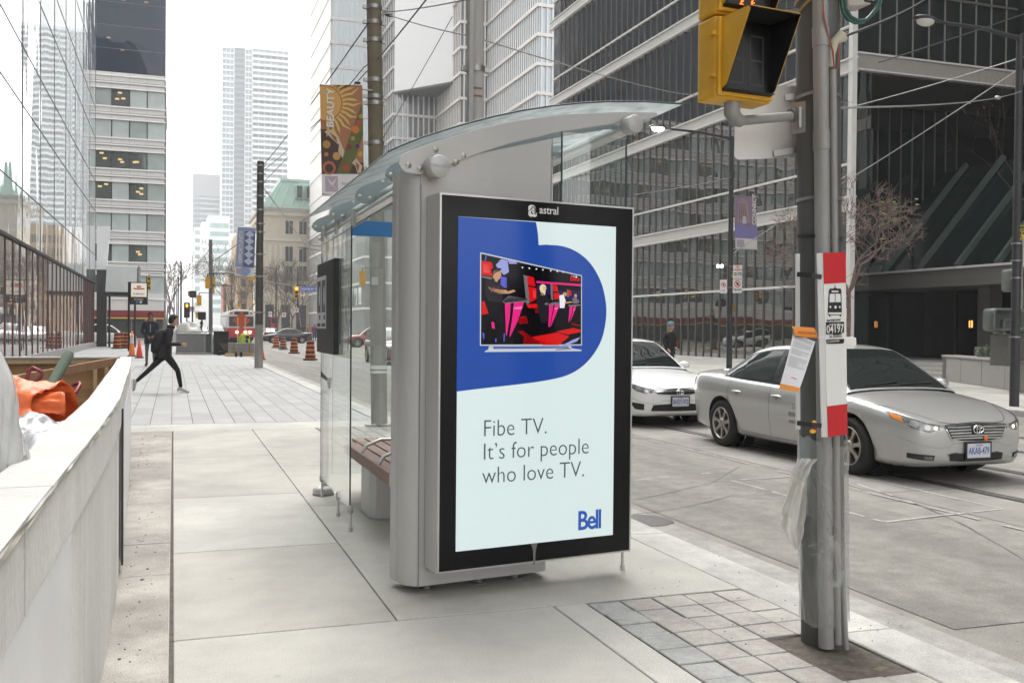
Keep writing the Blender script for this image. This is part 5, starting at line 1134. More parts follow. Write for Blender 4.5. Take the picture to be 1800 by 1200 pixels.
b = MB(); b.grid([[Vector((2.965+math.cos(t)*(.135+.012*N(t*2, z*9, 1)), 14.7+math.sin(t)*(.135+.012*N(t*2, z*9, 1)), z)) for t in [math.pi*2*k/24 for k in range(25)]] for z in [.95+.04*j for j in range(8)]], film); b.build('plastic_film', pB, recalc=False)
b = MB(); b.prism([(2.83, 14.56, 2.14), (2.93, 14.56, 2.14), (2.93, 14.56, 2.26), (2.83, 14.56, 2.26)], (0, .02, 0), mat('tag_grey', (.40, .40, .39), .5)); b.build('tag_plate', pB)
b = MB()
for k in range(14): b.ball((2.99+rnd.uniform(-.22, .22), 14.55+rnd.uniform(-.05, .1), .015), (rnd.uniform(.02, .07), rnd.uniform(.02, .05), rnd.uniform(.012, .03)), conc[k % 4], 7, 5)
b.build('broken_footing', pB)
p4 = pole('concrete_pole', 'pale rust streaked concrete pole rising behind the shelter roof', (3.02, 9.75, 0), (2.93, 9.75, 7.8), .095, .085, mat('pole_pale', (.40, .385, .37), .75, var=.12, vscale=5, stretch=(1, 1, .3), stain=.18), (2.9, 3.35, 4.2))
b = MB(); b.box(2.87, 2.915, 9.62, 9.70, .0, 7.5, cond_m); b.build('conduit', p4)
b = MB(); b.box(2.80, 2.99, 9.6, 9.68, 3.28, 3.42, mat('box_grey', (.2, .2, .195), .6)); b.build('equipment_box', p4)
rus = mat('rust', (.22, .09, .04), .9)
b = MB()
for z in (3.48, 3.98, 3.9, 5.0): b.box(2.92, 3.02, 9.655, 9.665, z, z+.015, rus)
b.build('rust_streak', p4)
pC = pole('trolley_pole', 'dark trolley pole on the granite pavement carrying the pale blue banner', (2.93, 36.2, 0), (2.96, 36.2, 7.45), .15, .12, mat('pole_dark', (.075, .07, .065), .7, var=.2, vscale=5, stain=.1), (7.3, 7.0, 6.7, 6.2, 5.7, 5.2, 4.9, 4.1, 3.3, 2.0), conc_m, 1.55)
pole('trolley_pole', 'slim grey trolley pole beyond the black crate carrying signal heads', (1.93, 55.0, 0), (1.89, 55, 6.15), .11, .09, mat('pole_grey', (.17, .165, .16), .7, var=.15, vscale=5), (5.9, 5.3, 4.7, 3.6))
# ---- street lamps
lampm = mat('lamp_post_black', (.032, .032, .035), .5, var=.2, vscale=8); grey_l = mat('lamp_hood', (.22, .225, .225), .5, metal=.3)
def street_lamp(label, base, h, arm, lit, r0=.085, bent=False):
    base = Vector(base); t = thing('street_lamp', label, 'street lamp', base)
    b = MB(); b.tube([base, base+ZV*h], [r0, r0*.72], lampm, 20); b.build('post', t)
    b = MB(); e = base+ZV*(h-.06)+Vector(arm); b.tube([base+ZV*(h-.08), lerp(base+ZV*(h-.08), e, .5)+ZV*.05, e], [.045, .04, .035], lampm, 12); b.build('arm', t)
    d = Vector(arm).normalized(); b = MB()
    hm = MB(); pr = [(-.05, .035), (.05, .045), (.16, .07), (.32, .12), (.5, .14), (.62, .12), (.70, .05)]
    rows = [[e+d*x+Vector((-d.y, d.x, 0))*(w_*math.cos(a))+ZV*(w_*.55*math.sin(a) if math.sin(a) > 0 else w_*.25*math.sin(a)) for a in [2*math.pi*k/16 for k in range(16)]] for x, w_ in pr]
    hm.grid(rows, lampm if not lit else lampm, True, True); hm.build('hood', t)
    bowl = MB(); bowl.ball(e+d*.44-ZV*.035, (.20, .12, .10), emis('lamp_lit', (1, .95, .80), 12.0) if lit else mat('lamp_bowl', (.55, .54, .50), .195), 18, 10, mx=Matrix.Rotation(math.atan2(d.y, d.x), 3, 'Z')); bowl.build('bowl', t)
    return t
sR = street_lamp('black street lamp with an unlit bowl at the right edge by the planter', (16.21, 15.3, 0), 7.55, (-1.95, 0, .08), False, .095)
text('T046', .17, mat('post_yellow', (.55, .42, .04), .5), frame((16.21-.02, 15.3-.098, 3.72), (0, 0, -1), (1, 0, 0)), sR, spacing=1.0)
b = MB(); b.box(16.33, 16.6, 15.26, 15.28, 2.85, 3.5, white); b.box(16.29, 16.33, 15.24, 15.3, 2.9, 3.45, strap_m); b.build('side_sign', sR)
b = MB(); b.box(16.28, 16.33, 15.24, 15.3, 2.0, 2.9, strap_m)
for z in (2.6, 2.95, 3.3, 1.4): b.cyl((16.21, 15.3, z), (16.21, 15.3, z+.03), .105, strap_m, 16)
b.build('clamp', sR)
LC = Vector((16.17, 26.0, 0)); sC = street_lamp('black street lamp with its bowl lit in front of the dark glass block', LC, 7.45, (-2.1, 0, .12), True, .09)
text('T48', .15, mat('post_yellow', (.55, .42, .04), .5), frame((LC.x-.02, LC.y-.10, 3.35), (0, 0, -1), (1, 0, 0)), sC)
street_lamp('thin grey street lamp far off beside the cream classical building', (13.6, 84, 0), 8.3, (-2.4, 0, .195), False, .09)
street_lamp('grey street lamp at the crossing behind the amber signal', (14.9, 98, 0), 9.0, (-2.6, 0, .3), False, .1)
street_lamp('far street lamp beyond the streetcar with a long arm', (11.9, 122, 0), 8.6, (-2.3, 0, .195), False, .1)
# ---- regulation signs on the lamp
def sign_board(name, label, q, u, h, lines=(), ring=None, parent=None):
    """q = lower left corner, u = width vector"""
    q, u = Vector(q), Vector(u); nn = u.cross(ZV).normalized()
    t = thing(name, label, 'sign', q) if parent is None else parent
    b = MB(); b.prism([q, q+u, q+u+ZV*h, q+ZV*h], -nn*.01, white); b.build('panel', t)
    for (x, y, s, body, m) in lines: text(body, s, m, frame(q+u*x+ZV*(h*y)+nn*.003, u, ZV), t, align='CENTER', bold=.002)
    if ring:
        cx, cy, rr_ = ring; c = q+u*cx+ZV*(h*cy)+nn*.003; un = u.normalized(); b = MB()
        for k in range(24):
            a0, a1 = 2*math.pi*k/24, 2*math.pi*(k+1)/24; P_ = lambda a, s: c+un*(rr_*s*math.cos(a))+ZV*(rr_*s*math.sin(a)); b.poly([P_(a0, 1), P_(a1, 1), P_(a1, .78), P_(a0, .78)], red)
        b.bar(c+un*(-rr_*.6)+ZV*(rr_*.6)+nn*.001, c+un*(rr_*.6)-ZV*(rr_*.6)+nn*.001, .05*rr_/.17, .002, red, up=nn); b.ball(c+nn*.0005, (rr_*.42, .001, rr_*.42), ink_, 12, 6); b.build('ring', t)
    return t
y_ = 25.85
def sq(px, py): return pY(px, py, y_)
s1 = sign_board('parking_sign', 'white no standing sign fixed to the lit lamp post', sq(1288.5, 490), sq(1304.5, 490)-sq(1288.5, 490), sq(1288.5, 466).z-sq(1288.5, 490).z, [(.5, .80, .07, 'NO', red), (.5, .60, .065, 'STANDING', red), (.5, .38, .05, '7:00am-6:00pm', ink_), (.5, .25, .05, 'MON TO FRI', ink_), (.5, .06, .055, '<     >', ink_)])
s2 = sign_board('parking_sign', 'white no stopping sign with a red ring below the other on the lit lamp post', sq(1288, 515), sq(1304, 515)-sq(1288, 515), sq(1288, 491).z-sq(1288, 515).z, [(.5, .22, .05, '7:00am-9:00am', ink_), (.5, .1, .055, '<     >', ink_)], (.5, .68, .11))
s3 = sign_board('parking_sign', 'smaller white sign with a red ring left of the lit lamp post', sq(1265.5, 515.5), sq(1277.5, 515.5)-sq(1265.5, 515.5), sq(1266, 492).z-sq(1266, 515.5).z, [(.5, .18, .045, 'TAXI', red)], (.5, .66, .085))
b = MB(); b.bar(sq(1277, 505), sq(1289, 505), .02, .03, strap_m); b.bar(sq(1283, 468), sq(1289, 468), .02, .03, strap_m); b.build('sign_bracket', sC)
b = MB()
for px in (1262, 1269): b.ball(pY(px, 468, 25.7), (.035, .035, .05), emis('lamp_lit', (1, .95, .80), 12.0), 10, 6)
b.tube([pY(1270, 464, 25.8), pY(1273, 466, 25.85), pY(1277, 476, 25.9)], .012, lampm, 6); b.build('small_spotlight', sC)
# ---- banners
def banner(name, label, tlp, trp, brp, blp, cloth_m, n=10, sway=.02):
    t = thing(name, label, 'banner', lerp(tlp, trp, .5)); W = lambda u, v, k=0.0: lerp(lerp(blp, brp, u), lerp(tlp, trp, u), v)+Vector((0, -sway*math.sin(v*3.1+u*2)-k, 0))
    b = MB(); b.grid([[W(i/n, j/n) for i in range(n+1)] for j in range(n+1)], cloth_m); b.build('cloth', t, recalc=False); return t, W
def flat(W, pts, k, m, mb):
    # split long shapes so that they follow the cloth
    mb.poly([W(u, v, k) for u, v in pts], m)
Bm = lambda n_, c: mat('banner_'+n_, c, .75, var=.06, vscale=30)
tb, W = banner('street_banner', 'orange banner with a golden sun on the trolley pole behind the shelter', pY(562, 149, 14.55), pY(637, 150, 14.55), pY(640, 345, 14.55), pY(566, 345, 14.55), Bm('orange', (.30, .135, .07)), sway=.0)
ban = MB()
flat(W, [(0, .0), (1, 0), (1, .20), (0, .20)], .002, Bm('white', (.58, .56, .56)), ban); ban.build('white_foot', tb, recalc=False)
ban = MB(); flat(W, [(0, .20), (1, .20), (1, .30), (.65, .33), (.40, .52), (.25, .60), (0, .60)], .002, Bm('plum', (.07, .04, .04)), ban); ban.build('dusk_field', tb, recalc=False)
ban = MB(); sunc = (.10, .835); 
for k in range(15):
    a = R_(78-11.5*k); a2 = a+.075*(1 if k % 2 else -1); r1 = .92 if k % 2 else .80; asp = .385
    P_ = lambda ang, r_: (min(1.0, max(0, sunc[0]+r_*math.cos(ang))), min(1, sunc[1]+r_*math.sin(ang)*asp))
    flat(W, [P_(a-.085, .38), P_(a-.03, .55), P_(a-.07, .68), P_(a2, r1), P_(a+.02, .68), P_(a+.07, .55), P_(a+.085, .38)], .003, Bm('ray', (.52, .36, .11)), ban)
ban.build('sun_rays', tb, recalc=False)
for r_, m_, k in ((.42, Bm('ring', (.40, .10, .03)), .004), (.395, Bm('sun', (.50, .29, .09)), .005)):
    ban = MB(); flat(W, [(max(0, sunc[0]+r_*math.cos(t*math.pi/18)), min(1, sunc[1]+r_*.385*math.sin(t*math.pi/18))) for t in range(36)], k, m_, ban); ban.build('sun_disc', tb, recalc=False)
ban = MB(); flat(W, [(.35, .20), (.66, .20), (1, .56), (1, .84), (.92, .78)], .006, Bm('green', (.10, .11, .035)), ban); ban.build('garden_band', tb, recalc=False)
ban = MB()
for u, v, r_, c in ((.82, .60, .09, (.45, .14, .03)), (.9, .66, .06, (.40, .05, .03)), (.66, .44, .07, (.16, .04, .03)), (.58, .26, .085, (.30, .06, .03)), (.75, .52, .05, (.32, .22, .04)), (.95, .72, .05, (.36, .20, .05)), (.86, .45, .05, (.05, .03, .13))):
    flat(W, [(u+r_*math.cos(t*math.pi/7), v+r_*.4*math.sin(t*math.pi/7)) for t in range(14)], .007, Bm('fruit%d' % int(u*100), c), ban)
for u, v, r_, c in ((.13, .465, .09, (.36, .20, .06)), (.12, .375, .05, (.36, .18, .05)), (.36, .36, .09, (.40, .24, .07)), (.93, .38, .06, (.42, .26, .06)), (.18, .255, .155, (.36, .11, .05)), (.18, .25, .10, (.05, .04, .04))):
    flat(W, [(min(1, max(0, u+r_*math.cos(t*math.pi/9))), v+r_*.4*math.sin(t*math.pi/9)) for t in range(18)], .0075 if r_ != .10 else .0085, Bm('star%d' % int(u*1000+r_*1e4), c), ban)
ban.build('round_motif', tb, recalc=False)
ban = MB()
for pts in ([(.08, .58), (.25, .60), (.42, .52), (.55, .40), (.50, .34), (.40, .40), (.42, .46), (.30, .50)], [(.72, .30), (.82, .34), (.97, .27), (.93, .215), (.85, .205), (.80, .27)]): flat(W, pts, .0095, Bm('feather', (.46, .36, .26)), ban)
for pts in ([(.20, .575), (.36, .53), (.38, .48), (.28, .52)], [(.80, .31), (.90, .28), (.86, .22), (.82, .26)]): flat(W, pts, .0105, Bm('feather_brown', (.24, .10, .04)), ban)
ban.build('bird_motif', tb, recalc=False)
text('BEAUTY', .150, Bm('letter', (.62, .59, .56)), frame(W(.30, .615, .012), (0, 0, 1), (-1, 0, 0)), tb, bold=.003, sx=1.05)
ban = MB(); flat(W, [(.08, .04), (.38, .04), (.38, .18), (.08, .18)], .003, Bm('logo_grey', (.36, .30, .36)), ban); flat(W, [(.22, .11), (.09, .06), (.2, .10), (.12, .17), (.24, .12), (.37, .17), (.27, .1), (.36, .05)], .004, Bm('logo_pale', (.58, .5, .48)), ban); ban.build('star_emblem', tb, recalc=False)
text('TORONTO', .055, ink_, frame(W(.46, .10, .004), (1, 0, 0), (0, 0, 1)), tb)
b = MB()
for v in (1.0, .02): a_ = W(0, v); b.cyl(a_-Vector((.0, 0, 0)), Vector((2.9, 14.62, a_.z)), .014, strap_m, 8)
b.build('banner_arm', tb)
t2, W = banner('street_banner', 'pale blue banner with diamond shapes on the dark trolley pole up the pavement', pY(418, 399, 36.0), pY(450, 402, 36.0), pY(446, 487, 36.0), pY(412, 484, 36.0), Bm('blue', (.25, .29, .44)), sway=.03)
ban = MB(); flat(W, [(0, 0), (1, 0), (1, .18), (0, .18)], .012, Bm('white2', (.56, .56, .58)), ban); flat(W, [(.08, .04), (.38, .04), (.38, .15), (.08, .15)], .02, Bm('logo_grey', (.36, .30, .36)), ban); ban.build('white_foot', t2, recalc=False)
ban = MB(); flat(W, [(.40, .195), (.96, .195), (.96, .93), (.40, .93)], .012, Bm('navy', (.10, .12, .195)), ban)
for k in range(5):
    c_ = .31+.14*k; flat(W, [(.68, c_-.075), (.94, c_), (.68, c_+.075), (.42, c_)], .02, Bm('pale', (.42, .46, .58)), ban)
ban.build('diamond_motif', t2, recalc=False)
text('OPPORTUNITY', .17, Bm('letter', (.62, .59, .56)), frame(W(.33, .26, .02), (0.03, 0, 1), (-1, 0, .03)), t2, bold=.004)
b = MB()
for v in (1.0, .01): a_ = W(0, v); b.cyl(a_, Vector((2.9, 36.15, a_.z)), .018, strap_m, 8)
b.build('banner_arm', t2)
t3, W = banner('street_banner', 'violet banner with a tower picture on the lit lamp post', pY(1290.5, 343, 26.0), pY(1328.5, 347, 26.0), pY(1331, 439, 26.0), pY(1292.5, 437, 26.0), Bm('violet', (.22, .165, .23)), sway=.0)
ban = MB(); flat(W, [(0, 0), (1, 0), (1, .2), (0, .2)], .01, Bm('white3', (.56, .54, .55)), ban); flat(W, [(.06, .03), (.4, .03), (.4, .17), (.06, .17)], .02, Bm('logo_grey', (.36, .30, .36)), ban); ban.build('white_foot', t3, recalc=False)
ban = MB(); flat(W, [(0, .2), (1, .2), (1, .45), (.6, .42), (.3, .5), (0, .42)], .008, Bm('violet_blue', (.19, .17, .36)), ban); flat(W, [(.1, .5), (.7, .5), (.62, .88), (.4, .97), (.2, .9)], .01, Bm('rose', (.30, .21, .22)), ban)
for k in range(4): flat(W, [(.2+.1*k, .55), (.24+.1*k, .55), (.25+.07*k, .86), (.23+.07*k, .86)], .014, Bm('rose_dark', (.12, .08, .10)), ban)
flat(W, [(.33, .48), (.52, .48), (.50, .62), (.36, .62)], .018, Bm('figure', (.45, .42, .48)), ban); ban.build('tower_picture', t3, recalc=False)
text('CONNECT', .19, Bm('letter', (.62, .59, .56)), frame(W(.95, .47, .02), (0, 0, 1), (-1, 0, 0)), t3, bold=.004)
b = MB()
for v in (1.0, .0): a_ = W(1, v); b.cyl(Vector((16.2, 26, a_.z)), a_, .015, strap_m, 8)
b.build('banner_arm', t3)
# ---- signal heads along the crossing
ambl = emis('amber_lamp', (1, .36, .03), .8); redl = emis('red_lamp', (1, .10, .02), 1.6); lensd = mat('dark_lens', (.02, .02, .02), .4)
def signal_head(label, px, py, Y, wpx, hpx, front, lit=-1, facing=None):
    c = pY(px, py, Y); k = (c-O_).dot(FW)/F_PX; w2, h2 = wpx*k/2, hpx*k/2
    t = thing('traffic_light', label, 'traffic light', c)
    b = MB(); b.box(c.x-w2, c.x+w2, c.y-.1, c.y+.12, c.z-h2, c.z+h2, yl); b.build('housing', t, bevel=.02)
    for i in range(3):
        zc = c.z+h2*(.66-.66*i); b = MB(); sgn = -1 if front else 1; r_ = min(w2*.7, h2*.28)
        b.cyl((c.x, c.y+sgn*.10, zc), (c.x, c.y+sgn*.112, zc), r_, (ambl if i == lit else lensd) if front else yl, 14); lo_ = b.build('lens', t)
        b = MB(); b.grid([[Vector((c.x+r_*math.cos(a), c.y+sgn*d_, zc+r_*math.sin(a))) for a in [math.pi*(-.1+1.2*j/10) for j in range(11)]] for d_ in (.10, .30)], yl if not front else lensd); b.build('visor', lo_, recalc=False)
    b = MB(); b.cyl((c.x, c.y, c.z+h2), (c.x, c.y, c.z+h2+.195), .03, lampm, 8); b.cyl((c.x, c.y, c.z+h2+.195), (c.x+.9, c.y, c.z+h2+.195), .025, lampm, 8); b.build('hanger', t)
    return t
signal_head('yellow traffic light facing us with its top lamp lit amber', 521, 514, 97.7, 9.5, 20, True, 0)
signal_head('yellow traffic light seen from behind through the shelter glass', 637, 489, 60, 11, 26, False)
signal_head('yellow back of a signal head left of the slim grey pole', 365, 497, 54.6, 8, 20, False)
signal_head('second yellow back of a signal head right of the slim grey pole', 375, 496, 55.3, 6, 20, False)
signal_head('small yellow signal head low on the slim grey pole', 374, 512, 55.2, 6, 9, False)
signal_head('yellow signal back hanging over the road near the far lights', 350, 528, 75, 8, 18, False)
signal_head('yellow traffic light in profile above the subway sign', 262, 498, 77, 6, 24, True)
signal_head('tiny yellow signal head under the pale blue banner', 443, 489, 62, 13, 6, False)
signal_head('far tiny yellow signal head above the streetcar roof', 420, 536, 120, 6, 6, True)
def dark_signal(label, px, py, Y, wpx, hpx):
    c = pY(px, py, Y); k = (c-O_).dot(FW)/F_PX; w2, h2 = wpx*k/2, hpx*k/2; t = thing('signal_box', label, 'signal box', c)
    b = MB(); b.box(c.x-w2, c.x+w2, c.y-.15, c.y+.15, c.z-h2, c.z+h2, mat('box_black', (.03, .03, .03), .6)); b.build('case', t, bevel=.02)
    b = MB(); b.box(c.x-w2-.12, c.x-w2, c.y-.1, c.y+.1, c.z-h2*.6, c.z+h2*.9, yl); b.cyl((c.x, c.y, c.z-h2), (c.x, c.y, max(0, c.z-h2-2)), .04, lampm, 8); b.build('bracket', t); return t
dark_signal('black cased pedestrian signal high by the left far corner', 339, 517, 78, 12, 12)
dark_signal('black cased signal box low beside the slim grey pole', 355, 555, 58, 13, 14)
t = thing('traffic_light', 'small dark signal showing an amber hand above the runner', 'traffic light', pY(328.5, 545, 80)); c = pY(328.5, 545, 80)
b = MB(); b.box(c.x-.22, c.x+.22, c.y-.1, c.y+.1, c.z-.6, c.z+.6, lensd); b.cyl((c.x, c.y, 0), (c.x, c.y, c.z), .05, lampm, 8); b.build('housing', t); b = MB(); b.ball((c.x, c.y-.12, c.z+.35), (.10, .03, .15), emis('amber_hand', (1, .30, .03), .8), 12, 8); b.build('lens', t)
pst = pole('signal_pole', 'black signal pole carrying the amber light and the blue street sign', (pY(523.5, 590, 98).x, 98, 0), (pY(523.5, 478, 98).x, 98, 7.4), .09, .07, lampm)
c = pY(526.5, 511, 97.8); t = thing('street_name_sign', 'blue street name sign beside the amber traffic light', 'sign', c); b = MB(); b.box(c.x, c.x+1.55, c.y-.03, c.y, c.z, c.z+.40, mat('street_blue', (.05, .12, .50), .45)); b.build('panel', t)
text('University Av', .27, white, frame((c.x+.08, c.y-.035, c.z+.10), (1, 0, 0), (0, 0, 1)), t, sx=.86, bold=.004)
def ring_sign(label, px, py, Y, wpx, hpx):
    c = pY(px-wpx/2, py+hpx/2, Y); k = (c-O_).dot(FW)/F_PX; t = sign_board('regulation_sign', label, c, (wpx*k, 0, 0), hpx*k, (), (.5, .55, wpx*k*.36)); 
    b = MB(); b.cyl((c.x+wpx*k/2, c.y+.03, 0), (c.x+wpx*k/2, c.y+.03, c.z+hpx*k*.8), .035, lampm, 8); b.build('post', t); return t
ring_sign('white no turn sign beside the blue street name sign', 531.5, 515, 97.9, 8, 12); ring_sign('white no turn sign by the small amber hand signal', 337.5, 543, 80, 9, 10); ring_sign('small white ring sign low on the street beside the pale banner', 499, 553, 105, 7, 8); ring_sign('small white ring sign under the amber light', 521, 545, 97, 7, 8); ring_sign('small white sign to the right of the streetcar', 475, 552, 110, 6, 9)
# ---- subway pylon
c = pY(228.5, 535, 60.2); t = thing('subway_sign', 'black framed lit subway sign on a black post by the canopy', 'sign', (c.x, 60.2, 0))
W_, H1 = .96, 1.30
b = MB(); b.box(c.x, c.x+W_, 60.1, 60.3, c.z, c.z+H1, blk); b.build('case', t, bevel=.01)
b = MB(); b.cyl((c.x-.06, 60.2, 0), (c.x-.06, 60.2, c.z+H1), .06, blk, 12); b.cyl((c.x-.06, 60.2, 2.9), (c.x+.1, 60.2, 2.9), .04, blk, 8); b.build('post', t)
lw_ = emis('subway_light', (.90, .84, .72), .16); b = MB(); b.box(c.x+.06, c.x+W_-.06, 60.09, 60.1, c.z+.46, c.z+H1-.06, lw_); lp_ = b.build('lit_panel', t)
b = MB(); b.box(c.x+.06, c.x+W_-.06, 60.087, 60.1, c.z+.42, c.z+.455, mat('yellow_fascia', (.62, .42, .05), .45)); b.build('yellow_line', t)
text('SUBWAY', .155, ink_, frame((c.x+W_/2, 60.085, c.z+.56), (1, 0, 0), (0, 0, 1)), t, align='CENTER', bold=.002); text('St Andrew', .12, white, frame((c.x+W_/2, 60.085, c.z+.27), (1, 0, 0), (0, 0, 1)), t, align='CENTER', bold=.002)
b = MB(); lx, lz = c.x+W_/2, c.z+.93; lr = mat('logo_red', (.55, .06, .03), .5)
b.poly([(lx-.13, 60.084, lz+.15), (lx+.13, 60.084, lz+.15), (lx+.05, 60.084, lz-.05), (lx, 60.084, lz-.12), (lx-.05, 60.084, lz-.05)], lr); b.poly([(lx-.33, 60.084, lz+.02), (lx-.09, 60.084, lz+.01), (lx-.06, 60.084, lz-.06), (lx-.27, 60.084, lz-.06)], lr); b.poly([(lx+.33, 60.084, lz+.02), (lx+.09, 60.084, lz+.01), (lx+.06, 60.084, lz-.06), (lx+.27, 60.084, lz-.06)], lr); b.build('winged_emblem', t, recalc=False)
text('3', .2, lw_, frame((lx, 60.082, lz-.04), (1, 0, 0), (0, 0, 1)), t, align='CENTER', name='emblem_letter')
b = MB(); b.box(c.x+.32, c.x+.45, 60.088, 60.1, c.z+.08, c.z+.21, mat('sign_blue', (.06, .16, .5), .5)); b.box(c.x+.52, c.x+.65, 60.088, 60.1, c.z+.08, c.z+.21, white); b.build('pictogram', t)
# ---- overhead wires
wirem = mat('wire', (.05, .05, .05), .5); wirel = mat('wire_pale', (.42, .42, .41), .4, metal=.5)
def wire(label, pts, r=.008, m=None, ins=()):
    pts = [Vector(p) for p in pts]; t = thing('overhead_wire', label, 'wire', pts[0], group='overhead wires across the street')
    full = []
    for a, c in zip(pts[:-1], pts[1:]):
        L = (c-a).length
        for k in range(9): f_ = k/9; full.append(lerp(a, c, f_)-ZV*(L*.004*4*f_*(1-f_)))
    full.append(pts[-1]); b = MB(); b.tube(full, r, m or wirem, 6); b.build('cable', t)
    for f_ in ins: p = lerp(pts[0], pts[-1], f_); b = MB(); b.ball(p-ZV*((pts[-1]-pts[0]).length*.004*4*f_*(1-f_)), (.06, .03, .03), m or wirem, 8, 6); b.build('insulator', t)
    return t
wire('wire from the dark pole up to the top clamp of the brown pole', [pY(463, 290, 36.2), pY(644, 46, 14.7)], .012)
wire('wire passing in front of the brown pole up out of view', [pY(463, 300, 36.2), pY(625, 147, 18), pY(760, -14, 10)], .010)
wire('second wire running alongside towards the dark pole', [pY(463, 320, 36.2), pY(640, 118, 15), pY(672, 96, 14.7)], .008, ins=(.9,))
wire('short wire from the brown pole to the pale concrete pole above the white tower face', [pY(672, 22, 14.7), pY(818, 0, 9.75)], .008)
wire('wire from the brown pole dipping down to the pale concrete pole', [pY(676, 24, 14.7), pY(818, 62, 9.75)], .008, ins=(.08,))
wire('long span wire from the pale concrete pole to the far lamp side', [pY(842, 68, 9.75), pY(1195, 165, 18), pY(1500, 180, 24.4)], .008, wirel, ins=(.52,))
wire('thin guy wire crossing the white tower face', [pY(795, 30, 11), pY(672, 245, 14.7)], .005)
wire('pale span wire from the near pole to the right lamp post', [pY(1478, 190, 4.2), pY(1797, 160, 15.3)], .006, wirel, ins=(.62,))
wire('pale wire rising across the dark recess to the right lamp post', [pY(1478, 324, 24.4), pY(1797, 118, 15.3)], .012, wirel, ins=(.78,))
wire('dark wire above it crossing the recess', [pY(1502, 187, 24.4), pY(1800, 100, 16)], .012, wirel)
wire('dark wire climbing from the near pole over the upper storey', [pY(1476, 67, 5), pY(1640, -10, 12)], .01)
wire('twin dark wire over the upper storey at the right edge', [pY(1545, 110, 14), pY(1800, 25, 14)], .012)
wire('wire beside the lit lamp running into the street', [pY(1115, 342, 20), pY(1285, 312, 26)], .008, wirel)
wire('wire stay from the lit lamp post up to the right', [pY(1283, 449, 26), pY(1500, 300, 24.4)], .012, wirel, ins=(.2,))
wire('wire over the road beyond the slim grey pole', [pY(325, 455, 80), pY(372, 460, 55), pY(455, 398, 36.2)], .02)
wire('wire from the slim grey pole down the street', [pY(374, 430, 55), pY(340, 470, 90)], .02)
wire('wire across the cream building to the dark pole', [pY(463, 330, 36.2), pY(600, 500, 98)], .02, wirel)
wire('wire across the crossing above the streetcar', [pY(372, 470, 55), pY(560, 508, 98)], .018, wirel)
# far poles along the street
for i, (px, py, Y) in enumerate(((318, 460, 130), (313, 487, 150), (306, 505, 200), (310, 500, 230))):
    q = pY(px, 572, Y); pole('far_pole', ('tallest thin pole down the far street', 'second thin pole down the far street', 'third thin pole down the far street', 'farthest thin pole down the street')[i], (q.x, Y, 0), (q.x, Y, pY(px, py, Y).z), .12, .1, lampm)
# ================================================================ vehicles
tyre_m = mat('tyre', (.022, .022, .021), .85, var=.2, vscale=30); rim_m = mat('rim_alloy', (.40, .37, .33), .38, metal=.75, var=.12, vscale=10); arch_m = mat('arch_liner', (.012, .012, .012), .95)
cgl = mat('car_glass', (.014, .018, .017), .02, ior=1.5); cgl_side = mat('car_glass_side', (.022, .028, .026), .03, ior=1.5); trim = mat('car_trim', (.02, .02, .02), .5); chrome = mat('chrome', (.72, .72, .72), .12, metal=1.0)
hl_m = mat('headlamp_glass', (.20, .205, .20), .08, metal=.5, var=.5, vscale=9, coat=.8); amber_m = mat('indicator_amber', (.75, .24, .03), .15, coat=.6); tail_m = mat('tail_red', (.42, .015, .015), .12, coat=.6); plate_w = mat('plate_white', (.55, .56, .60), .45); plate_b = mat('plate_blue', (.06, .09, .32), .5)
def interp(x, tab, c): return float(np.interp(x, [t[0] for t in tab], [t[c] for t in tab]))
def smooth_interp(x, tab, c):
    xs = [t[0] for t in tab]; ys = [t[c] for t in tab]
    if x <= xs[0]: return ys[0]
    if x >= xs[-1]: return ys[-1]
    i = max(k for k in range(len(xs)) if xs[k] <= x); i = min(i, len(xs)-2)
    def m(k):
        if k == 0: return (ys[1]-ys[0])/(xs[1]-xs[0])
        if k == len(xs)-1: return (ys[-1]-ys[-2])/(xs[-1]-xs[-2])
        d0, d1 = (ys[k]-ys[k-1])/(xs[k]-xs[k-1]), (ys[k+1]-ys[k])/(xs[k+1]-xs[k])
        return 0 if d0*d1 <= 0 else 2*d0*d1/(d0+d1)
    h = xs[i+1]-xs[i]; t = (x-xs[i])/h
    return (2*t**3-3*t**2+1)*ys[i]+(t**3-2*t**2+t)*h*m(i)+(-2*t**3+3*t**2)*ys[i+1]+(t**3-t**2)*h*m(i+1)
# columns: x (nose +), half width, underside z, shoulder z, deck z
SEDAN = dict(body=[(-2.40, .52, .44, .86, .90), (-2.385, .62, .36, .92, .97), (-2.33, .74, .29, .965, 1.025), (-2.2, .835, .24, .985, 1.055), (-1.95, .885, .21, .99, 1.075), (-1.5, .905, .19, .975, 1.06), (-.8, .912, .18, .95, 1.0), (0, .912, .18, .925, .96), (.8, .91, .18, .90, .95), (1.2, .907, .18, .875, .945), (1.6, .895, .175, .835, .895), (1.95, .86, .17, .775, .815), (2.15, .80, .175, .725, .755), (2.28, .715, .19, .685, .705), (2.355, .60, .215, .65, .665), (2.395, .44, .25, .60, .625), (2.41, .26, .30, .54, .585)],
             roof=[(-1.78, .985), (-1.45, 1.13), (-1.15, 1.285), (-.85, 1.40), (-.45, 1.455), (0, 1.468), (.3, 1.44), (.55, 1.35), (.8, 1.215), (1.05, 1.075), (1.24, .955)], rw=[(-1.78, .66), (-1.0, .60), (-.4, .59), (.2, .60), (.7, .66), (1.24, .76)],
             axles=(1.435, -1.34), wr=.328, wins=((-1.34, -.94), (-.92, -.19), (-.10, .86)), doors=(-1.12, -.145, .93))
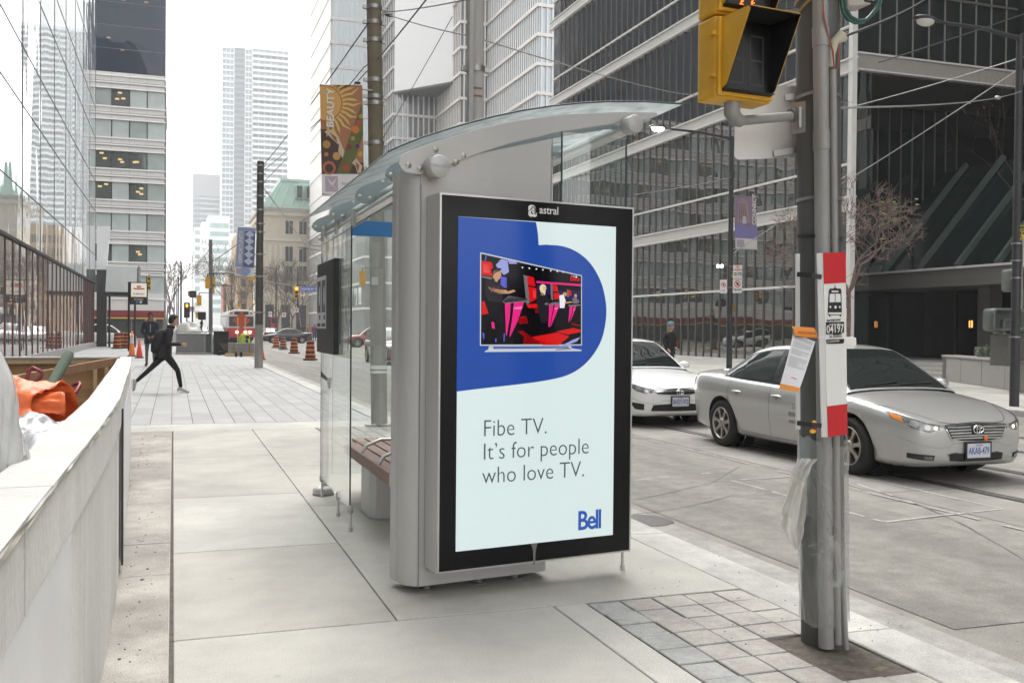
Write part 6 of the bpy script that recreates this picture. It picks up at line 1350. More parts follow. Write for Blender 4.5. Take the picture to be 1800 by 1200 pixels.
SUV = dict(body=[(-2.25, .58, .48, .95, 1.05), (-2.22, .72, .40, 1.02, 1.1), (-2.1, .84, .32, 1.04, 1.12), (-1.6, .90, .26, 1.03, 1.1), (0, .91, .25, 1.0, 1.05), (.8, .91, .25, .98, 1.05), (1.2, .905, .25, .96, 1.05), (1.7, .88, .25, .92, 1.0), (2.0, .82, .26, .85, .92), (2.18, .70, .28, .76, .82), (2.25, .5, .34, .66, .72)],
           roof=[(-2.15, 1.08), (-2.05, 1.35), (-1.9, 1.58), (-1.5, 1.66), (-.5, 1.70), (0.1, 1.68), (.4, 1.6), (.8, 1.33), (1.15, 1.05)], rw=[(-2.15, .72), (-1.5, .66), (.2, .65), (1.15, .78)],
           axles=(1.38, -1.34), wr=.36, wins=((-1.95, -1.12), (-1.02, -.22), (-.12, .78)), doors=(-1.08, -.17, .85))
CAR_CACHE = {}
def car_body(spec, paint, detail):
    n = 97 if detail else 41; x0, x1 = spec['body'][0][0], spec['body'][-1][0]
    xs = [x0+(x1-x0)*(.5-.5*math.cos(math.pi*i/(n-1))) for i in range(n)]
    rows = []
    for x in xs:
        w_, zb, zs, zt = [smooth_interp(x, spec['body'], c) for c in (1, 2, 3, 4)]
        zs = min(zs, zt-.01); h = zs-zb
        half = [(0, zb), (w_*.70, zb), (w_*.86, zb+.012), (w_*.935, zb+.05), (w_*.955, zb+h*.16), (w_*.965, zb+h*.26), (w_*.985, zb+h*.40), (w_*1.0, zb+h*.58), (w_*.996, zb+h*.74), (w_*.985, zb+h*.86), (w_*.962, zb+h*.955), (w_*.93, zs+.004), (w_*.86, lerp(zs, zt, .30)), (w_*.72, lerp(zs, zt, .60)), (w_*.5, lerp(zs, zt, .83)), (w_*.25, lerp(zs, zt, .95)), (0, zt)]
        ring = [Vector((x, y, z)) for y, z in half]+[Vector((x, -y, z)) for y, z in half[-2:0:-1]]
        rows.append(ring)
    b = MB(); b.grid(rows, paint, True, True)
    b.add(rows[0], [tuple(range(len(rows[0])))], paint, True); b.add(rows[-1], [tuple(range(len(rows[0])))], paint, True)
    me = b.mesh('body'); bm = bmesh.new(); bm.from_mesh(me); bmesh.ops.remove_doubles(bm, verts=bm.verts, dist=1e-5); bmesh.ops.recalc_face_normals(bm, faces=bm.faces); bm.to_mesh(me); bm.free()
    bvh_src = BVHTree.FromPolygons([v.co.copy() for v in me.vertices], [list(p.vertices) for p in me.polygons])
    # wheel arches cut right through
    o = bpy.data.objects.new('body', me); COL.objects.link(o); me.materials.append(arch_m)
    for ax_ in spec['axles']:
        for s in (1, -1):
            c = MB(); c.cyl((ax_, s*.62, spec['wr']+.0), (ax_, s*1.2, spec['wr']+.0), spec['wr']+.055, arch_m, 40); cm = c.mesh('cut'); bm = bmesh.new(); bm.from_mesh(cm); bmesh.ops.remove_doubles(bm, verts=bm.verts, dist=1e-5); bmesh.ops.recalc_face_normals(bm, faces=bm.faces); bm.to_mesh(cm); bm.free()
            co = bpy.data.objects.new('cut', cm); COL.objects.link(co)
            md = o.modifiers.new('b', 'BOOLEAN'); md.object = co; md.operation = 'DIFFERENCE'; md.solver = 'EXACT'; md.material_mode = 'TRANSFER'
            dg = bpy.context.evaluated_depsgraph_get(); nm = bpy.data.meshes.new_from_object(o.evaluated_get(dg)); o.modifiers.clear(); o.data = nm; bpy.data.objects.remove(co)
    nm = o.data
    bpy.data.objects.remove(o)
    nm.name = 'body'
    return nm, bvh_src
def car(label, spec, paint, loc, heading, group=None, plate=None, face='a', detail=True, taxi=False, cat='car', lights=False, name='parked_car'):
    t = thing(name, label, cat, loc, heading, group)
    def put(mb, nm, parent=t, **k):
        me_ = mb.mesh(nm); bm = bmesh.new(); bm.from_mesh(me_)
        if k.get('recalc', True): bmesh.ops.recalc_face_normals(bm, faces=bm.faces)
        bm.to_mesh(me_); bm.free(); o = bpy.data.objects.new(nm, me_); COL.objects.link(o); o.parent = parent; return o
    key = (id(spec), detail)
    if key not in CAR_CACHE: CAR_CACHE[key] = car_body(spec, paint, detail)
    me, bvh = CAR_CACHE[key]
    me = me.copy(); 
    for i, m_ in enumerate(me.materials):
        if m_ is not None and m_.name != 'arch_liner': me.materials[i] = paint
    body = bpy.data.objects.new('body', me); COL.objects.link(body); body.parent = t
    # ---- cabin
    belt = lambda x: (smooth_interp(x, spec['body'], 1)*.925, smooth_interp(x, spec['body'], 3)-.015)
    rz = lambda x: smooth_interp(x, spec['roof'], 1); rw = lambda x: smooth_interp(x, spec['rw'], 1)
    xa, xb = spec['roof'][0][0], spec['roof'][-1][0]; N_ = 60 if detail else 30
    def side(x, v, off=0.0, s=1):
        yb, zb = belt(x); yr, zr = rw(x), rz(x)-.035; zr = max(zr, zb+.001)
        y = lerp(yb, yr, v)+.035*math.sin(math.pi*v)*min(1, (zr-zb)/.3); z = lerp(zb, zr, v); return Vector((x, s*(y+off), z+off*.25))
    def top(x, u, off=0.0):
        yr, zr = rw(x), rz(x); k = abs(u); y = u*yr; z = zr-.035*k**3.2; return Vector((x, y, z+off))
    rows = []
    for i in range(N_+1):
        x = lerp(xa, xb, i/N_)
        rows.append([side(x, v, 0, 1) for v in (0, .25, .5, .75, .95)]+[top(x, u) for u in (.985, .93, .8, .55, .28, 0, -.28, -.55, -.8, -.93, -.985)]+[side(x, v, 0, -1) for v in (.95, .75, .5, .25, 0)])
    b = MB(); b.grid(rows, paint); put(b, 'cabin')
    def side_window(xa_, xb_, m_, s, nm='window', mz=.062, lo=.05):
        b = MB(); rr_ = []
        n_ = 14
        for i in range(n_+1):
            x = lerp(xa_, xb_, i/n_); yb, zb = belt(x); zr = rz(x)-.035; h = max(.001, zr-zb); v0, v1 = lo/h if h > lo else 1, max(lo/h+.002, 1-mz/h)
            v1 = max(v1, v0+.001) if v0 < 1 else v0
            rr_.append([side(x, min(1, lerp(v0, v1, j/5)), .006, s) for j in range(6)])
        b.grid(rr_, m_); return put(b, nm)
    for s in (1, -1):
        b = MB(); x0_, x1_ = spec['wins'][0][0]-.06, spec['wins'][-1][1]+.10
        rr_ = []
        for i in range(31):
            x = lerp(x0_, x1_, i/30); yb, zb = belt(x); h = max(.001, rz(x)-.035-zb); v0 = min(.97, .028/h); v1 = max(v0+.001, 1-.04/h); rr_.append([side(x, min(1, lerp(v0, v1, j/4)), .0035, s) for j in range(5)])
        b.grid(rr_, trim); put(b, 'window_surround')
        for (wa, wb_) in spec['wins']: side_window(wa, wb_, cgl_side, s)
    def cross_glass(xa_, xb_, nm, m_, uw=.90, off=.005):
        b = MB(); b.grid([[top(lerp(xa_, xb_, i/14), u*uw, off) for u in [k/7 for k in range(-7, 8)]] for i in range(15)], m_); o_ = put(b, nm)
        b = MB()
        for i0, i1 in ((0, .05), (.95, 1)): b.grid([[top(lerp(xa_, xb_, lerp(i0, i1, i)), u*uw*1.02, off-.002) for u in [k/7 for k in range(-7, 8)]] for i in (0, 1)], trim)
        for s in (1, -1): b.grid([[top(lerp(xa_, xb_, i/14), s*uw*(1.0+.035*k), off-.002) for k in (0, 1)] for i in range(15)], trim)
        put(b, 'glass_seal', o_); return o_
    rx = [p[0] for p in spec['roof']]
    wsx0 = next(x for x in rx if x > -.2 and rz(x) < rz(0)-.05); ws = cross_glass(wsx0-.13, xb-.03, 'windscreen', cgl)
    cross_glass(xa+.05, -.98 if spec is SEDAN else -1.95, 'rear_window', cgl)
    if detail:
        b = MB()
        for y0_, y1_ in ((.05, .62), (-.5, .02)): b.tube([top(xb-.06, y0_/.76*.9, .012), top(xb-.10, y1_/.76*.9, .016)], .008, trim, 6)
        put(b, 'wiper', ws)
        if 1:
            b = MB(); b.box(.30, .5, -.12, .12, 1.28, 1.33, trim); put(b, 'mirror_inside', ws)
    # ---- things laid on the skin
    def hit(o_, d_):
        h = bvh.ray_cast(Vector(o_), Vector(d_)); return h[0], h[1]
    def decal(A, B, direction, m_, nm, off=.004, nu=10, nv=3, parent=body, rough=None):
        """surface between two polylines A and B given in the plane seen along direction ('f' front (y,z), 'r' rear, 'l'/'x' side (x,z))"""
        def samp(Pl, t_):
            L = len(Pl)-1; f_ = t_*L; i = min(int(f_), L-1); f_ -= i; return (lerp(Pl[i][0], Pl[i+1][0], f_), lerp(Pl[i][1], Pl[i+1][1], f_))
        rr_ = []
        for j in range(nv+1):
            row = []
            for i in range(nu+1):
                a_, c_ = samp(A, i/nu), samp(B, i/nu); q = (lerp(a_[0], c_[0], j/nv), lerp(a_[1], c_[1], j/nv))
                if direction == 'f': o_, d_ = (3.2, q[0], q[1]), (-1, 0, 0)
                elif direction == 'r': o_, d_ = (-3.2, q[0], q[1]), (1, 0, 0)
                elif direction == 'l': o_, d_ = (q[0], 2, q[1]), (0, -1, 0)
                else: o_, d_ = (q[0], -2, q[1]), (0, 1, 0)
                p, n_ = hit(o_, d_)
                if p is None: p, n_ = Vector(o_)+Vector(d_)*(2.3 if direction in 'fr' else 1.1), -Vector(d_)
                if n_.dot(Vector(d_)) > 0: n_ = -n_
                row.append(p+n_*off)
            rr_.append(row)
        b = MB(); b.grid(rr_, m_); return put(b, nm, parent, recalc=False)
    def line(pts, direction, m_, nm, w_=.006, off=.0035, n_=24, parent=body):
        A, B = [], []
        for (a_, c_), k in zip(pts, range(len(pts))):
            q0, q1 = pts[max(0, k-1)], pts[min(len(pts)-1, k+1)]; d_ = Vector((q1[0]-q0[0], q1[1]-q0[1])); d_.normalize(); n2 = Vector((-d_.y, d_.x))*w_/2
            A.append((a_+n2.x, c_+n2.y)); B.append((a_-n2.x, c_-n2.y))
        return decal(A, B, direction, m_, nm, off, n_, 1, parent)
    seam = mat('panel_seam', (.05, .05, .05), .6)
    zt_ = spec['body'][-1][2]
    for s, dr in ((1, 'l'), (-1, 'x')):
        if spec is SEDAN:
            hl = decal([(s*.46, .625), (s*.60, .655), (s*.73, .715), (s*.812, .765)], [(s*.47, .600), (s*.58, .565), (s*.72, .605), (s*.815, .70)], 'f', hl_m, 'headlight', .006, 16, 5)
            if detail:
                decal([(s*.765, .722), (s*.808, .757)], [(s*.765, .655), (s*.811, .703)], 'f', amber_m, 'indicator', .009, 5, 3, hl)
                for yy, zz, rr_ in ((.60, .617, .030), (.70, .652, .034)):
                    A = [(s*yy+rr_*math.cos(k*math.pi/8), zz+rr_*math.sin(k*math.pi/8)) for k in range(9)]; B = [(s*yy+rr_*math.cos(k*math.pi/8), zz-rr_*math.sin(k*math.pi/8)) for k in range(9)]; decal(A, B, 'f', mat('lamp_lens', (.42, .42, .41), .12, metal=.5, coat=.6), 'lens', .010, 8, 3, hl)
                if lights: A = [(s*.52+.02*math.cos(k*math.pi/6), .612+.02*math.sin(k*math.pi/6)) for k in range(7)]; B = [(s*.52+.02*math.cos(k*math.pi/6), .612-.02*math.sin(k*math.pi/6)) for k in range(7)]; decal(A, B, 'f', emis('warm_bulb', (1, .75, .5), 1.0), 'bulb', .011, 6, 2, hl)
                line([(s*.46, .632), (s*.60, .662), (s*.73, .722), (s*.815, .772)], 'f', seam, 'lamp_seam', .008, .004)
            tl_ = decal([(s*.52, .93), (s*.66, .935), (s*.80, .93)], [(s*.55, .80), (s*.68, .78), (s*.81, .80)], 'r', tail_m, 'tail_light', .006, 10, 4)
            decal([(-2.30, .93), (-2.18, .945)], [(-2.30, .80), (-2.22, .83)], dr, tail_m, 'tail_light', .007, 5, 4)
        else:
            decal([(s*.5, .80), (s*.75, .84)], [(s*.5, .70), (s*.76, .73)], 'f', hl_m, 'headlight', .006, 10, 4); decal([(s*.60, 1.06), (s*.74, 1.0)], [(s*.60, .80), (s*.74, .80)], 'r', tail_m, 'tail_light', .006, 6, 5)
        if detail:
            d0, d1, d2 = spec['doors']
            line([(d2, .90), (d2+.02, .60), (d2-.03, .33), (d2-.12, .27)], dr, seam, 'door_seam'); line([(d1, .91), (d1+.005, .6), (d1, .265)], dr, seam, 'door_seam'); line([(d0+.02, .96), (d0-.05, .80), (d0-.02, .62), (d0+.12, .44), (d0+.24, .30), (d0+.30, .265)], dr, seam, 'door_seam')
            line([(d2-.12, .265), (0, .26), (d0+.30, .265)], dr, seam, 'sill_seam', .005)
            for hx in (-.92, .02):
                b = MB(); p, n_ = hit((hx, s*2, .79), (0, -s, 0)); yy = p.y
                b.tube([(hx-.10, yy, .795), (hx-.07, yy+s*.022, .80), (hx+.07, yy+s*.022, .80), (hx+.10, yy, .79)], [.010, .014, .014, .010], paint, 10); put(b, 'door_handle', body)
                decal([(hx-.05, .785), (hx, .79), (hx+.05, .785)], [(hx-.035, .755), (hx, .745), (hx+.035, .755)], dr, mat('handle_cup', tuple(c*.6 for c in paint_col(paint)), .3), 'handle_cup', .003, 6, 3)
            # mirror
            b = MB(); b.ball((.80, s*.985, .985), (.075, .105, .068), paint, 16, 10); b.bar((.84, s*.88, .95), (.82, s*.95, .965), .05, .035, paint); mo = put(b, 'door_mirror')
            b = MB(); b.ball((.745, s*.985, .985), (.026, .09, .055), chrome, 12, 8); put(b, 'mirror_glass', mo)
    if detail and spec is SEDAN:
        line([(-.86, .835), (-.70, .80), (-.44, .672), (-.3, .655), (0, .65), (.3, .655), (.44, .672), (.70, .80), (.86, .835)], 'f', seam, 'bonnet_seam', .005, .003, 40)
        line([(-.80, .50), (-.66, .43), (-.5, .405), (-.36, .41), (-.3, .452), (0, .445), (.3, .452), (.36, .41), (.5, .405), (.66, .43), (.80, .50)], 'f', mat('bumper_crease', (.30, .30, .295), .5), 'bumper_crease', .006, .002, 60)
        if face == 'a':
            g_ = decal([(-.40, .625), (-.2, .642), (0, .648), (.2, .642), (.40, .625)], [(-.34, .50), (-.2, .478), (0, .472), (.2, .478), (.34, .50)], 'f', mat('grille_black', (.015, .015, .015), .6), 'grille', .004, 24, 6)
            for zz, hw in ((.617, .385), (.588, .37), (.559, .355), (.530, .34), (.503, .32)):
                for s in (1, -1): decal([(s*.085 if zz > .54 else s*.0, zz+.008), (s*hw, zz+.004)], [(s*.085 if zz > .54 else s*.0, zz-.006), (s*hw, zz-.008)], 'f', mat('grille_bar', (.60, .60, .59), .25, metal=.6), 'grille_bar', .013, 10, 2, g_)
            line([(-.41, .632), (-.2, .649), (0, .655), (.2, .649), (.41, .632), (.40, .60), (.34, .492), (.2, .469), (0, .463), (-.2, .469), (-.34, .492), (-.40, .60), (-.41, .632)], 'f', chrome, 'grille_trim', .010, .012, 80)
            lo_ = decal([(-.36, .335), (-.2, .345), (.2, .345), (.36, .335)], [(-.35, .265), (-.2, .255), (.2, .255), (.35, .265)], 'f', mat('grille_black', (.015, .015, .015), .6), 'lower_intake', .004, 20, 4)
            for s in (1, -1): 
                fg = decal([(s*.52, .325), (s*.66, .335), (s*.745, .345)], [(s*.53, .270), (s*.66, .275), (s*.74, .29)], 'f', mat('grille_black', (.015, .015, .015), .6), 'fog_recess', .004, 10, 3); decal([(s*.54, .312), (s*.62, .318)], [(s*.54, .283), (s*.62, .285)], 'f', hl_m, 'fog_light', .012, 5, 3, fg)
        else:
            g_ = decal([(-.46, .60), (-.2, .642), (0, .65), (.2, .642), (.46, .60)], [(-.40, .565), (-.2, .55), (0, .545), (.2, .55), (.40, .565)], 'f', mat('grille_black', (.015, .015, .015), .6), 'grille', .004, 24, 5)
            line([(-.50, .60), (-.2, .615), (0, .615), (.2, .615), (.50, .60)], 'f', chrome, 'grille_bar', .022, .012, 40); line([(-.42, .563), (-.2, .548), (0, .543), (.2, .548), (.42, .563)], 'f', chrome, 'grille_trim', .012, .010, 40)
            lo_ = decal([(-.48, .385), (-.2, .40), (.2, .40), (.48, .385)], [(-.52, .285), (-.2, .28), (.2, .28), (.52, .285)], 'f', mat('grille_black', (.015, .015, .015), .6), 'lower_intake', .004, 20, 4)
            for s in (1, -1): decal([(s*.62, .40), (s*.80, .43)], [(s*.62, .30), (s*.73, .31)], 'f', mat('grille_black', (.015, .015, .015), .6), 'fog_recess', .004, 10, 3)
            for zz in (.31, .335, .36): line([(-.48, zz), (0, zz), (.48, zz)], 'f', trim, 'intake_bar', .006, .010, 30)
        p, n_ = hit((3, 0, .59), (-1, 0, 0)); ez = .595; b = MB()
        for (rx_, rz_, w_) in ((.066, .045, .007), (.020, .042, .006), (.048, .018, .006)):
            zz = ez+(.022 if rz_ == .018 else 0); b.tube([(p.x+.022, rx_*math.cos(a), zz+rz_*math.sin(a)) for a in [2*math.pi*k/28 for k in range(29)]], w_, chrome, 6, False)
        put(b, 'emblem', body)
        p, n_ = hit((3, 0, .36), (-1, 0, 0)); px_ = p.x+.03; pz = .37 if face == 'a' else .435
        b = MB(); b.box(px_-.012, px_-.002, -.175, .175, pz-.10, pz+.095, blk); po = put(b, 'plate_holder', body)
        b = MB(); b.box(px_-.002, px_+.002, -.152, .152, pz-.076, pz+.076, plate_w); put(b, 'number_plate', po)
        if plate: text(plate, .105, plate_b, root_mx(t) @ frame((px_+.0032, .0, pz-.036), (0, 1, 0), (0, 0, 1)), po, align='CENTER', sx=.60, bold=.001)
        if plate: text('ONTARIO', .022, plate_b, root_mx(t) @ frame((px_+.0032, .0, pz+.05), (0, 1, 0), (0, 0, 1)), po, align='CENTER', sx=.9)
    # ---- wheels
    R0 = spec['wr']
    for ax_ in spec['axles']:
        for s in (1, -1):
            c0 = Vector((ax_, s*.80, R0)); yv = Vector((0, s, 0))
            b = MB(); b.lathe([(R0*.66, .088), (R0*.72, .10), (R0*.86, .105), (R0*.95, .094), (R0*.995, .07), (R0, .0), (R0*.995, -.07), (R0*.9, -.10), (R0*.66, -.10)], c0, tyre_m, 48 if detail else 24, axis=yv); wheel = put(b, 'wheel')
            b = MB(); b.lathe([(R0*.67, .10), (R0*.655, .098), (R0*.62, .085), (R0*.60, .02), (.0, .015)], c0, mat('rim_dark', (.06, .058, .055), .5, metal=.5), 40 if detail else 20, axis=yv)
            b.lathe([(R0*.675, .092), (R0*.67, .104), (R0*.635, .100), (R0*.625, .085)], c0, rim_m, 40 if detail else 20, axis=yv)
            ns = 7
            for k in range(ns):
                a = 2*math.pi*k/ns+.2; d_ = Vector((math.cos(a), 0, math.sin(a))); e_ = Vector((-math.sin(a), 0, math.cos(a)))
                pts = [c0+yv*.092+d_*(R0*.10)+e_*(R0*.085), c0+yv*.082+d_*(R0*.40)+e_*(R0*.060), c0+yv*.092+d_*(R0*.645)+e_*(R0*.10), c0+yv*.092+d_*(R0*.645)-e_*(R0*.10), c0+yv*.082+d_*(R0*.40)-e_*(R0*.060), c0+yv*.092+d_*(R0*.10)-e_*(R0*.085)]
                b.prism(pts, yv*-.03, rim_m)
            b.lathe([(0, .104), (R0*.09, .10), (R0*.2, .094), (R0*.21, .06)], c0, rim_m, 20, axis=yv); put(b, 'rim', wheel)
            b = MB(); b.lathe([(R0+.045, -.25), (R0+.045, -.10)], c0, arch_m, 24, axis=yv); b.lathe([(R0+.03, -.101), (0, -.10)], c0, arch_m, 24, axis=yv); put(b, 'arch_liner', body, recalc=False)
    b = MB(); b.box(spec['body'][0][0]+.35, spec['body'][-1][0]-.35, -.66, .66, .17, .30, arch_m); put(b, 'underbody')
    return t, put, hit, line, decal
PAINTC = {}
def paint_mat(name, col, metal=.0, rough=.32):
    m = mat(name, col, rough, metal=metal, coat=1.0, spec=.5); PAINTC[m.name] = col; return m
def paint_col(m): return PAINTC.get(m.name, (.5, .5, .5))
silver = paint_mat('paint_silver', (.47, .465, .45), .5, .30); whitep = paint_mat('paint_white', (.76, .76, .75), .0, .3); blackp = paint_mat('paint_black', (.012, .012, .014), .0, .5); redp = paint_mat('paint_red', (.30, .015, .02), .1, .3); maroon = paint_mat('paint_maroon', (.16, .018, .02), .1, .3)
RZ = -.13
sil, put, hit, line, decal = car('silver sedan taxi with a roof light crossing behind the near pole', SEDAN, silver, (8.17, 10.57, RZ), R_(-90.8), plate='AKAB-479', face='a', taxi=True, lights=True, name='sedan')
b = MB(); b.prism([(.12, -.12, 1.45), (.26, -.12, 1.43), (.235, -.11, 1.55), (.15, -.11, 1.555)], (0, .24, 0), mat('taxi_light', (.72, .70, .66), .4)); put(b, 'roof_light')
b = MB(); b.tube([(-.9, -.2, 1.40), (-1.0, -.2, 1.52)], .004, trim, 6); put(b, 'aerial')
b = MB(); b.ball((2.43, .10, .50), (.012, .028, .028), mat('orange_reflector', (.75, .16, .03), .4), 12, 8); put(b, 'orange_disc')
for y0, h_ in ((.62, .05), (.52, .035)):
    decal([(.30, y0), (.62, y0)], [(.30, y0-h_), (.62, y0-h_)], 'x', mat('door_decal', (.20, .20, .195), .5), 'door_decal', .0045, 6, 2)
text('TAXI', .11, mat('door_decal2', (.24, .24, .235), .5), root_mx(sil) @ frame((.62, -.917, .66), (-1, 0, 0), (0, .06, 1)), sil)
car('white sedan following close behind the silver taxi', SEDAN, whitep, (7.98, 16.75, RZ), R_(-90), plate='BHDY-972', face='b', lights=False, name='sedan')
car('black sedan crossing the street at the far junction', SEDAN, blackp, (pY(505, 590, 97).x, 97, RZ), R_(180), detail=False, name='sedan')
car('white sport utility vehicle parked beyond the striped drums on the left', SUV, whitep, (pY(196, 590, 84).x-.4, 84, RZ), R_(0), detail=False, name='sport_utility_vehicle')
car('red hatchback seen through the shelter glass', SUV, redp, (pY(660, 590, 78).x-.2, 78, RZ), R_(180), detail=False, name='hatchback')
car('maroon car half hidden behind the shelter pylon', SUV, maroon, (pX(690, 610, 9.0).x+.35, pX(693, 610, 9.0).y+2.2, RZ), R_(-90), detail=False, name='hatchback')
car('white van waiting beyond the runner to the left of the streetcar', SUV, whitep, (pY(380, 575, 96).x, 98, RZ), R_(-90), detail=False, name='sport_utility_vehicle')
car('dark car with red tail lamps just right of the streetcar', SEDAN, blackp, (pY(463, 580, 112).x+.8, 112, RZ), R_(90), detail=False, name='sedan')
car('pale car beside the white van far up the street', SEDAN, whitep, (pY(352, 575, 104).x, 106, RZ), R_(-90), detail=False, name='sedan')
# ---- streetcar
t = thing('streetcar', 'red and white streetcar with its headlamp lit coming up the street', 'streetcar', (pY(424, 590, 96).x, 96, RZ))
cx = t.location.x; zz = lambda z: RZ+z
tw = mat('tram_white', (.60, .59, .57), .4, var=.05); trd = mat('tram_red', (.38, .03, .03), .4, var=.05); tgl = mat('tram_glass', (.04, .05, .055), .08)
prf = [(-1.27, .35), (1.27, .35), (1.27, 2.7), (1.10, 3.05), (.6, 3.2), (-.6, 3.2), (-1.10, 3.05), (-1.27, 2.7)]
b = MB(); b.prism([(cx+x, 96, zz(z)) for x, z in prf], (0, 15, 0), tw); b.build('body', t, bevel=.08)
b = MB(); b.box(cx-1.29, cx+1.29, 95.94, 111, zz(.55), zz(1.45), trd); b.build('red_band', t, bevel=.04)
b = MB(); b.box(cx-1.12, cx+1.12, 95.93, 96.1, zz(1.6), zz(2.55), tgl); b.box(cx-.02, cx+.02, 95.91, 96.05, zz(1.6), zz(2.55), tw); b.build('windscreen', t, bevel=.05)
b = MB(); b.box(cx-.65, cx+.65, 95.92, 96.1, zz(2.72), zz(3.0), blk); b.build('route_blind', t)
for i in range(9): b = MB(); b.box(cx-1.30, cx-1.2, 97+1.5*i, 98.2+1.5*i, zz(1.6), zz(2.5), tgl); b.build('window', t)
hd2 = emis('head_lamp', (1, .80, .50), 3.0)
for x in (-.38, .38, .8): b = MB(); b.cyl((cx+x, 95.93, zz(1.05)), (cx+x, 95.88, zz(1.05)), .13, hd2, 14); b.build('headlight', t)
b = MB(); b.box(cx-1.1, cx+1.1, 95.8, 96.2, zz(.25), zz(.55), blk); b.box(cx-1.0, cx+1.0, 96.5, 110, RZ, zz(.4), blk); b.build('bumper', t)
b = MB()
for x in (-.9, .9): b.box(cx+x-.12, cx+x+.12, 95.9, 96.1, zz(2.78), zz(2.92), mat('marker_red', (.4, .05, .03), .4))
b.build('marker_lamp', t)
b = MB(); b.tube([(cx, 104, zz(3.2)), (cx, 110, zz(5.2))], .03, lampm, 6); b.build('trolley_boom', t)
# ================================================================ roadworks, people, trees
orl = mat('drum_orange', (.60, .15, .035), .5, var=.08, vscale=10); rub = mat('rubber_black', (.02, .02, .02), .8)
def drum(loc, label, h=.95, cone=False, group='striped black and orange traffic drums', dirty=False):
    t = thing('traffic_drum', label, 'traffic drum', loc, 0, group); x, y, z = loc
    b = MB(); b.prism([(x+.36*math.cos(math.pi*k/4+.39), y+.36*math.sin(math.pi*k/4+.39), z) for k in range(8)], (0, 0, .07), rub); b.build('base', t)
    r0, r1 = .255, .17; n = 7; m2 = mat('drum_orange_dirty', (.42, .20, .13), .7, var=.4, vscale=14) if dirty else orl
    b = MB(); b.lathe([(lerp(r0, r1, k/14), z+.07+(h-.12)*k/14) for k in range(15)], (x, y, 0), m2, 24); b.lathe([(r1, z+h-.05), (r1*.7, z+h-.02), (.05, z+h-.02), (.05, z+h+.03), (0, z+h+.03)], (x, y, 0), rub, 20); b.build('body', t)
    for i in range(4):
        a_, c_ = (.5+2*i)/8, (1.5+2*i)/8-.0; b = MB(); b.lathe([(lerp(r0, r1, a_)+.004, z+.07+(h-.12)*a_), (lerp(r0, r1, c_)+.004, z+.07+(h-.12)*c_)], (x, y, 0), mat('stripe_black', (.022, .022, .025), .55), 24); b.build('stripe', t, recalc=False)
    return t
for (px, py), lb in (((545.5, 633), 'nearest striped traffic drum right beside the shelter glass'), ((517, 621.5), 'second striped traffic drum behind the nearest one'), ((498, 614.5), 'dirty faded striped traffic drum between two clean ones'), ((485.5, 611.5), 'farthest of the four striped drums in front of the black sedan')):
    q = pG(px, py, RZ); D_ = (q-O_).dot(FW); top_py = {545.5: 597, 517: 593, 498: 592, 485.5: 590}[px]; drum((q.x, q.y, RZ), lb, (py-top_py)*D_/F_PX, dirty=(px == 498))
for px, Y, lb in ((206, 66, 'striped drum by the black column of the subway entrance'), (213.5, 68, 'striped drum touching the one by the black column'), (223.5, 67, 'striped drum just left of the orange cones')):
    q = pY(px, 600, Y); drum((q.x, Y, 0), lb, 1.05)
def cone(loc, h, label, m, collar=True):
    t = thing('traffic_cone', label, 'traffic cone', loc, 0, 'orange traffic cones by the standing man'); x, y, z = loc
    b = MB(); b.box(x-.2, x+.2, y-.2, y+.2, z, z+.04, rub); b.build('base', t, bevel=.015)
    b = MB(); b.lathe([(.15, z+.04), (.035, z+h), (.0, z+h)], (x, y, 0), m, 20); b.build('body', t)
    if collar: b = MB(); b.lathe([(lerp(.15, .035, .5)+.003, z+.04+h*.48), (lerp(.15, .035, .75)+.003, z+h*.75)], (x, y, 0), mat('cone_collar', (.6, .6, .6), .4), 20); b.build('collar', t, recalc=False)
q = pY(232, 612, 50); cone((q.x, 50, 0), 1.22, 'tall orange cone with a pale collar by the subway post', mat('cone_orange', (.75, .20, .05), .5))
q = pY(245, 616, 47.5); cone((q.x, 47.5, 0), .82, 'shorter red orange cone behind the standing man', mat('cone_red', (.68, .06, .03), .5), False)
# grey slatted barrier and what stands round it
t = thing('site_barrier', 'grey slatted metal barrier panels leaning stacked across the pavement', 'barrier', pY(342, 600, 53))
xa_, xb_ = pY(309, 600, 53).x, pY(372, 600, 53).x; z1_ = pY(340, 583, 53).z
alug = mat('barrier_grey', (.33, .33, .32), .5, metal=.3, var=.1)
b = MB()
for k in range(11): b.box(xa_, xb_-.35, 53, 53.3, .10+k*(z1_-.15)/11, .10+(k+.55)*(z1_-.15)/11, alug)
b.build('slat_panel', t)
b = MB(); b.box(xa_, xb_, 53.1, 53.25, .1, z1_-.1, mat('barrier_dark', (.10, .10, .098), .7)); b.build('backing', t)
b = MB()
for x in (xa_, xb_-.36, xb_-.02): b.box(x, x+.05, 52.95, 53.35, 0, z1_, alug)
b.box(xa_, xb_, 52.96, 53.34, z1_-.04, z1_+.02, alug); b.box(xa_, xb_, 52.96, 53.34, .02, .08, alug); b.build('frame', t)
xa2, xb2 = pY(376, 600, 53).x, pY(402, 600, 53).x; b = MB(); b.box(xa2, xb2, 52.9, 54, 0, pY(390, 582, 53).z, mat('crate_black', (.022, .021, .02), .7, var=.3)); b.box(xa2-.03, xb2+.03, 52.85, 54.05, 0, .08, blk)
tag(b.build('black_crate', at=(xa2, 53, 0), bevel=.02), 'black square crate standing at the end of the grey barrier', 'crate')
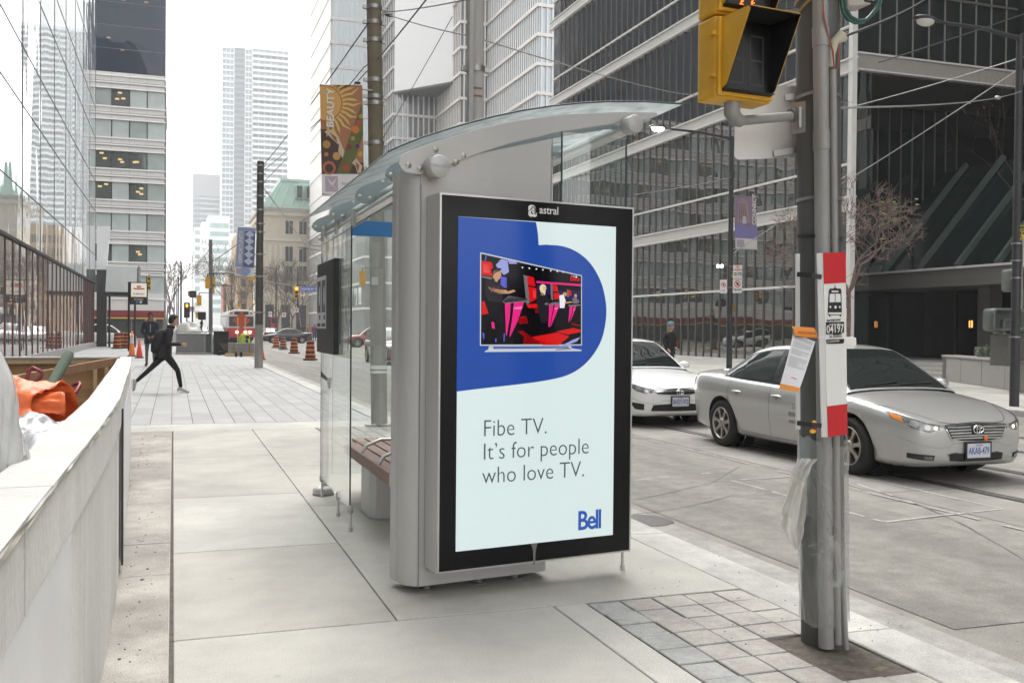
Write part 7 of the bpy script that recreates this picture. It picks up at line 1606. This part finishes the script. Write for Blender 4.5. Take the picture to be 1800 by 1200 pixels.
def heap(name, label, cat, c, r3, m, seed):
    b = MB(); nu, nv = 28, 14; rows = []
    for j in range(nv+1):
        th = math.pi*.5*j/nv; rows.append([Vector(c)+Vector((r3[0]*math.cos(th)*math.cos(a), r3[1]*math.cos(th)*math.sin(a), r3[2]*math.sin(th)))*(1+.3*N(math.cos(a)*2, math.sin(a)*2, seed+th*2)+.1*N(a*5, th*6, seed)) for a in [2*math.pi*k/nu for k in range(nu)]])
    b.grid(rows, m, True, True); return tag(b.build(name, at=c), label, cat)
heap('covered_heap', 'pale tarp covered heap behind the grey barrier and the runner', 'heap', (pY(331, 600, 57).x, 57, .4), (1.1, .7, 1.2), mat('tarp_pale', (.55, .54, .50), .7, var=.1, vscale=4), 3)
t = thing('wheelbarrow', 'old wheelbarrow standing beside the black crate', 'wheelbarrow', (pY(398, 618, 52).x, 51.5, 0)); x, y, _ = t.location
wbm = mat('barrow_steel', (.10, .085, .07), .7, metal=.3, var=.4, vscale=8)
b = MB(); b.add([(x-.38, y-.3, .62), (x+.45, y-.3, .62), (x+.45, y+.3, .62), (x-.38, y+.3, .62), (x-.18, y-.18, .28), (x+.2, y-.18, .28), (x+.2, y+.18, .28), (x-.18, y+.18, .28)], [(0, 1, 5, 4), (1, 2, 6, 5), (2, 3, 7, 6), (3, 0, 4, 7), (4, 5, 6, 7)], wbm); b.build('tray', t)
b = MB(); b.lathe([(.17, -.04), (.2, -.03), (.2, .03), (.17, .04)], (x-.38, y, .2), rub, 20, axis=(0, 1, 0)); b.build('wheel', t)
for s in (-1, 1): b = MB(); b.tube([(x-.38, y+s*.06, .2), (x+.1, y+s*.2, .3), (x+.75, y+s*.26, .62)], .02, wood, 8); b.build('handle', t); b = MB(); b.tube([(x+.2, y+s*.2, .3), (x+.28, y+s*.22, 0), (x+.4, y+s*.22, 0), (x+.42, y+s*.22, .4)], .016, wbm, 8); b.build('leg', t)
t = thing('stone_pallet', 'pallet of strapped grey paving blocks by the kerb worker', 'pallet', (pY(424, 620, 50).x, 50, 0)); x, y, _ = t.location
b = MB()
for i in range(4):
    for k in range(3): b.box(x-.62+.31*i, x-.62+.31*i+.30, y-.35, y+.35, .16+.17*k, .32+.17*k, mat('block_grey', (.24, .235, .225), .8, var=.2, vscale=6))
tag(b.build('block_stack', t), kind='stuff'); b = MB()
for k in range(3): b.box(x-.75, x+.75, y-.4+.33*k, y-.28+.33*k, .05, .15, stud)
b.box(x-.75, x+.75, y-.4, y+.4, .0, .04, stud); b.build('pallet', t)
b = MB()
for k in (-.4, .35): b.box(x+k, x+k+.05, y-.36, y+.36, .15, .68, mat('strap_rust', (.26, .13, .05), .7))
b.build('strap', t)
t = thing('hand_truck', 'small hand truck with two wheels lying in front of the paving blocks', 'hand truck', (x-.2, y-1.2, 0)); hx, hy, _ = t.location
for s in (-.12, .12): b = MB(); b.lathe([(.08, -.03), (.13, -.03), (.13, .03), (.08, .03), (0, .02)], (hx+s, hy, .13), rub, 18, axis=(1, .2, 0)); b.build('wheel', t)
b = MB(); b.tube([(hx-.15, hy, .13), (hx+.15, hy, .13)], .015, wbm, 8); b.tube([(hx, hy, .13), (hx+.7, hy+.5, .10)], .02, wbm, 8); b.build('frame', t)
t = thing('roadworks_sign', 'orange diamond roadworks sign on a stand in front of the streetcar', 'sign', (pY(424.5, 590, 62).x, 62, RZ)); c = pY(424.5, 563, 62); k = (c-O_).dot(FW)/F_PX; h_ = 15.5*k
b = MB(); b.prism([(c.x, 62, c.z+h_), (c.x+h_, 62, c.z), (c.x, 62, c.z-h_), (c.x-h_, 62, c.z)], (0, .02, 0), mat('diamond_orange', (.48, .085, .03), .6)); b.build('panel', t)
for s in (-1, 1): b = MB(); b.box(c.x+s*.22-.03, c.x+s*.22+.03, 61.92, 61.98, RZ, c.z+.2, stud); b.build('leg', t)
b = MB(); b.box(c.x-.5, c.x+.5, 61.7, 62.4, RZ, RZ+.1, rub); b.build('foot', t)
q = pG(430+4, 612, RZ); 
cone((pY(460, 615, 49).x, 49, RZ), .72, 'thin orange cone peeping out right of the dark trolley pole', mat('cone_red', (.68, .06, .03), .5), False)
# street boxes
def street_box(label, px, Y, w_, h_, c1, c2):
    x = pY(px, 590, Y).x; t = thing('newspaper_box', label, 'newspaper box', (x, Y, 0)); b = MB(); b.box(x-w_/2, x+w_/2, Y, Y+.5, .25, h_*.6, mat('box_'+c2[0], c2[1], .5)); b.build('case', t, bevel=.03)
    b = MB(); b.box(x-w_/2-.03, x+w_/2+.03, Y-.03, Y+.53, h_*.6, h_, mat('box_'+c1[0], c1[1], .5)); b.build('hood', t, bevel=.04); b = MB(); b.box(x-w_*.3, x+w_*.3, Y-.04, Y-.02, h_*.65, h_*.9, tgl); b.build('window', t); b = MB(); b.box(x-.06, x+.06, Y+.15, Y+.3, 0, .26, lampm); b.build('stand', t)
street_box('red and blue newspaper box by the grey stone tower', 555, 108, .8, 1.55, ('red', (.42, .03, .04)), ('blue', (.07, .09, .28)))
street_box('tall red box beside the cream building', 481.5, 150, 1.0, 3.0, ('red', (.42, .03, .04)), ('red', (.42, .03, .04)))
# ================================================================ people
def person(label, loc, rotz, J, cols, hair=(.02, .015, .012), skin=(.42, .26, .18), coat=False, extra=None, detail=True, sub=2, cat='person', hairlen=0):
    """J: joints in metres, x ahead, y left, z up; the body is one skinned surface"""
    t = thing('person', label, cat, loc, rotz)
    mats_ = {k: mat('cloth_%s_%d_%d_%d' % (k, *[int(c*999) for c in v]), v, .8, var=.15, vscale=18, bump=.3, bscale=30) for k, v in cols.items()}
    mats_['skin'] = mat('skin_%d' % int(skin[0]*999), skin, .55, var=.06, vscale=20)
    V, Rr, E = [], [], []; idx = {}
    def add(n, r_, par=None, key=None):
        idx[n] = len(V); V.append(Vector(J[n]) if n in J else Vector(key)); Rr.append(r_)
        if par: E.append((idx[par], idx[n]))
    L = lambda a, c, f_: lerp(Vector(J[a]), Vector(J[c]), f_)
    cb = 1.16 if coat else 1.0
    add('pelvis', (.150*cb, .125*cb)); add('waist', (.138*cb, .112*cb), 'pelvis', L('pelvis', 'chest', .45)); add('chest', (.165*cb, .125*cb), 'waist'); add('neckbase', (.085, .08), 'chest', L('chest', 'neck', .75)); add('neck', (.056, .056), 'neckbase'); add('skull', (.058, .06), 'neck', L('neck', 'head', .5))
    for s in 'lr':
        add('sh'+s, (.075*cb, .072*cb), 'chest'); add('el'+s, (.053*cb, .053*cb), 'sh'+s); add('fa'+s, (.045*cb, .045*cb), 'el'+s, L('el'+s, 'wr'+s, .5)); add('wr'+s, (.034*cb, .03*cb), 'fa'+s)
        add('hip'+s, (.100, .100), 'pelvis'); add('th'+s, (.085, .088), 'hip'+s, L('hip'+s, 'kn'+s, .5)); add('kn'+s, (.060, .062), 'th'+s); add('ca'+s, (.056, .06), 'kn'+s, L('kn'+s, 'an'+s, .35)); add('an'+s, (.040, .044), 'ca'+s)
    me = bpy.data.meshes.new('b'); me.from_pydata([tuple(v) for v in V], E, []); ob = bpy.data.objects.new('b', me); COL.objects.link(ob)
    sk = ob.modifiers.new('s', 'SKIN'); sk.use_smooth_shade = True; ss = ob.modifiers.new('u', 'SUBSURF'); ss.levels = sub; ss.render_levels = sub
    for i, sv in enumerate(me.skin_vertices[0].data): sv.radius = Rr[i]; sv.use_root = (i == 0)
    dg = bpy.context.evaluated_depsgraph_get(); bm_ = bpy.data.meshes.new_from_object(ob.evaluated_get(dg)); bpy.data.objects.remove(ob)
    bones = [('top', 'pelvis' if not coat else 'hipl', 'chest'), ('top', 'chest', 'neckbase'), ('top', 'waist', 'chest'), ('skin', 'neck', 'skull')]
    for s in 'lr': bones += [('top', 'sh'+s, 'el'+s), ('top', 'el'+s, 'wr'+s), ('legs', 'hip'+s, 'kn'+s), ('legs', 'kn'+s, 'an'+s), ('top', 'chest', 'sh'+s)]
    bones += [('legs' if not coat else 'top', 'pelvis', 'hipl'), ('legs' if not coat else 'top', 'pelvis', 'hipr'), ('top', 'pelvis', 'waist')]
    def segd(p, a, c): d = c-a; f_ = max(0, min(1, (p-a).dot(d)/max(1e-9, d.length_squared))); return (p-(a+d*f_)).length
    b = MB(); vs = [v.co.copy() for v in bm_.vertices]
    for pl_ in bm_.polygons:
        c = pl_.center; k = min(bones, key=lambda q: segd(c, V[idx[q[1]]], V[idx[q[2]]]))[0]
        b.f.append(list(pl_.vertices)); b.m.append(b._mi(mats_[k])); b.sm.append(True)
    b.v = vs; bpy.data.meshes.remove(bm_)
    # head: egg shaped, with nose, brow, mouth and ears
    hc = Vector(J['head']); fwd = Vector(J.get('look', (1, 0, 0))).normalized(); lf_ = ZV.cross(fwd).normalized(); upv = fwd.cross(lf_)
    hm = Matrix((fwd, lf_, upv)).transposed()
    nu, nv = 24, 18; rows = []
    for j in range(nv+1):
        th = math.pi*j/nv; row = []
        for k in range(nu):
            a = 2*math.pi*k/nu; d_ = Vector((math.sin(th)*math.cos(a), math.sin(th)*math.sin(a), math.cos(th))); p = Vector((d_.x*.098, d_.y*.076, d_.z*.122))
            if p.z < 0: p.y *= 1+.35*p.z/.122; p.x = p.x*(1+.12*p.z/.122)+.010*(-p.z/.122)
            fr = max(0, d_.x)
            p.x += .020*math.exp(-((d_.y/.20)**2+((d_.z+.18)/.20)**2))*fr - .008*math.exp(-(((abs(d_.y)-.36)/.16)**2+((d_.z-.05)/.12)**2))*fr + .006*math.exp(-(d_.y/.3)**2-((d_.z+.55)/.12)**2)*fr
            row.append(hc+hm @ p)
        rows.append(row)
    b.grid(rows, mats_['skin'], True, True)
    for s in (-1, 1):
        b.ball(hc+hm @ Vector((-.008, s*.075, -.012)), (.018, .008, .03), mats_['skin'], 8, 6, mx=hm); b.ball(hc+hm @ Vector((.083, s*.030, .010)), (.010, .014, .007), mat('eye_dark', (.03, .025, .02), .3), 8, 6, mx=hm); b.ball(hc+hm @ Vector((.086, s*.031, .030)), (.008, .02, .005), mat('brow', tuple(hair), .9), 8, 5, mx=hm)
    b.ball(hc+hm @ Vector((.092, 0, -.062)), (.006, .024, .007), mat('lips', (.30, .12, .10), .5), 8, 5, mx=hm)
    # hands with five bent fingers
    for s in 'lr':
        w_, e_ = Vector(J['wr'+s]), Vector(J['el'+s]); d_ = (w_-e_).normalized(); sg = 1 if s == 'l' else -1
        sd = Vector(J.get('palm'+s, (0, 1, 0))); sd = (sd-d_*sd.dot(d_)).normalized(); nn = d_.cross(sd)
        b.ball(w_+d_*.055, (.05, .040, .017), mats_['skin'], 12, 8, mx=Matrix((d_, sd, nn)).transposed())
        cu_ = J.get('curl', .5)
        for i, (off, ln) in enumerate(((-.030, .066), (-.010, .076), (.010, .072), (.028, .058))):
            k0 = w_+d_*.09+sd*off; pts = [k0-d_*.02, k0+d_*.012]; dd = d_.copy(); ang = 0
            for f_ in (.42, .32, .26):
                ang += cu_*.9; dd = d_*math.cos(ang)+nn*math.sin(ang)*sg; pts.append(pts[-1]+dd*ln*f_)
            b.tube(pts, [.010, .0095, .0088, .008, .006], mats_['skin'], 8)
        k0 = w_+d_*.035-sd*.034; b.tube([k0, k0-sd*.018+d_*.022, k0-sd*.026+d_*.048+nn*sg*.012, k0-sd*.02+d_*.068+nn*sg*.022], [.013, .0115, .0095, .007], mats_['skin'], 8)
    # shoes
    for s in 'lr':
        a_ = Vector(J['an'+s]); td = (Vector(J['toe'+s])-a_); fw2 = Vector((td.x, td.y, td.z)); ln = fw2.length; fd = fw2.normalized(); sd = fd.cross(ZV).normalized(); u2 = sd.cross(fd)
        rows = []
        for x_, w2, h2, zc in ((-.075, .02, .03, -.045), (-.065, .036, .05, -.03), (-.02, .041, .062, -.018), (.05, .045, .048, -.032), (.12, .05, .036, -.045), (.17, .044, .028, -.052), (.195, .02, .014, -.06)):
            rows.append([a_+fd*x_+sd*(w2*math.cos(q))+u2*(zc+h2*math.sin(q) if math.sin(q) > -.5 else zc-h2*.55) for q in [2*math.pi*k/16 for k in range(16)]])
        b.grid(rows, mats_['shoe'], True, True); b.add(rows[0], [tuple(range(16))], mats_['shoe']); b.add(rows[-1], [tuple(range(16))], mats_['shoe'])
        if 'sole' in cols:
            pr = [a_+fd*x_+sd*y_-u2*.086 for x_, y_ in ((-.08, -.03), (-.02, -.042), (.1, -.052), (.19, -.03), (.20, 0), (.19, .03), (.1, .052), (-.02, .042), (-.08, .03))]; b.prism(pr, u2*.018, mats_['sole'])
    me2 = b.mesh('body'); o = bpy.data.objects.new('body', me2); COL.objects.link(o); o.parent = t
    # hair: a shell over crown and back of the head
    hb = MB(); hmat = mat('hair_%d' % int(hair[0]*999), hair, .7, var=.3, vscale=60, bump=.6, bscale=120); rows = []; rh = random.Random(len(label))
    for j in range(13):
        row = []
        for k in range(28):
            a = 2*math.pi*k/28; front = max(0, math.cos(a)); th = (j/12)*(math.pi*(.66+.10*hairlen)-front**.6*math.pi*.36)
            d_ = Vector((math.sin(th)*math.cos(a), math.sin(th)*math.sin(a), math.cos(th))); jit = 1.03+.20*N(d_.x*7, d_.y*7, d_.z*7+3)
            row.append(hc+hm @ Vector((d_.x*.108*jit-.006, d_.y*.087*jit, d_.z*.134*jit+.004-(hairlen*.10*max(0, -d_.z)))))
        rows.append(row)
    hb.grid(rows, hmat, True, True)
    me3 = hb.mesh('hair'); ho = bpy.data.objects.new('hair', me3); COL.objects.link(ho); ho.parent = t
    def put(mb, nm, parent=t, recalc=True):
        m_ = mb.mesh(nm)
        if recalc: bm2 = bmesh.new(); bm2.from_mesh(m_); bmesh.ops.recalc_face_normals(bm2, faces=bm2.faces); bm2.to_mesh(m_); bm2.free()
        o2 = bpy.data.objects.new(nm, m_); COL.objects.link(o2); o2.parent = parent; return o2
    return t, put, mats_
def stand(lean=0.0):
    return dict(pelvis=(0, 0, .95), chest=(.01+lean, 0, 1.33), neck=(.02+lean, 0, 1.52), head=(.05+lean, 0, 1.65), shl=(.0+lean, .19, 1.42), shr=(.0+lean, -.19, 1.42), ell=(-.03+lean, .26, 1.14), elr=(-.03+lean, -.26, 1.14), wrl=(.05+lean, .25, .90), wrr=(.05+lean, -.25, .90), hipl=(0, .10, .90), hipr=(0, -.10, .90), knl=(.03, .11, .50), knr=(.02, -.11, .50), anl=(0, .12, .10), anr=(-.02, -.12, .10), toel=(.18, .14, .05), toer=(.16, -.14, .05), look=(1, 0, 0), curl=.45)
# ---- the runner, mid stride, heading to the right
J = dict(pelvis=(-.03, 0, .93), chest=(.07, 0, 1.28), neck=(.12, 0, 1.46), head=(.17, 0, 1.60), shl=(.08, .19, 1.38), shr=(.08, -.19, 1.37), ell=(-.16, .30, 1.18), wrl=(.02, .27, 1.02), elr=(.08, -.29, 1.08), wrr=(.33, -.22, 1.08), hipl=(.0, .095, .87), hipr=(0, -.095, .87), knr=(.26, -.10, .50), anr=(.33, -.10, .105), toer=(.53, -.10, .06), knl=(-.30, .09, .545), anl=(-.62, .09, .24), toel=(-.60, .09, .03), look=(1, -.12, .0), curl=1.0, palml=(0, 0, 1), palmr=(0, 0, 1))
rt_, put, ms = person('man in dark clothes with a backpack running to the right across the granite pavement', (-.16, 22.9, .005), 0, J, dict(top=(.022, .018, .022), legs=(.012, .012, .013), shoe=(.42, .38, .38), sole=(.62, .60, .58)), hair=(.018, .013, .011), skin=(.45, .28, .20))
bpk = mat('backpack_black', (.014, .013, .015), .75, var=.3, vscale=20, bump=.3, bscale=20)
b = MB(); ax2 = Vector((.27, 0, .96)).normalized(); bk = Vector((-.96, 0, .27)); rows = []
c0 = Vector((-.12, 0, 1.15))
for z_, w_, d_ in ((-.30, .05, .03), (-.28, .13, .085), (-.15, .165, .125), (.02, .165, .12), (.15, .145, .095), (.24, .10, .06), (.26, .03, .02)):
    rows.append([c0+ax2*z_+Vector((0, 1, 0))*(w_*math.copysign(abs(math.cos(a))**.7, math.cos(a)))+bk*(d_*math.copysign(abs(math.sin(a))**.7, math.sin(a))+.03) for a in [2*math.pi*k/20 for k in range(20)]])
b.grid(rows, bpk, True, True); bp_ = put(b, 'backpack')
for s in (-1, 1):
    b = MB(); b.grid([[p+Vector((0, o_, 0)) for o_ in (-.022, .022)] for p in [Vector((-.07, s*.10, 1.36)), Vector((.04, s*.125, 1.455)), Vector((.165, s*.125, 1.39)), Vector((.20, s*.135, 1.24)), Vector((.12, s*.17, 1.08)), Vector((-.02, s*.15, 1.02))]], bpk); put(b, 'shoulder_strap', bp_, recalc=False)
b = MB(); rows = []   # open jacket: skirt flaring behind the hips
for z_, w_, d_ in ((1.06, .165, .145), (.95, .18, .155), (.84, .19, .165), (.76, .195, .175)):
    rows.append([Vector((-.02+(1.0-z_)*-.12+d_*1.05*math.cos(a)*(1+.06*math.sin(3*a)), w_*math.sin(a), z_+.03*math.sin(2*a))) for a in [2*math.pi*k/24 for k in range(24)]])
b.grid(rows, ms['top'], True, True); put(b, 'jacket', recalc=False)
b = MB(); b.lathe([(.075, -.03), (.088, 0), (.08, .045), (.065, .05)], (.11, 0, 1.45), ms['top'], 18, axis=(.25, 0, .95)); put(b, 'collar', recalc=False)
# ---- standing man, facing us, hands together
J = stand(); J.update(ell=(.02, .27, 1.15), elr=(.02, -.27, 1.15), wrl=(.20, .12, 1.02), wrr=(.21, -.08, 1.0), head=(.05, .0, 1.66), look=(1, .05, 0), curl=.9, palml=(0, 0, 1), palmr=(0, 0, 1))
J = {k: (tuple(c*1.10 for c in v) if isinstance(v, tuple) and k not in ('look', 'palml', 'palmr') else v) for k, v in J.items()}
st_, put, ms = person('man in a navy parka with a fur collar standing behind the runner', (-.79, 38.2, 0), R_(-92), J, dict(top=(.016, .019, .030), legs=(.09, .09, .085), shoe=(.02, .02, .02)), hair=(.012, .01, .009), skin=(.24, .13, .085), coat=True)
b = MB(); fur = mat('fur_trim', (.22, .15, .09), .9, var=.4, vscale=40, bump=1, bscale=80); b.tube([Vector((.02+.10*math.cos(a), .15*math.sin(a), 1.66-.06*math.cos(a))) for a in [math.pi*(.28+1.44*k/16) for k in range(17)]], .055, fur, 12); put(b, 'fur_collar')
b = MB(); rows = []
for z_, w_, d_ in ((1.2, .19, .15), (1.05, .205, .16), (.93, .215, .165), (.82, .22, .17)): rows.append([Vector((d_*math.cos(a), w_*math.sin(a), z_)) for a in [2*math.pi*k/24 for k in range(24)]])
b.grid(rows, ms['top'], True, True); put(b, 'coat_skirt', recalc=False)
b = MB(); b.box(.16, .165, -.012, .02, 1.25, 1.55, mat('shirt_grey', (.3, .31, .34), .8)); put(b, 'shirt_front')
# ---- worker bending in a hi-vis jacket
J = dict(pelvis=(-.15, 0, .86), chest=(.18, 0, .98), neck=(.33, 0, .92), head=(.42, 0, .84), shl=(.20, .19, .98), shr=(.20, -.19, .98), ell=(.28, .22, .70), elr=(.28, -.22, .70), wrl=(.34, .16, .45), wrr=(.34, -.16, .45), hipl=(-.15, .1, .82), hipr=(-.15, -.1, .82), knl=(0, .14, .46), knr=(-.02, -.14, .46), anl=(-.12, .15, .1), anr=(-.12, -.15, .1), toel=(.06, .17, .05), toer=(.06, -.17, .05), look=(.6, 0, -.8), curl=.7)
q = pG(428, 616, RZ); wk, put, ms = person('worker in a yellow high visibility jacket bending over at the kerb', (pY(427, 600, 56).x, 56, .02), R_(-60), J, dict(top=(.42, .56, .05), legs=(.36, .48, .06), shoe=(.06, .04, .03)), hair=(.02, .02, .02), coat=True)
b = MB(); b.ball((.44, 0, .86), (.11, .10, .10), mat('beanie_dark', (.03, .03, .035), .9), 14, 8); put(b, 'beanie')
b = MB(); b.tube([(.05, .155, 1.03), (.06, 0, 1.075), (.05, -.155, 1.03)], .02, mat('reflective_orange', (.7, .25, .05), .5), 8); put(b, 'reflective_band')
# ---- woman by the dark glass block
J = stand(); J.update(wrl=(.12, .18, 1.0), wrr=(.1, -.2, .95))
J = {k: (tuple(c*.96 for c in v) if isinstance(v, tuple) and k not in ('look', 'palml', 'palmr') else v) for k, v in J.items()}
q = pY(1177, 600, 27.5); wm_, put, ms = person('woman in a black coat and pale blue knit hat beside the dark glass block', (q.x, 27.5, 0), R_(-70), J, dict(top=(.014, .014, .016), legs=(.02, .02, .024), shoe=(.02, .02, .02)), hair=(.42, .27, .12), skin=(.50, .32, .24), coat=True, hairlen=1.2)
b = MB(); b.lathe([(.112, -.01), (.116, .04), (.10, .10), (.06, .145), (.0, .16)], Vector((.045, 0, 1.62)), mat('knit_blue', (.14, .22, .27), .9, var=.2, vscale=60), 18); put(b, 'knit_hat')
# ---- small passers-by far up the street
J0 = stand()
for lb, px, Y, c1, hr, rot in (('far passer-by in black at the corner beside the black sedan', 533, 112, (.02, .02, .022), (.02, .02, .02), 80), ('far passer-by with fair hair and tan coat by the newspaper box', 541.5, 114, (.26, .17, .09), (.45, .33, .16), 200), ('far passer-by in dark blue in front of the cream building', 509, 124, (.03, .035, .06), (.03, .02, .02), 10), ('far passer-by in grey next to the one in dark blue', 496, 126, (.07, .07, .07), (.03, .02, .02), 170), ('passer-by bundled in grey behind the slatted barrier', 353, 66, (.085, .08, .072), (.05, .04, .035), 0), ('far passer-by in dark purple walking behind the newspaper box', 553, 104, (.06, .04, .09), (.03, .02, .02), 60)):
    person(lb, (pY(px, 590, Y).x, Y, 0.0), R_(rot), J0, dict(top=c1, legs=(.03, .03, .035), shoe=(.02, .02, .02)), hair=hr, coat=True, sub=1)
# ================================================================ bare trees
def tree(name, label, base, h, seed, spread=.9, levels=5, r0=.09, lean=(0, 0), leaves=0, col=(.075, .058, .048), lcol=((.22, .12, .04), (.30, .20, .05)), first=.35, minr=.004, bl=1.0):
    r = random.Random(seed); base = Vector(base); t = thing(name, label, 'tree', base); bark = mat('bark_%d' % int(col[0]*1000), col, .9, var=.25, vscale=8, bump=.5, bscale=30)
    tr = MB(); cr = MB(); tips = []
    def grow(p, d, L, rad, lev):
        mb = tr if lev == 0 else cr; pts = [p]; rs = [rad]; n = 4
        for i in range(n):
            d = (d+Vector((r.uniform(-1, 1), r.uniform(-1, 1), r.uniform(-.4, .6)))*.16*(1 if lev else .4)).normalized(); p = p+d*L/n; pts.append(p); rs.append(lerp(rad, rad*.62, (i+1)/n))
        mb.tube(pts, rs, bark, 8 if lev < 2 else 5, caps=lev >= levels-1)
        if lev >= levels: tips.append(p); return
        for k in range(r.choice((2, 3, 3)) if lev else 5):
            a = r.uniform(0, 6.28); u = d.orthogonal().normalized(); v = d.cross(u); s_ = r.uniform(.45, 1.0)*spread; nd = (d+(u*math.cos(a)+v*math.sin(a))*s_+Vector((0, 0, .12))).normalized()
            st = pts[-1] if k < 2 else lerp(pts[-2], pts[-1], r.random()); grow(st, nd, L*r.uniform(.62, .85) if lev else bl*L*r.uniform(.7, .95), max(minr, rad*.6*r.uniform(.7, 1)), lev+1)
    grow(base, Vector((lean[0], lean[1], 1)).normalized(), h*first, r0, 0)
    tr.build('trunk', t); cr.build('crown', t, recalc=False)
    if leaves:
        lm = [mat('late_leaf_%d_%d' % (seed, i), c, .6) for i, c in enumerate(lcol)]; b = MB()
        for i in range(leaves):
            q = r.choice(tips)+Vector((r.gauss(0, .12), r.gauss(0, .12), r.gauss(0, .12))); e = Matrix.Rotation(r.uniform(0, 6.28), 3, 'Z') @ Matrix.Rotation(r.uniform(-1.2, 1.2), 3, 'X'); s_ = r.uniform(.02, .04); b.add([q+e @ Vector(v) for v in ((-s_*.5, 0, 0), (0, -s_, 0), (s_*.5, 0, 0), (0, s_, 0))], [(0, 1, 2, 3)], r.choice(lm))
        b.build('leaves', t, recalc=False)
    return t
q = pY(1490, 600, 23.0); tree('bare_tree', 'bare street tree with reddish twigs behind the near pole', (q.x, 23.0, 0), 5.2, 4, spread=1.35, r0=.085, col=(.19, .135, .11), levels=7, first=.50, bl=.52, minr=.006)
q = pY(1822, 600, 21); tree('leafy_tree', 'nearly bare tree with a few yellow leaves at the right edge of the street', (q.x, 21, 0), 8.5, 9, spread=1.0, r0=.11, leaves=420, levels=6, first=.36)
for i, (px, Y, h) in enumerate(((428, 128, 9), (412, 135, 10), (400, 142, 9), (498, 128, 8.5), (512, 132, 8), (530, 128, 8), (487, 138, 8))):
    q = pY(px, 572, Y); tree('bare_tree', ('bare tree behind the streetcar roof', 'bare tree left of the streetcar', 'bare tree farther left of the streetcar', 'bare tree before the podium of the cream building', 'bare tree below the amber traffic light', 'bare tree under the blue street sign', 'bare tree right of the dark trolley pole')[i], (q.x, Y, 0), h, 20+i, spread=.8, r0=.14, levels=5, col=(.16, .135, .115), minr=.018)
for i, (px, Y) in enumerate(((300, 190), (293, 175), (306, 215))):
    q = pY(px, 572, Y); tree('bare_tree', ('hazy bare tree at the far end of the street', 'hazy bare tree by the foot of the banded tower', 'farthest bare tree at the vanishing point')[i], (q.x, Y, 0), 12, 40+i, spread=.75, r0=.2, levels=5, col=(.16, .135, .115), minr=.03)

# ---- repeats of one kind share a group
GROUPS = dict(traffic_light='traffic lights about the crossing', street_lamp='black street lamps along the street', trolley_pole='poles carrying the overhead wires', far_pole='thin poles down the far street', bare_tree='bare street trees', street_banner='street banners on the poles', parking_sign='white parking signs on the lamp post', regulation_sign='small white ring signs at the crossing', shovel='shovels in the works pit', person='people on the pavements', sedan='sedans in the street', sport_utility_vehicle='white sport utility vehicles', hatchback='red hatchbacks', shrub='evergreen shrubs in the planter', signal_box='black cased signal boxes', newspaper_box='boxes at the far corner', plastic_sheet='plastic sheets in the hoarding')
for o in list(bpy.data.objects):
    if o.parent is None and 'label' in o and 'group' not in o:
        k = o.name.split('.')[0]
        k = {'dust_sheet': 'plastic_sheet'}.get(k, k)
        if k in GROUPS: o['group'] = GROUPS[k]

# ================================================================ pale city air: fades the far towers
hz = bpy.data.materials.new('haze_air'); hz.use_nodes = True; t = hz.node_tree; t.nodes.clear()
ho_ = t.nodes.new('ShaderNodeOutputMaterial'); pv = t.nodes.new('ShaderNodeVolumePrincipled'); pv.inputs['Color'].default_value = (.93, .95, .97, 1); pv.inputs['Density'].default_value = .00065; pv.inputs['Anisotropy'].default_value = .2
t.links.new(pv.outputs[0], ho_.inputs['Volume'])
b = MB(); b.box(-140, 180, -70, 720, -1.5, 200, hz); o = tag(b.build('haze'), kind='stuff'); o.display_type = 'WIRE'
